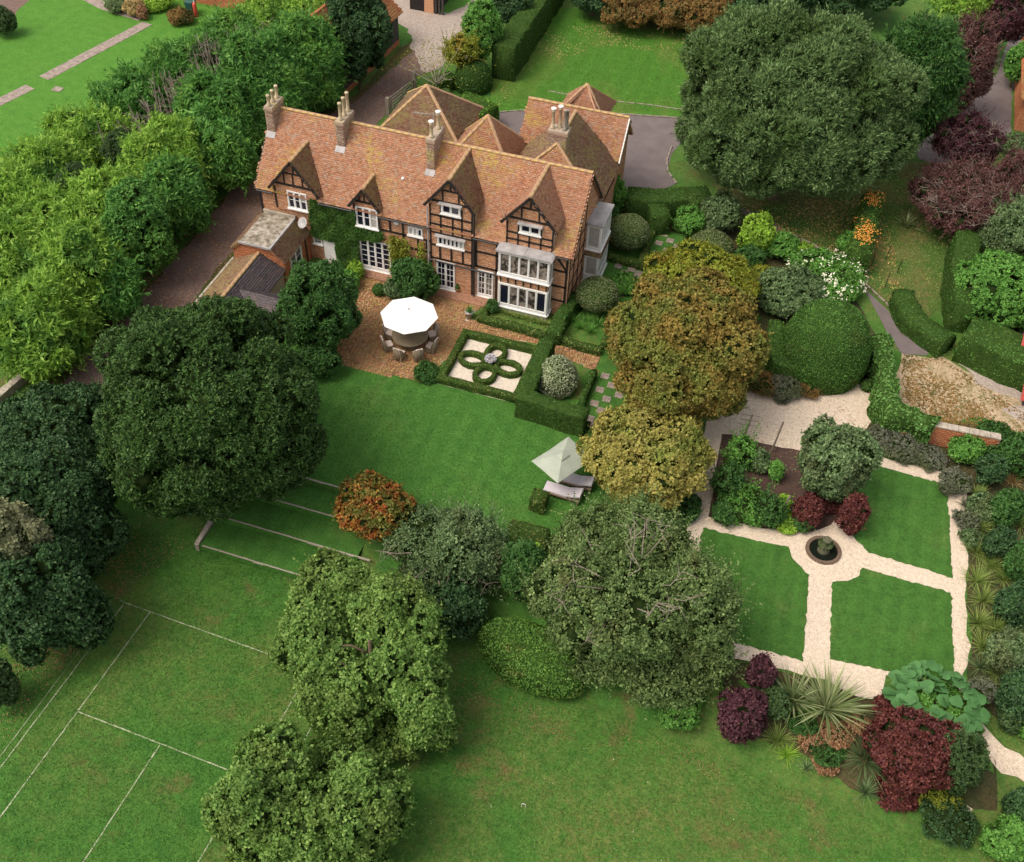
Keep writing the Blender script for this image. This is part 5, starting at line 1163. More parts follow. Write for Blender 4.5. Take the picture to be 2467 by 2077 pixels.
# slim climber right of the french windows
cl = empty('climbing_plant', (3.4, YF-.1, 0), 0, 'thin yellowish climber on the timber posts right of the wide french windows', 'climber')
mb = MB()
for xx, h in ((3.2, 3.2), (3.55, 2.6), (4.0, 3.0), (5.0, 2.4)): mb.tube([(xx, YF-.1, 0), (xx+.1, YF-.12, h*.5), (xx-.05, YF-.1, h)], [.03, .02, .01], 5)
mb.build('stem', BARK, cl); n = 1500; a = R8.choice([3.2, 3.35, 3.6, 4.0, 5.0], n)+R8.normal(size=n)*.16; zz = R8.uniform(.3, 3.1, n)
V, Q = leafmesh(np.stack([a, YF-.1-R8.random(n)*.22, zz], 1), R8.normal(size=(n, 3)), R8.normal(size=(n, 3))+np.array([0, -1, .5]), .14, .10); link('leaves', npmesh('leaves', V, Q), F_mapy, cl)['kind'] = 'stuff'
for (x, y, a, b, m, lb) in [(848, 572, 42, 46, F_yewm, 'bushy dark green shrub against the wall left of the paired french windows'), (812, 588, 24, 24, F_sage, 'grey green shrub at the patio edge left of the bushy one'), (868, 555, 26, 30, F_brt, 'bright leaved shrub against the black downpipe'),
                            (712, 572, 24, 20, F_brt, 'light green shrub under the ivy by the steps'), (690, 560, 20, 18, F_yewm, 'dark green shrub beside the round garden table'), (726, 552, 16, 18, F_lime, 'lime leaved shrub at the foot of the ivy')]:
    T('green_shrub', lb, 'shrub', x, y, a, b, 0, 'shrub', m, trunk=False)
topiary('box_ball', 'small dark clipped ball on the patio beside the shrubs', 776, 592, 12, 12, F_hedge, 'ball', dens=250)
q = P(800, 605, 0); blades('grass_tuft', 'pale strappy plant at the patio edge near the small ball', 'plant', q[0], q[1], F_phor, 60, .6, .04)
# ---- patio paving and litter
pp = np.array(PATIO); x0_, y0_ = pp.min(0); x1_, y1_ = pp.max(0); Bx = []
c = .234
for i in range(int((x1_-x0_)/c)+1):
    for j in range(int((y1_-y0_)/c)+1):
        cx_, cy_ = x0_+(i+.5)*c, y0_+(j+.5)*c
        if not inpoly(np.array([cx_]), np.array([cy_]), PATIO)[0]: continue
        for s_ in (-1, 1):
            hz = rnd.uniform(.004, .016)
            if (i+j) % 2: Bx.append((cx_+s_*c/4, cy_, hz, c/4-.006, c/2-.006, .014))
            else: Bx.append((cx_, cy_+s_*c/4, hz, c/2-.006, c/4-.006, .014))
V, Q = boxes(Bx); o = link('brick_pavers', npmesh('brick_pavers', V, Q), M_paver, bpy.data.objects['patio'], True); o['kind'] = 'stuff'
def litter(name, poly, n, z, size, mat=None, dens=None, mat2=None):
    q = np.array(poly); a = q.min(0); b = q.max(0); X_ = R8.uniform(a[0], b[0], n); Y_ = R8.uniform(a[1], b[1], n)
    k = inpoly(X_, Y_, poly); X_, Y_ = X_[k], Y_[k]
    f = np.sin(X_*1.9+1)*np.sin(Y_*2.3)+np.sin(X_*.7+Y_*1.1); k = R8.random(len(X_)) < .45+.3*f; X_, Y_ = X_[k], Y_[k]; m = len(X_)
    V, Q = leafmesh(np.stack([X_, Y_, hgt(X_, Y_)+z+R8.uniform(0, .02, m)], 1), np.stack([R8.normal(size=m), R8.normal(size=m), R8.normal(size=m)*.15], 1), np.stack([R8.normal(size=m)*.3, R8.normal(size=m)*.3, np.ones(m)], 1), size*R8.uniform(.6, 1.3, m), size*.8, .1)
    o = link(name, npmesh(name, V, Q), mat or F_fall); tag(o, kind='stuff'); return o
litter('fallen_leaves', PATIO, 7000, .034, .10)
litter('fallen_leaves', PATIO, 6000, .034, .10, F_rust)
T('low_plant', 'low green plants where the patio corner meets the knot garden', 'plant', 874, 764, 26, 12, 0, 'shrub', F_yewm, trunk=False)
litter('fallen_leaves', NX([(1845, 724), (1930, 735), (2100, 850), (2100, 900), (1930, 870), (1850, 850)]), 9000, .014, .12, F_rough)
litter('fallen_leaves', NX([(1450, 880), (1500, 800), (1780, 800), (1780, 880), (1470, 1050), (1400, 1150)]), 3500, .016, .07, F_rust)
litter('fallen_leaves', NX([(1500, 420), (1800, 400), (1850, 600), (1750, 560), (1600, 480)]), 7000, .012, .12)
litter('fallen_leaves', NX([(560, 480), (440, 600), (200, 760), (130, 760), (400, 450), (700, 215), (860, 100), (850, 140), (700, 300)]), 8000, .016, .12, F_rust)
litter('fallen_leaves', PX([(-40, 1480), (60, 1300), (280, 1060), (440, 1050), (420, 1110), (260, 1200), (120, 1380), (-40, 1580)], ZL), 9000, .01, .07, F_rust)
litter('fallen_leaves', PX([(850, 1340), (960, 1330), (1020, 1420), (1250, 1480), (1500, 1560), (1480, 1600), (1100, 1500), (880, 1520)], ZL), 3000, .01, .06, F_rust)
litter('fallen_leaves', PX([(860, 1560), (940, 1320), (1100, 1420), (1500, 1530), (1900, 1700), (1900, 1764), (850, 1764)], ZL), 420, .01, .06, F_var)
# stepping pavers
pm = MB()
for i in range(3):
    for j in range(3):
        cx_, cy_ = (i-1)*.15, (j-1)*.15
        if (i+j) % 2: pm.box(cx_-.07, cy_-.07, 0, cx_-.006, cy_+.07, .03); pm.box(cx_+.006, cy_-.07, 0, cx_+.07, cy_+.07, .03)
        else: pm.box(cx_-.07, cy_-.07, 0, cx_+.07, cy_-.006, .03); pm.box(cx_-.07, cy_+.006, 0, cx_+.07, cy_+.07, .03)
pme = pm.mesh('paver'); pme.materials.append(M_pink)
sg_ = bpy.data.objects['side_garden']
for (x, y) in [(1238, 770), (1251, 789), (1227, 798), (1241, 817), (1266, 809), (1216, 826), (1230, 841), (1207, 857), (1216, 872), (1359, 480), (1371, 493), (1348, 498), (1385, 505), (1364, 513), (1343, 519), (1332, 535), (1265, 545), (1292, 552), (1306, 560), (1278, 558), (1293, 567), (1310, 571), (1270, 602), (1282, 594), (1258, 610)]:
    p = P(x, y, 0)
    for dx in ((0,) if x < 1260 or y > 600 else (0,)):
        o = link('paver', pme, None, sg_, False); o.location = (p[0]+dx, p[1], .008+rnd.uniform(0, .006)); o.rotation_euler = (0, 0, rnd.uniform(-.04, .04))
# ---- parterre
PXc, PYc = 11.12, 19.5
fr_ = empty('parterre_hedge', (PXc, PYc, 0), 0, 'low clipped box frame around the pale gravel square of the knot garden', 'hedge')
V, F = hedge_path([(9.0, 17.40), (13.30, 17.40), (13.30, 21.40), (9.0, 21.40)], .40, .46, 0, .08, .025, .3, True); clipped('', '', '', V, F, F_box, parent=fr_, dens=230, L=.09, W=.06, jit=.8, lift=.03)
for nm, ax_, ay_, sx_, sy_ in (('left hand', -1.02, .0, .72, .50), ('right hand', 1.02, .0, .72, .50), ('upper', .0, .92, .50, .62), ('lower', .0, -.92, .50, .62)):
    pts = [(PXc+ax_+sx_*math.cos(a), PYc+ay_+sy_*math.sin(a)) for a in np.linspace(0, 2*math.pi, 25)[:-1]]
    V, F = hedge_path(pts, .27, .38, 0, .07, .025, .2, True); clipped('box_loop', nm+' petal shaped loop of clipped box in the knot garden', 'hedge', V, F, F_box, 'petal shaped box loops of the knot garden', 260, .085, .055, .8, lift=.03)
up_ = empty('flower_urn', (PXc, PYc, 0), 0, 'stone urn of white and purple flowers in the centre of the knot garden', 'urn')
MB().lathe(PXc, PYc, [(.16, 0), (.15, .06), (.08, .12), (.10, .3), (.22, .42), (.25, .52), (.23, .54)], 14).build('urn', M_stonepale, up_, True)
n = 420; d = sphere_dirs(n); d[:, 2] = np.abs(d[:, 2]); q = np.array([PXc, PYc, .55])+d*np.array([.27, .27, .18])
V, Q = leafmesh(q, d+R8.normal(size=(n, 3))*.5, d+R8.normal(size=(n, 3))*.4, .09, .08); F_pot = foliage('potted_flowers', (.28, .24, .36), (.70, .68, .70), (.85, .84, .82)); link('flowers', npmesh('flowers', V, Q), F_pot, up_)['kind'] = 'stuff'
hedge('yew_hedge', 'tall clipped yew hedge wrapping the right side of the knot garden', [(1122, 690), (1095, 752), (1073, 806), (1135, 826), (1199, 845)], .8, 1.45, F_hedge, dens=170, L=.085, W=.045, round_=.08)
hedge('box_hedge', 'narrow box hedge at the right side of the variegated ball', [(1215, 755), (1186, 828)], .32, .6, F_hedge, dens=190)
topiary('variegated_ball', 'cream and green variegated shrub clipped to a blunt cone behind the tall hedge', 1141, 762, 46, 44, F_var, 'egg', dens=300, jit=.8, lift=.10, L=.11)
MB_pl = MB()
# ---- round table, parasol, chairs
q = P(840, 705, 0); TX, TY = float(q[0]), float(q[1])
tb = empty('round_table', (TX, TY, 0), 0, 'large round woven garden table under the white parasol', 'table')
M_wick = plain('woven_rattan', (.30, .235, .15), .8, .25, 22, .6); M_cush = plain('pale_cushion', (.68, .56, .50), .9, .08, 4, .2)
MB().lathe(TX, TY, [(1.0, .70), (1.02, .72), (1.02, .76), (1.0, .775), (.5, .777), (.02, .778)], 36).build('tabletop', M_wick, tb)
MB().lathe(TX, TY, [(.48, 0), (.44, .05), (.40, .6), (.55, .70)], 16).build('pedestal', M_wick, tb)
MB().lathe(TX, TY, [(.34, .779), (.34, .80), (.32, .81)], 20).build('turntable', M_wick, tb)
ps = empty('parasol', (TX, TY, 0), 0, 'large white octagonal parasol over the round table on the patio', 'parasol')
PR, PZ = 1.60, 2.15
M_par = plain('white_canvas', (.93, .92, .90), .8, .015, 3, .1)
a0 = math.radians(12)
ring = [(TX+PR*math.cos(a0+k*math.pi/4), TY+PR*math.sin(a0+k*math.pi/4)) for k in range(8)]
for k in range(8):
    mb = MB(); a = ring[k]; b = ring[(k+1) % 8]; ap = (TX, TY, PZ+.42)
    mb.v = [(*a, PZ), (*b, PZ), ap, (a[0], a[1], PZ-.02), (b[0], b[1], PZ-.02), (TX, TY, PZ+.40)]
    mb.f = [(0, 1, 2), (5, 4, 3), (0, 3, 4, 1)]; mb.build('canopy_panel', M_par, ps)
    MB().tube([(TX, TY, PZ+.36), (a[0]*.97+TX*.03, a[1]*.97+TY*.03, PZ-.03)], .014, 5).build('rib', M_wick, ps)
MB().tube([(TX, TY, .78), (TX, TY, PZ+.4)], .03, 8).build('pole', M_wick, ps); MB().lathe(TX, TY, [(.05, PZ+.42), (.05, PZ+.46), (.02, PZ+.50)], 8).build('finial', M_stone, ps)
def make_chair():
    r = empty('wicker_chair', (0, 0, 0))
    mb = MB(); n = 12; o_ = []
    for k in range(n+1):                     # tub back: an arc behind the seat, splayed at the top
        a = math.radians(200+140*k/n)
        hh = .66+.36*math.sin(math.pi*k/n)**.6
        for rr, z in ((.27, .05), (.31, .4), (.38, hh), (.34, hh), (.27, .4), (.23, .05)): mb.v.append((rr*math.cos(a)*1.02, rr*math.sin(a), z))
    for k in range(n):
        for j in range(6): mb.f.append((k*6+j, (k+1)*6+j, (k+1)*6+(j+1) % 6, k*6+(j+1) % 6))
    mb.f += [tuple(range(6)), tuple(range(n*6, n*6+6))[::-1]]; o = mb.build('backrest', M_wick, None, True); o.parent = r
    o = MB().box(-.25, -.25, .08, .25, .27, .40).build('seat', M_wick); o.parent = r
    o = MB().box(-.23, -.20, .40, .23, .26, .47).build('seat_cushion', M_cush); o.parent = r
    mb = MB(); mb.bar((0, -.21, .44), (0, -.31, 1.0), .40, .08, (0, 1, 0)); o = mb.build('back_cushion', M_cush); o.parent = r
    for sx in (-.21, .21):
        for sy in (-.21, .23): o = MB().box(sx-.02, sy-.02, 0, sx+.02, sy+.02, .09).build('leg', M_wick); o.parent = r
    return r
ch = make_chair(); kids = list(ch.children)
cl_ = ['wicker chair at the front of the round table, left of centre', 'wicker chair at the front of the round table, right of centre', 'wicker chair at the right front of the round table', 'wicker chair at the right side of the table, mostly under the parasol', 'wicker chair at the back right of the table, hidden by the parasol', 'wicker chair at the back left of the table, hidden by the parasol', 'wicker chair with pale cushion showing at the far left of the table', 'wicker chair at the left front of the round table']
for i in range(8):
    ang_ = math.radians(-95+45*i); r = ch if i == 0 else ch.copy()
    if i: C.objects.link(r)
    r.location = (TX+1.32*math.cos(ang_), TY+1.32*math.sin(ang_), 0); r.rotation_euler = (0, 0, ang_+math.pi/2)
    tag(r, cl_[i], 'chair', 'wicker chairs round the patio table')
    if i:
        for kx in kids: c_ = kx.copy(); C.objects.link(c_); c_.parent = r
# pots by the doors
def pot(label, px, py, rad, h, mat, plant, pm_):
    q = P(px, py, 0); x, y = float(q[0]), float(q[1]); r = empty('plant_pot', (x, y, 0), 0, label, 'plant pot')
    MB().lathe(x, y, [(rad*.7, .01), (rad, h), (rad*1.1, h), (rad*1.1, h+.04), (rad*.85, h+.03)], 12).build('pot', mat, r, True)
    if plant == 'cone': V, F = dome((x, y), rad*.95, .55, h, 'cone', 14, 8, .01); clipped('', '', '', V, F, pm_, parent=r, dens=500, L=.06, W=.04)
    else: blades('', '', '', x, y, pm_, 60, .5, .05, z=h, parent=r)
pot('terracotta pot with a dark clipped cone between the paired french windows', 937, 598, .17, .28, plain('terracotta', (.62, .30, .17), .8, .15, 5), 'cone', F_hedge)
pot('grey lead planter with leafy plant at the corner of the bay window hedge', 960, 650, .24, .42, M_lead, 'tuft', F_brt)
# round garden table under the ivy
q = P(700, 528, 0); r = empty('small_garden_table', (float(q[0])-.7, float(q[1])+.2, 0), 0, 'small round grey green garden table by the white door', 'table'); x, y = r.location.x, r.location.y
M_gg = plain('grey_green_metal', (.13, .19, .16), .5, .2, 4); MB().lathe(x, y, [(.55, .68), (.57, .70), (.55, .72), (.02, .725)], 24).build('tabletop', M_gg, r)
for k in range(4): MB().tube([(x, y, .6), (x+.38*math.cos(k*1.57), y+.38*math.sin(k*1.57), 0)], .02, 5).build('leg', M_gg, r)
# ---- square parasol and loungers
q = P(1150, 938, 2.3); UX, UY = float(q[0]), float(q[1])
us = empty('square_parasol', (UX, UY, 0), 0, 'grey green square parasol beside the golden tree', 'parasol')
M_par2 = plain('grey_green_canvas', (.40, .44, .35), .85, .10, 2, .2)
q4 = [P(1087, 943, 2.0), P(1163, 893, 2.0), P(1216, 938, 2.0), P(1141, 989, 2.0)]
for k in range(4):
    a = q4[k]; b = q4[(k+1) % 4]; m = (a+b)/2*.97+np.array([UX, UY, 2.0])*.03; m[2] -= .02
    for s0, s1 in ((a, m), (m, b)): 
        mb = MB(); ap = np.array([UX, UY, 2.55]); mb.v = [tuple(s0), tuple(s1), tuple(ap), tuple(s0-[0, 0, .02]), tuple(s1-[0, 0, .02]), tuple(ap-[0, 0, .02])]
        mb.f = [(0, 1, 2), (5, 4, 3), (0, 3, 4, 1)]; mb.build('canopy_panel', M_par2, us)
    MB().tube([(UX, UY, 2.5), tuple(a-[0, 0, .03])], .015, 5).build('rib', M_wick, us)
mb = MB()
for k in range(4): a = np.array([UX, UY, 2.40])+(q4[k]-np.array([UX, UY, 2.0]))*.24; b = np.array([UX, UY, 2.40])+(q4[(k+1) % 4]-np.array([UX, UY, 2.0]))*.24; mb.quad(tuple(a+[0, 0, .08]), tuple(b+[0, 0, .08]), (UX, UY, 2.66))
mb.build('canopy_vent', M_par2, us); MB().tube([(UX, UY, 0), (UX, UY, 2.6)], .03, 8).build('pole', M_wick, us); MB().lathe(UX, UY, [(.3, 0), (.3, .08), (.05, .1)], 14).build('base', M_stone, us)
M_wood = plain('teak', (.26, .17, .13), .8, .2, 6); M_lcu = plain('lounger_cushion', (.66, .60, .64), .9, .05, 3, .1)
def make_lounger():
    r = empty('sun_lounger'); 
    def pt(nm, mb, m): o = mb.build(nm, m); o.parent = r
    mb = MB(); mb.box(-.95, -.36, .26, .95, -.30, .34); mb.box(-.95, .30, .26, .95, .36, .34); mb.box(-.95, -.30, .26, -.89, .30, .34); mb.box(.89, -.30, .26, .95, .30, .34); pt('frame', mb, M_wood)
    for k in range(9): pt('slat', MB().box(-.86+k*.2, -.30, .30, -.76+k*.2, .30, .325), M_wood)
    for sx in (-.85, .85):
        for sy in (-.33, .33): pt('leg', MB().box(sx-.035, sy-.035, 0, sx+.035, sy+.035, .26), M_wood)
    pt('seat_cushion', MB().box(-.93, -.31, .345, .28, .31, .43), M_lcu); mb = MB(); mb.bar((.30, 0, .40), (.95, 0, .62), .62, .09); pt('back_cushion', mb, M_lcu)
    return r
lg = make_lounger(); kids = list(lg.children)
for i, (x, y, lb) in enumerate([(1152, 1004, 'white cushioned lounger in front of the square parasol, nearer the hedge cube'), (1176, 980, 'white cushioned lounger half hidden under the square parasol')]):
    r = lg if i == 0 else lg.copy()
    if i:
        C.objects.link(r)
        for kx in kids: c_ = kx.copy(); C.objects.link(c_); c_.parent = r
    q = P(x, y, .4); r.location = (float(q[0]), float(q[1]), 0); r.rotation_euler = (0, 0, -.04); tag(r, lb, 'sun lounger', 'pair of white loungers')
# ---- fountain pool
q = P(1684, 1127, 0); FX, FY = float(q[0]), float(q[1])
fo = empty('fountain', (FX, FY, 0), 0, 'round brick edged pool with a mossy tiered stone fountain at the path crossing', 'fountain')
M_water = glassmat('pond_water', (.010, .014, .010), .06); M_moss = plain('mossy_stone', (.16, .15, .09), .95, .4, 8, .6, col2=(.05, .055, .03))
MB().lathe(FX, FY, [(.68, -.02), (.68, .03)], 32).build('water', M_water, fo)
rb = MB().box(-.085, -.042, 0, .085, .042, .10).mesh('rim_brick'); rb.materials.append(island('rim_bricks', [(.13, .09, .065), (.20, .14, .10), (.11, .08, .055)], .9, patch=(.09, .10, .04), pscale=2))
for k in range(46):
    a = 2*math.pi*k/46; o = link('rim_brick', rb, None, fo); o.location = (FX+.76*math.cos(a), FY+.76*math.sin(a), rnd.uniform(0, .012)); o.rotation_euler = (0, 0, a)
MB().lathe(FX, FY, [(.30, 0), (.28, .12), (.14, .2), (.12, .38), (.30, .48), (.34, .56), (.30, .58), (.10, .54), (.09, .72), (.20, .80), (.22, .86), (.19, .88), (.05, .86)], 18).build('tiered_bowls', M_moss, fo, True)
n = 300; d = sphere_dirs(n); d[:, 2] = np.abs(d[:, 2]); V, Q = leafmesh(np.array([FX, FY, .5])+d*np.array([.3, .3, .3]), d+R8.normal(size=(n, 3))*.5, d, .08, .06); link('moss', npmesh('moss', V, Q), F_hedge, fo)['kind'] = 'stuff'
# ================================================================== REAR AND RIGHT SIDE
hedge('tall_hedge', 'very tall clipped dark hedge along the left side of the rear lawn', [(1030, 95), (1062, 48), (1100, -8), (1150, -85)], 1.7, 2.7, F_hedge, L=.12, W=.07, dens=90, amp=.06)
topiary('yew_dome', 'dark clipped dome between the tall hedge and the bright green block', 968, 152, 40, 32, F_hedge, 'dome', dens=110)
hedge('hedge_block', 'bright green flat topped hedge block by the rear lawn corner', [(936, 196), (998, 226)], 2.3, 1.7, F_hbrt, L=.12, W=.07, dens=130, amp=.06)
topiary('yew_dome', 'small dark dome tucked behind the mossy hipped roof', 912, 208, 20, 26, F_hedge, 'dome', dens=110)
hedge('yew_hedge', 'low dark hedge along the rear track behind the bare little tree', [(872, 186), (895, 160), (925, 150)], 1.0, 1.1, F_hedge)
topiary('box_ball', 'small dark bush at the foot of the field gate', 820, 262, 16, 10, F_hedge, 'ball')
T('rowan_tree', 'upright green tree at the left end of the tall hedge', 'tree', 985, 62, 38, 62, .8, 'broad', F_brt)
T('dark_tree', 'dark leaved tree behind the upright green one at the top border', 'tree', 1042, 8, 46, 34, 1.5, 'broad', F_dark)
T('small_tree', 'small yellow leaved tree overhanging the rear track', 'tree', 942, 105, 34, 34, 1.4, 'airy', F_mapy, twigs=8, dens=1.2)
q = P(893, 203, 0); r = empty('bare_tree', (float(q[0]), float(q[1]), 0), 0, 'thin nearly bare little tree with pale stem beside the track', 'tree')
mb = MB(); b0 = Vector((float(q[0]), float(q[1]), 0)); mb.tube([b0, b0+Vector((0, 0, 1.2))], [.07, .05], 6)
for k in range(16):
    e = b0+Vector((rnd.gauss(0, 1.3), rnd.gauss(.3, 1.2), rnd.uniform(1.8, 3.6))); s = b0+Vector((0, 0, 1.15)); m = s.lerp(e, .5)+Vector((rnd.gauss(0, .15), rnd.gauss(0, .15), .2)); mb.tube([s, m, e], [.035, .022, .008], 4, False)
    for _ in range(4): f = m.lerp(e, rnd.random())
    mb.tube([m, m+Vector((rnd.gauss(0, .5), rnd.gauss(0, .5), .5))], [.02, .006], 4, False)
mb.build('trunk', plain('pale_bark', (.48, .42, .34), .9, .2, 6), r)['kind'] = 'stuff'
n = 700; V, Q = leafmesh(np.array([float(q[0]), float(q[1])+.3, 2.9])+R8.normal(size=(n, 3))*np.array([1.3, 1.2, .6]), R8.normal(size=(n, 3)), R8.normal(size=(n, 3)), .12, .08); link('sparse_leaves', npmesh('sparse_leaves', V, Q), F_mapy, r)['kind'] = 'stuff'
# field gate and posts
M_oak = plain('weathered_oak', (.34, .28, .22), .9, .25, 8, .4)
ga, gb = P(800, 232, 0), P(846, 196, 0); ga = Vector((float(ga[0]), float(ga[1]), 0)); gb = Vector((float(gb[0]), float(gb[1]), 0))
r = empty('field_gate', tuple(ga), 0, 'weathered timber field gate across the rear track', 'gate')
d = (gb-ga); 
for z in (.25, .5, .75, 1.0, 1.22): MB().bar(ga+Vector((0, 0, z)), gb+Vector((0, 0, z)), .04, .10).build('rail', M_oak, r)
for t in (0.02, .5, .98): MB().bar(ga+d*t+Vector((0, 0, .1)), ga+d*t+Vector((0, 0, 1.3)), .08, .08).build('upright', M_oak, r)
MB().bar(ga+Vector((0, 0, .2)), gb+Vector((0, 0, 1.2)), .04, .08).build('brace', M_oak, r)
for p0, lb in ((ga-d*.12, 'shorter weathered post at the house end of the field gate'), (gb+d*.06, 'tall thick weathered post at the far end of the field gate')):
    h = 1.4 if 'shorter' in lb else 1.9; tag(MB().bar(p0, p0+Vector((0, 0, h)), .24, .24).build('gate_post', M_oak), lb, 'post', 'posts of the field gate')
w_ = low_wall('stub_wall', 'short pale stone wall with a ball finial beside the bright hedge block', [(905, 247), (957, 245)], .7, .35, M_stonepale, M_stone)
q = P(955, 240, .7); MB().lathe(float(q[0]), float(q[1]), [(.2, .0), (.2, .95), (.1, 1.0), (.2, 1.12), (.22, 1.22), (.14, 1.36), (.02, 1.4)], 12).build('ball_finial', M_stonepale, w_, True)
topiary('conifer_spike', 'thin dark conifer spike behind the small hipped roof', 1014, 278, 5, 22, F_hedge, 'cone', cat='conifer')
# black weatherboarded barn at the track
A_, B_ = P(779, 124, 0), P(815, 90, 0); A2 = Vector((float(A_[0]), float(A_[1]), 0)); B2 = Vector((float(B_[0]), float(B_[1]), 0)); dd = (B2-A2).normalized(); nn = Vector((-dd.y, dd.x, 0))
A2 = B2-dd*9; r = empty('barn', tuple(B2), 0, 'black weatherboarded barn with rusty orange tile roof at the track', 'barn')
M_board = island('weatherboard', [(.055, .045, .045), (.09, .075, .07), (.07, .055, .05)], .85, grain=6); M_rust = island('rusty_roof_tile', [(.50, .17, .07), (.58, .23, .10), (.42, .15, .08)], .85, patch=(.60, .38, .16), pscale=.6)
bh = 2.7; MB().prism([tuple((A2+Vector((0, 0, 0)))[:2]), tuple(B2[:2]), tuple((B2+nn*5.6)[:2]), tuple((A2+nn*5.6)[:2])], 0, bh).build('barn_wall', M_timber, r)
MB().bar(A2+Vector((0, 0, .2))-nn*.03, B2+Vector((0, 0, .2))-nn*.03, .12, .42).build('brick_plinth', M_brickred, r)
for k in range(12): z = .46+k*.19; MB().bar(A2-nn*.05+Vector((0, 0, z)), B2-nn*.05+Vector((0, 0, z)), .05, .17).build('weatherboard', M_board, r)
e0 = -.35; rp = 2.2
p1, p2, p3, p4 = A2+nn*e0+Vector((0, 0, bh-.2)), B2+dd*.4+nn*e0+Vector((0, 0, bh-.2)), B2+dd*.4+nn*2.8+Vector((0, 0, bh+rp)), A2+nn*2.8+Vector((0, 0, bh+rp))
roof([tuple(p1), tuple(p2), tuple(p3), tuple(p4)], M_rust, r, tw=.28, ex=.2); p5, p6 = A2+nn*5.9+Vector((0, 0, bh-.2)), B2+dd*.4+nn*5.9+Vector((0, 0, bh-.2)); roof([tuple(p6), tuple(p5), tuple(p4), tuple(p3)], M_rust, r, tw=.28, ex=.2)
mb = MB(); mb.quad(tuple(B2+Vector((0, 0, bh))), tuple(B2+nn*5.6+Vector((0, 0, bh))), tuple(B2+nn*2.8+Vector((0, 0, bh+rp-.15)))); mb.build('gable_wall', M_brick, r)
MB().bar(B2+nn*1.6+dd*.03+Vector((0, 0, 1.3)), B2+nn*4.2+dd*.03+Vector((0, 0, 1.3)), .06, 2.3, (0, 0, 1)).build('gable_infill', M_brick, r)
for k in range(4): MB().bar(B2+nn*(.1+k*1.8)+dd*.1, B2+nn*(.1+k*1.8)+dd*.1+Vector((0, 0, 2.7)), .16, .16).build('post', M_oak, r)
q = P(890, 28, 0); x, y = float(q[0]), float(q[1]); r = empty('shed', (x, y, 0), 0, 'black boarded outbuilding with a brick corner at the top border', 'shed')
MB().box(x-2.2, y, 0, x+.2, y+4, 3).build('wall', M_timber, r); MB().box(x-.9, y-.06, 0, x-.1, y-.004, 2.8).build('brick_pier', M_brick, r)
for k in range(3): MB().box(x+.02+k*.3, y-.08, 0, x+.16+k*.3, y+.08, 2.9).build('post', M_board, r)
roof([(x-2.5, y-.4, 2.9), (x+.6, y-.4, 2.9), (x+.6, y+2, 4.6), (x-2.5, y+2, 4.6)], M_rust, r, tw=.28, ex=.2)
# neighbour garden at the top left
def slabs(name, pts, w, label=None):
    o = None; q = [Vector((*[float(v) for v in P(a, b, 0)[:2]], 0)) for a, b in pts]
    base = None
    for a, b in zip(q[:-1], q[1:]):
        d = b-a; L = d.length; d.normalize(); nr = Vector((-d.y, d.x, 0)); k = max(1, int(L/.62))
        strip = MB().quad(tuple(a-nr*w/2+Vector((0, 0, .006))), tuple(b-nr*w/2+Vector((0, 0, .006))), tuple(b+nr*w/2+Vector((0, 0, .006))), tuple(a+nr*w/2+Vector((0, 0, .006)))).build(name, M_mortar); strip['kind'] = 'structure'
        for i in range(k):
            s = a+d*(L*i/k+.012); e = a+d*(L*(i+1)/k-.012); h = rnd.uniform(.02, .032)
            MB().bar(s+Vector((0, 0, h/2+.004)), e+Vector((0, 0, h/2+.004)), w-.03, h).build('paving_slab', M_pink, strip)
slabs('stone_path', [(165, -12), (215, 14), (292, 38)], 1.0); slabs('stone_path', [(302, 48), (90, 160)], 1.0); slabs('stone_path', [(62, 178), (-40, 228)], 1.0)
q = P(118, 183, 0); o = MB().box(float(q[0])-.35, float(q[1])-.3, .004, float(q[0])+.35, float(q[1])+.3, .04).build('stone_slab', M_pink); tag(o, 'single small stone slab set in the bright lawn', 'slab')
sheet('brick_terrace', NX([(-60, -40), (75, -12), (35, 22), (25, 50), (-60, 30)]), .008, M_track); 
for (x, y, a, b, st, m, lb) in [(4, 45, 26, 28, 'shrub', F_holly, 'dark shrub at the top left corner beside the paving'), (240, 8, 26, 16, 'shrub', F_sage, 'grey green shrub in the bed behind the stone path'), (275, 14, 24, 18, 'shrub', F_straw, 'straw coloured shrub in the bed behind the stone path'), (318, 4, 34, 18, 'shrub', F_lime, 'yellow green shrub left of the green bin'), (368, 34, 26, 16, 'shrub', F_rough, 'brownish bush on the bright lawn below the green bin'), (290, 28, 10, 12, 'shrub', F_rust, 'small reddish plant at the corner of the stone path')]:
    T('garden_shrub', lb, 'shrub', x, y, a, b, 0, st, m, trunk=False)
q = P(395, 12, 0); x, y = float(q[0]), float(q[1]); r = empty('neighbour_house', (x, y, 0), 0, 'brick house wall cut by the top border behind the green bin', 'house')
MB().box(x-2.2, y+.6, 0, x+4.6, y+5, 3.5).build('wall', M_mortar, r); bricks('S', y+.6, x-2.2, x+4.6, 0, 3.4, parent=r, mat=M_brickred); window('S', y+.6, x+1.0, x+2.0, 1.0, 2.0, 2, 1, 1, parent=r)
q = P(393, 28, 0); x, y = float(q[0]), float(q[1]); r = empty('wheelie_bin', (x, y, 0), 0, 'dark green wheeled bin against the brick wall', 'bin'); M_bin = plain('green_plastic', (.03, .11, .09), .45, .1, 4, .1)
mb = MB(); mb.v = [(x-.25, y-.3, .08), (x+.25, y-.3, .08), (x+.25, y+.3, .08), (x-.25, y+.3, .08), (x-.32, y-.38, 1.0), (x+.32, y-.38, 1.0), (x+.32, y+.38, 1.0), (x-.32, y+.38, 1.0)]
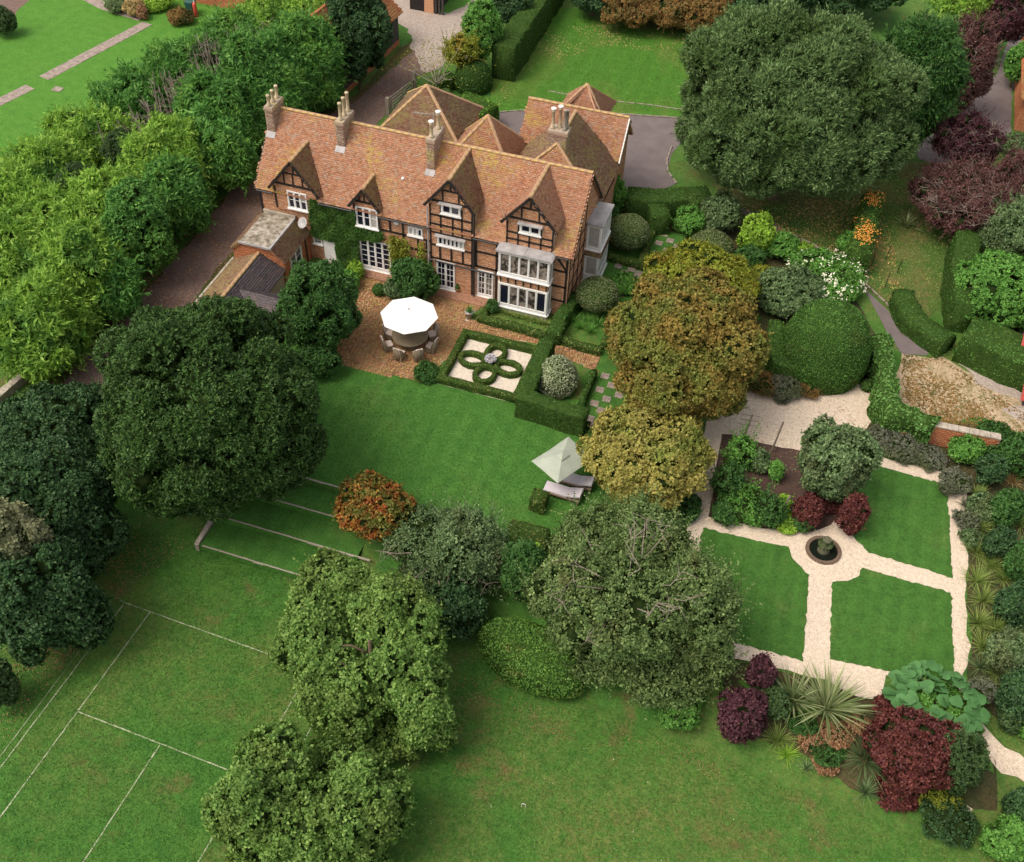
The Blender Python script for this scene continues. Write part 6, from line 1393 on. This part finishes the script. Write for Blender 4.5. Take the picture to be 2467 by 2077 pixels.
mb.f = [(0, 3, 2, 1), (4, 5, 6, 7), (0, 1, 5, 4), (1, 2, 6, 5), (2, 3, 7, 6), (3, 0, 4, 7)]; mb.build('body', M_bin, r); mb = MB(); mb.bar((x, y-.4, 1.03), (x, y+.4, 1.12), .68, .06); mb.build('lid', M_bin, r)
for sx in (-.28, .28): MB().tube([(x+sx-.03, y+.3, .1), (x+sx+.03, y+.3, .1)], .1, 10).build('wheel', M_black, r)
q = P(402, 34, 0); x, y = float(q[0]), float(q[1]); r = empty('gas_cylinder', (x, y, 0), 0, 'tall red gas cylinder standing beside the green bin', 'gas cylinder')
MB().lathe(x, y, [(.16, 0), (.17, .05), (.17, 1.0), (.13, 1.12), (.05, 1.17)], 14).build('cylinder', plain('red_metal', (.62, .09, .06), .4, .1, 4, .1), r, True); MB().lathe(x, y, [(.04, 1.16), (.05, 1.2), (.05, 1.28), (.02, 1.3)], 10).build('valve', M_white, r)
# ---- rear border
GR = 'trees along the back of the rear lawn'
for (x, y, a, b, m, lb) in [(1215, -8, 50, 34, F_dark, 'dark tree at the left end of the rear border'), (1295, 8, 62, 42, F_rough, 'brown leaved tree in the rear border, left one'), (1375, 12, 58, 40, F_rough, 'brown leaved tree in the rear border, middle one'), (1450, 22, 58, 44, F_rough, 'brown leaved tree in the rear border, right one'), (1340, -45, 90, 40, F_dark, 'dark tree behind the brown ones in the rear border'), (1490, -35, 80, 50, F_dark, 'dark tree above the right brown tree'), (1540, 40, 48, 55, F_dark, 'dark tree between the brown trees and the great willow'), (1600, -20, 80, 60, F_dark, 'dark tree right behind the top of the great willow'), (1740, -30, 95, 60, F_dark, 'dark tree at the top border behind the great willow')]:
    T('border_tree', lb, 'tree', x, y, a, b, .5, 'broad', m, GR)
T('dark_shrub', 'dark low shrubs in front of the brown border trees', 'shrub', 1500, 72, 60, 14, 0, 'shrub', F_dark, trunk=False)
T('willow_tree', 'enormous grey green domed tree at the right of the forecourt', 'tree', 1622, 225, 212, 202, .4, 'willow', F_will, dens=1.1)
T('fir_tree', 'tall dark fir behind the enormous domed tree', 'conifer', 1868, 175, 78, 175, .8, 'fir', F_yewm, dens=1.2, twigs=12)
T('fir_tree', 'bright green fir at the top border above the purple trees', 'conifer', 1975, -8, 66, 42, 3, 'fir', F_coy)
GP = 'purple leaved trees along the driveway'
T('purple_tree', 'dusky purple tree beside the tall fir', 'tree', 1972, 140, 62, 95, .5, 'airy', F_plum, GP, twigs=40, dens=1.5)
T('purple_tree', 'purple tree at the top border over the driveway', 'tree', 2050, 45, 48, 65, .8, 'airy', F_purp, GP, twigs=12, dens=1.5)
T('purple_tree', 'round purple tree in the driveway bend', 'tree', 1980, 290, 62, 56, 1.2, 'airy', F_purp, GP, twigs=45, dens=1.5)
T('purple_tree', 'wide twiggy dusky tree right of the berry hedge', 'tree', 1985, 405, 108, 74, .8, 'airy', F_plum, GP, twigs=120, dens=1.4)
T('purple_tree', 'dusky purple shrub tree cut by the right border', 'tree', 2085, 370, 48, 70, .5, 'airy', F_plum, GP, twigs=20, dens=1.5)
T('green_shrub', 'green shrub beside the right hand house', 'shrub', 2085, 130, 26, 42, .3, 'broad', F_brt)
T('green_shrub', 'small green shrub below the white dormer window at the right border', 'shrub', 2075, 295, 26, 22, 0, 'shrub', F_sage)
q = P(2086, 262, 0); x, y = float(q[0]), float(q[1]); r = empty('right_house', (x, y, 0), 0, 'red tiled brick house with a white dormer window cut by the right border', 'house')
MB().box(x-.4, y-.5, 0, x+8, y+9, 2.7).build('wall', M_mortar, r); bricks('W', x-.4, y-.5, y+9, 0, 2.6, mat=M_brickred, parent=r); bricks('S', y-.5, x-.4, x+4, 0, 2.6, mat=M_brickred, parent=r)
roof([(x-.8, y+9.2, 2.6), (x-.8, y-.9, 2.6), (x+3, y+2.0, 6.4), (x+3, y+9.2, 6.4)], M_rust, r); roof([(x-.8, y-.9, 2.6), (x+7, y-.9, 2.6), (x+3, y+2.0, 6.4)], M_rust, r)
MB().box(x-.5, y+.5, 2.9, x+1.4, y+2.1, 4.2).build('dormer_wall', M_white, r); window('W', x-.5, y+.5, y+2.1, 2.95, 4.15, 2, 1, 1, parent=r, fr=.12, glass=M_glassg); MB().box(x-.75, y+.3, 4.2, x+1.6, y+2.3, 4.32).build('dormer_roof', M_lead, r)
# ---- berry hedge, fence stakes, right lawn
rr_ = hedge('berry_hedge', 'tall narrow clipped hedge covered with orange berries', [(1790, 392), (1778, 450), (1764, 500)], 1.35, 2.3, F_boxb, dens=150, round_=.5)
n = 330; ts = R8.random(n); a_ = np.array(P(1790, 392, 2.38)); b_ = np.array(P(1764, 500, 2.38)); base = a_+(b_-a_)*ts[:, None]; keep = (np.sin(ts*9+1) > -.2); base = base[keep]; n = len(base)
q = base+np.stack([R8.normal(size=n)*.3, R8.normal(size=n)*.2, -np.abs(R8.normal(size=n))*.06+.06], 1); V, Q = leafmesh(np.repeat(q, 3, 0)+R8.normal(size=(n*3, 3))*.05, R8.normal(size=(n*3, 3)), R8.normal(size=(n*3, 3))+np.array([0, 0, 1.5]), .10, .09, 0); link('berries', npmesh('berries', V, Q), F_berry, rr_)['kind'] = 'stuff'
q = P(1757, 522, .6); n = 50; V, Q = leafmesh(q+R8.normal(size=(n, 3))*np.array([.25, .3, .3]), R8.normal(size=(n, 3)), R8.normal(size=(n, 3)), .11, .1); link('berries', npmesh('berries', V, Q), F_berry, rr_)['kind'] = 'stuff'
T('green_shrub', 'dark green bush at the lower foot of the berry hedge', 'shrub', 1735, 498, 22, 22, 0, 'shrub', F_brt, trunk=False)
q = P(1853, 463, 0); blades('grass_tuft', 'spiky pale leaved tuft on the rough lawn beside the berry hedge', 'plant', float(q[0]), float(q[1]), F_phor, 70, 1.2, .06)
for i, (x, y) in enumerate([(1722, 468), (1812, 532), (1782, 545), (1835, 560), (1810, 588), (1868, 300+92), (1900, 388)]):
    q = P(x, y, 0); b = Vector((float(q[0]), float(q[1]), 0)); o = MB().tube([b, b+Vector((.03, 0, 1.1))], .025, 5).build('stake', M_black); tag(o, ['thin black stake nearest the domed tree above the drive', 'thin black stake in the right lawn, upper one', 'thin black stake close to the drive kerb', 'thin black stake just above the dark curved hedge', 'thin black stake at the left end of the curved hedge', 'thin black stake in grass by the driveway, left one', 'thin black stake in grass by the driveway, right one'][i], 'stake', 'thin black stakes in the rough grass')
hedge('yew_hedge', 'tall dark hedge along the right side of the rough lawn', [(1985, 470), (1975, 540), (1985, 620)], 1.5, 2.2, F_hedge, L=.12, W=.06)
T('blue_green_shrub', 'blue grey leaved tree at the right border', 'tree', 2070, 478, 62, 66, .4, 'airy', F_sage, dens=1.5)
T('green_tree', 'fresh green spreading tree at the right border below the blue grey one', 'tree', 2045, 595, 92, 72, .3, 'broad', F_brt)
hedge('hedge_block', 'large flat topped hedge block at the right border', [(1985, 665), (2060, 698), (2140, 735)], 2.3, 1.9, F_dome, amp=.06, dens=130)
hedge('low_hedge', 'curved low clipped hedge right of the garden drive', [(1852, 590), (1868, 632), (1900, 660), (1945, 690)], 1.4, 1.25, F_hedge, round_=.4, amp=.05)
T('fern', 'bright green fern at the edge of the garden drive', 'fern', 1878, 682, 12, 10, 0, 'shrub', F_brt, trunk=False)
kb = MB().box(-.28, -.05, 0, .28, .05, .07).mesh('kerb_stone'); kb.materials.append(M_stone)
for lb, pts, z_ in [('thin stone kerb between the rear lawn and the forecourt', [(962, 244), (1000, 232), (1060, 227), (1150, 229), (1280, 235), (1400, 243)], .02), ('row of low stones set across the rear lawn', [(1120, 186), (1170, 196), (1240, 206), (1320, 214), (1405, 226)], -.02),
                ('leaf strewn brown kerb along the upper side of the garden drive', [(1612, 478), (1660, 500), (1725, 543), (1795, 606), (1872, 676), (1908, 716)], .05), ('curved kerb at the forecourt edge below the domed tree', [(1374, 300), (1364, 330), (1366, 352), (1385, 378)], .03)]:
    q = [Vector((*[float(v) for v in P(x, y, 0)[:2]], 0)) for x, y in pts]; r = empty('kerb', tuple(q[0]), 0, lb, 'kerb')
    for s_, e_ in zip(q[:-1], q[1:]):
        d = e_-s_; n = max(1, int(d.length/.6))
        for i in range(n): o = link('kerb_stone', kb, None, r); o.location = s_+d*((i+.5)/n)+Vector((0, 0, z_+rnd.uniform(-.01, .01))); o.rotation_euler = (0, 0, math.atan2(d.y, d.x)+rnd.uniform(-.05, .05))
litter('fallen_leaves', NX([(1085, 60), (1250, 50), (1500, 95), (1500, 130), (1250, 95), (1070, 140), (1020, 225), (1005, 225)]), 9000, .012, .13, F_straw)
litter('fallen_leaves', NX([(1600, 470), (1730, 540), (1800, 600), (1910, 715), (1925, 705), (1815, 590), (1740, 525), (1620, 455)]), 5000, .03, .12, F_rust)
# ---- ivy wall and brick wall
hedge('ivy_wall', 'wall smothered in bright ivy between the yew dome and the leafy yard', [(1806, 680), (1816, 740), (1818, 800), (1835, 836), (1880, 845), (1915, 862)], .95, 1.8, F_ivyw, L=.15, W=.13, dens=150, amp=.12, jit=.9, round_=.3)
low_wall('brick_wall', 'old pinkish brick garden wall with flat coping below the leafy yard', [(1800, 890), (1880, 900), (2030, 930)], 1.3, .34, M_mortar, M_stonepale, bm_=M_brickred)
# red roofed sheds at the right border
def red_shed(label, px, py, w, dpt, h, rh, rz):
    q = P(px, py, h); r = empty('red_shed', (float(q[0]), float(q[1]), 0), 0, label, 'shed'); x, y = float(q[0]), float(q[1]); M_redr = plain('red_paint', (.48, .06, .045), .6, .25, 3, .2)
    MB().box(x+.15, y+.15, 0, x+w, y+dpt, h-.05).build('wall', M_board, r)
    n = 6; 
    for i in range(n): MB().bar((x-.05+w*i/n, y-.1, h), (x-.05+w*i/n, y+dpt*.55, h+rh), .02, .02)
    for j in range(5):
        y0 = y-.1+dpt*.6*j/5; y1 = y-.1+dpt*.6*(j+1)/5+.04; z0 = h+rh*j/5+.03; z1 = h+rh*(j+1)/5
        for i in range(8): xx = x-.1+w*i/8; mb = MB(); mb.bar((xx+w/16, y0, z0), (xx+w/16, y1, z1), w/8-.012, .03); mb.build('roof_panel', M_redr, r)
    return r
red_shed('bright red roof cut by the right border beside the flat topped hedge block', 2078, 762, 5, 5, .9, 2.6, 0)
red_shed('small lower bright red roof at the right border over the leafy yard', 2091, 818, 3, 2.2, .5, .9, 0)
# ================================================================== FORMAL GARDEN PLANTS
T('large_shrub', 'large grey green shrub standing over the path north of the fountain', 'shrub', 1708, 945, 72, 88, .2, 'broad', F_sage, dens=1.3)
for (x, y, a, b, lb) in [(1655, 1045, 30, 34, 'purple shrub left of the small path to the fountain'), (1745, 1052, 30, 42, 'purple shrub right of the small path to the fountain'), (1700, 1015, 46, 22, 'purple shrub right under the large grey green one')]:
    T('purple_shrub', lb, 'shrub', x, y, a, b, 0, 'shrub', F_wine, 'purple shrubs around the path to the fountain', trunk=False)
for (x, y, a, b, m, lb) in [(1515, 925, 34, 36, F_brt, 'rose bush in the top left of the dark soil bed'), (1490, 985, 34, 40, F_yewm, 'dark leafy bush at the left edge of the soil bed'), (1555, 945, 22, 24, F_sage, 'small bush left of the tall stake in the soil bed'), (1520, 1030, 56, 36, F_brt, 'widest leafy bush in the lower soil bed'), (1478, 1048, 26, 24, F_yewm, 'small bush at the lower left corner of the soil bed'), (1575, 1045, 36, 36, F_yewm, 'leafy bush beside the lime foliage in the soil bed'), (1603, 1030, 12, 34, F_lime, 'upright lime leaved plant on the lower stake of the soil bed'), (1612, 1070, 26, 18, F_lime, 'low lime leaved plant at the path edge of the soil bed'), (1588, 965, 14, 36, F_brt, 'climber on the tall stake in the soil bed'), (1640, 1072, 18, 18, F_yewm, 'small bush at the right corner of the soil bed')]:
    T('garden_bush', lb, 'shrub', x, y, a*.92, b*.92, 0, 'airy' if a > 30 else 'shrub', m, 'leafy bushes in the dark soil bed', trunk=False)
for (x, y, h, lb, cr) in [(1518, 905, 2.0, 'wooden trellis post with cross arms at the top of the soil bed', 1), (1578, 925, 2.2, 'tall leaning wooden stake in the soil bed', 0), (1595, 1060, 1.6, 'wooden stake among the lime leaves', 0)]:
    q = P(x, y, 0); b = Vector((float(q[0]), float(q[1]), 0)); r = empty('garden_stake', tuple(b), 0, lb, 'stake'); MB().bar(b, b+Vector((.15, .1, h)), .07, .07).build('post', M_oak, r)
    if cr:
        for z in (1.2, 1.55, 1.9): MB().bar(b+Vector((-.4, .05, z)), b+Vector((.55, .15, z+.05)), .03, .03).build('cross_arm', M_oak, r)
# border on the right of the formal garden
GB = 'plants in the long right hand border'
for i, (x, y, a, b, st, m, lb) in enumerate([
    (1795, 895, 32, 24, 'fine', F_lav, 'grey lavender mound beside the large shrub, uppermost'), (1848, 915, 42, 26, 'fine', F_lav, 'wide grey lavender mound below the brick wall'), (1905, 935, 36, 24, 'fine', F_lav, 'grey lavender mound above the top lawn quarter corner'),
    (1852, 868, 34, 26, 'shrub', F_rough, 'tawny shrub leaning on the brick wall'), (1955, 985, 34, 28, 'fine', F_lav, 'grey lavender mound at the path corner'), (1978, 918, 34, 30, 'shrub', F_brt, 'lime tinged bush right of the brick wall'),
    (2040, 905, 52, 36, 'shrub', F_yewm, 'broad green bush at the far right of the border'), (2088, 935, 40, 40, 'broad', F_yewm, 'green bush cut by the right border above the grasses'), (2025, 962, 30, 36, 'shrub', F_dark, 'dark bush at the back of the border, upper one'),
    (1978, 1062, 26, 22, 'fine', F_lav, 'grey mound by the path beside the right lawn quarter'), (2010, 1040, 30, 26, 'shrub', F_sage, 'grey green bush between the lavender and the dark bush'), (2060, 1040, 34, 40, 'shrub', F_yewm, 'mid green bush at the right border level with the fountain path'),
    (2045, 1115, 28, 36, 'shrub', F_dark, 'dark bush at the back of the border, second one'), (1984, 1100, 22, 18, 'fine', F_sage, 'small sage coloured mound by the path'), (2075, 1240, 36, 46, 'shrub', F_dark, 'dark bush at the back of the border, third one'),
    (2090, 1150, 30, 44, 'shrub', F_yewm, 'green bush cut by the right border between the dark ones'), (2005, 1410, 30, 30, 'fine', F_lav, 'grey mound below the right path end'), (2060, 1330, 40, 44, 'shrub', F_sage, 'grey green bush low in the right border'), (2085, 1420, 40, 60, 'shrub', F_dark, 'dark bush at the back of the border, fourth one'), (2070, 1466, 28, 28, 'shrub', F_holly, 'olive bush beside the lower gravel path'), (2112, 1500, 18, 30, 'shrub', F_brt, 'green bush cut by the right border above the lower path')]):
    T('border_plant', lb, 'plant', x, y, a, b, 0, st, m, GB, trunk=False)
GL = ['uppermost beside the fountain path level', 'right of the uppermost one', 'next below the uppermost by the path', 'behind the third lawn corner', 'by the path where the cross path arrives', 'right of the one at the cross path', 'just below the cross path junction', 'second below the cross path junction', 'large and central below the junction', 'near the right picture border', 'third below the junction by the path', 'bluish, close to the broad leaved tree', 'above the olive bush', 'small, at the path corner by the lavender', 'straw coloured, near the right border', 'bluish, beside the olive bush', 'greyish, between two lavender mounds', 'cut by the right border, upper half']
for gi, (x, y, m, L) in enumerate( [(2000, 1080, F_grass, .8), (2035, 1065, F_grass, .8), (1998, 1130, F_grass, .9), (2025, 1160, F_grass, .9), (1998, 1190, F_grass, .9), (2050, 1185, F_grass, .8), (2010, 1230, F_grass, .9), (2000, 1275, F_grass, .9), (2035, 1290, F_grass, 1.0), (2075, 1300, F_grass, .9), (2010, 1325, F_grass, .9), (2005, 1365, F_sage, .7), (2040, 1380, F_grass, .8), (2000, 1015, F_grass, .7), (2070, 985, F_straw, .7), (2055, 1400, F_sage, .8), (1975, 1035, F_lav, .5), (2088, 1075, F_grass, .9)]):
    q = P(x, y, 0); blades('grass_clump', 'grass clump in the right border, '+GL[gi], 'grass', float(q[0]), float(q[1]), m, 130, L*1.1, .035, group='grass clumps of the right border', spread=1.3)
# border at the bottom of the formal garden
def TG(*a, **k): return T(*a, **k)
T('purple_shrub', 'dark purple bush at the lower left of the bottom border', 'shrub', 1520, 1462, 52, 56, 0, 'shrub', F_purp, trunk=False)
T('purple_shrub', 'tall slim dark purple shrub rising over the gravel path', 'shrub', 1556, 1378, 26, 36, .3, 'shrub', F_purp, trunk=False)
T('green_shrub', 'grey green bush between the purple bush and the sword leaved plants', 'shrub', 1578, 1432, 34, 36, 0, 'shrub', F_holly, trunk=False)
for (x, y, n, L, W_, m, lb) in [(1690, 1450, 190, 2.1, .085, F_phor, 'largest sword leaved clump in the bottom border'), (1622, 1435, 120, 1.7, .08, F_phor, 'second sword leaved clump left of the largest'), (1590, 1515, 130, 1.0, .035, F_grass, 'fine green grass clump below the purple bush'), (1610, 1545, 90, .7, .03, F_lime, 'small yellow grass clump at the lawn edge'),
                              (1768, 1555, 200, 1.7, .045, F_sage, 'tall grey green grass clump left of the wine red bush'), (1770, 1622, 90, .9, .035, F_sage, 'small grey green grass clump at the foot of the wine red bush'), (1700, 1548, 90, .7, .03, F_brt, 'short green grass in the middle of the bottom border'), (1650, 1572, 70, .5, .03, F_sage, 'short grey grass at the lawn edge')]:
    q = P(x, y); blades('sword_leaved_plant' if L > 1.5 and m is F_phor else 'grass_clump', lb, 'plant', float(q[0]), float(q[1]), m, n, L, W_, spread=1.15)
for (x, y, a, b, lb) in [(1660, 1510, 30, 18, 'brown seed heads right of the fine grass'), (1715, 1500, 34, 16, 'brown seed heads below the largest sword leaved clump'), (1690, 1560, 30, 16, 'brown seed heads near the lawn edge'), (1760, 1480, 24, 18, 'brown seed heads against the wine red bush')]:
    T('seed_heads', lb, 'plant', x, y, a, b, 0, 'fine', F_rust, 'brown seed heads in the bottom border', trunk=False)
for (x, y, a, b, m, lb) in [(1690, 1530, 40, 16, F_yewm, 'low green plants between the seed heads'), (1640, 1480, 30, 16, F_yewm, 'low green plants under the second sword leaved clump')]:
    T('low_plant', lb, 'plant', x, y, a, b, 0, 'fine', m, trunk=False)
T('wine_red_bush', 'large wine red bush right of the grass clumps', 'shrub', 1868, 1540, 84, 86, 0, 'shrub', F_wine, trunk=False)
T('wine_red_bush', 'wine red bush reaching the gravel path beside the broad leaves', 'shrub', 1820, 1450, 34, 30, 0, 'shrub', F_wine, trunk=False)
T('wine_red_bush', 'lowest wine red bush at the lawn edge', 'shrub', 1840, 1615, 44, 30, 0, 'shrub', F_wine, trunk=False)
T('feathery_shrub', 'feathery green shrub right of the wine red bush', 'shrub', 1958, 1560, 54, 84, 0, 'fine', F_holly, trunk=False, dens=.7)
T('feathery_shrub', 'feathery brighter green shrub below the wine red bush', 'shrub', 1925, 1620, 46, 40, 0, 'fine', F_mapy, trunk=False, dens=.7)
T('dark_shrub', 'dark shrub at the right border below the lower path', 'shrub', 2092, 1655, 36, 46, 0, 'shrub', F_dark, trunk=False)
T('green_shrub', 'bright green shrub in the bottom right corner', 'shrub', 2062, 1722, 46, 48, 0, 'shrub', F_brt, trunk=False)
T('blue_green_shrub', 'blue green feathery low shrub above the bottom right corner', 'shrub', 1940, 1680, 60, 26, 0, 'fine', F_dark, trunk=False, dens=.5)
# broad leaved tree with single leaves
p, r0, rz0, g0 = solve(1918, 1430, 92, 52, .6); p = np.array(p, float)
r = empty('broad_leaved_tree', (float(p[0]), float(p[1]), g0), 0, 'young tree with very large fresh green leaves over the end of the gravel path', 'tree')
MB().tube([(p[0], p[1], g0-.1), (p[0], p[1], p[2])], [.07, .04], 6).build('trunk', BARK, r)
lm = MB(); k = 9; rim = []
for i in range(k): a = math.pi*2*i/k; rr = .21*(1+.16*math.cos(3*a)+(.12 if i % 2 else 0)); rim.append((rr*math.cos(a)+.14, rr*math.sin(a), -.03+.05*abs(math.sin(a))))
lm.v = [(.0, 0, .0)]+rim; lm.f = [(0, 1+i, 1+(i+1) % k) for i in range(k)]; lme = lm.mesh('leaf', True); lme.materials.append(F_big)
for i in range(150):
    d = unit(np.array([rnd.gauss(0, 1), rnd.gauss(0, 1), abs(rnd.gauss(.3, .6))])); q = p+d*np.array([r0, r0*.8, rz0])*rnd.uniform(.75, 1.0)
    o = link('leaf', lme, None, r); o.location = tuple(q); s = rnd.uniform(.7, 1.45); o.scale = (s, s, s); o.rotation_euler = (rnd.gauss(-.1, .3), rnd.gauss(.35, .25), math.atan2(d[1], d[0])+rnd.gauss(0, .5))
mb = MB()
for i in range(22):
    d = unit(np.array([rnd.gauss(0, 1), rnd.gauss(0, 1), abs(rnd.gauss(.2, .4))])); mb.tube([tuple(p-[0, 0, .4]), tuple(p+d*np.array([r0, r0*.8, rz0])*.85)], [.025, .01], 4, False)
mb.build('branches', BARK, r)['kind'] = 'stuff'
V, Q = joinm(crown_arrays(p-[0, 0, .25], (r0*.8, r0*.65, rz0*.7), 'shrub')[0]); link('understorey', npmesh('understorey', V, Q), F_brt, r)['kind'] = 'stuff'
# croquet hoop on the lower lawn
q = P(1071, 1652); x, y = float(q[0]), float(q[1]); z = ZL; o = MB().tube([(x-.08, y, z), (x-.08, y, z+.28), (x-.05, y, z+.32), (x+.05, y, z+.32), (x+.08, y, z+.28), (x+.08, y, z)], .012, 6, False).build('croquet_hoop', M_white); tag(o, 'small white croquet hoop on the lower lawn', 'hoop')
# short grass standing on the lawns, so their surface is not flat
def grasscover(name, poly, n, z, mat, h=.06):
    q = np.array(poly); a = q.min(0); b = q.max(0); X_ = R8.uniform(a[0], b[0], n); Y_ = R8.uniform(a[1], b[1], n); k = inpoly(X_, Y_, poly); X_, Y_ = X_[k], Y_[k]; m = len(X_)
    V, Q = leafmesh(np.stack([X_, Y_, hgt(X_, Y_)+z], 1), np.stack([R8.normal(size=m)*.7, R8.normal(size=m)*.7, np.ones(m)*.7], 1), np.stack([R8.normal(size=m), R8.normal(size=m), np.ones(m)], 1), h*R8.uniform(.6, 1.5, m), .035, 0)
    o = link(name, npmesh(name, V, Q), mat); tag(o, kind='stuff')
F_gr = foliage('grass_blades', (.030, .10, .012), (.055, .155, .020), (.10, .21, .035), trans=.1)
grasscover('lawn_grass_cover', PX([(0, 1764), (0, 1300), (260, 1080), (420, 1090), (620, 1180), (1000, 1350), (1500, 1560), (2000, 1764)], ZL), 150000, .0, F_gr)
grasscover('upper_grass_cover', [(-5, 8.7), (19.5, 8.7), (19.5, 17.1), (14, 17.2), (8.6, 17.1), (-5, 17.3)], 45000, .0, F_gr)
grasscover('rear_grass_cover', NX([(1020, 220), (1120, 30), (1500, 80), (1500, 235), (1280, 228)]), 30000, .0, foliage('rear_grass_blades', (.05, .15, .018), (.08, .20, .028), (.15, .24, .05), trans=.1), .09)
grasscover('rough_grass_cover', NX([(1480, 410), (1900, 330), (1960, 450), (1960, 600), (1870, 660), (1720, 540)]), 24000, .0, F_grass, .12)
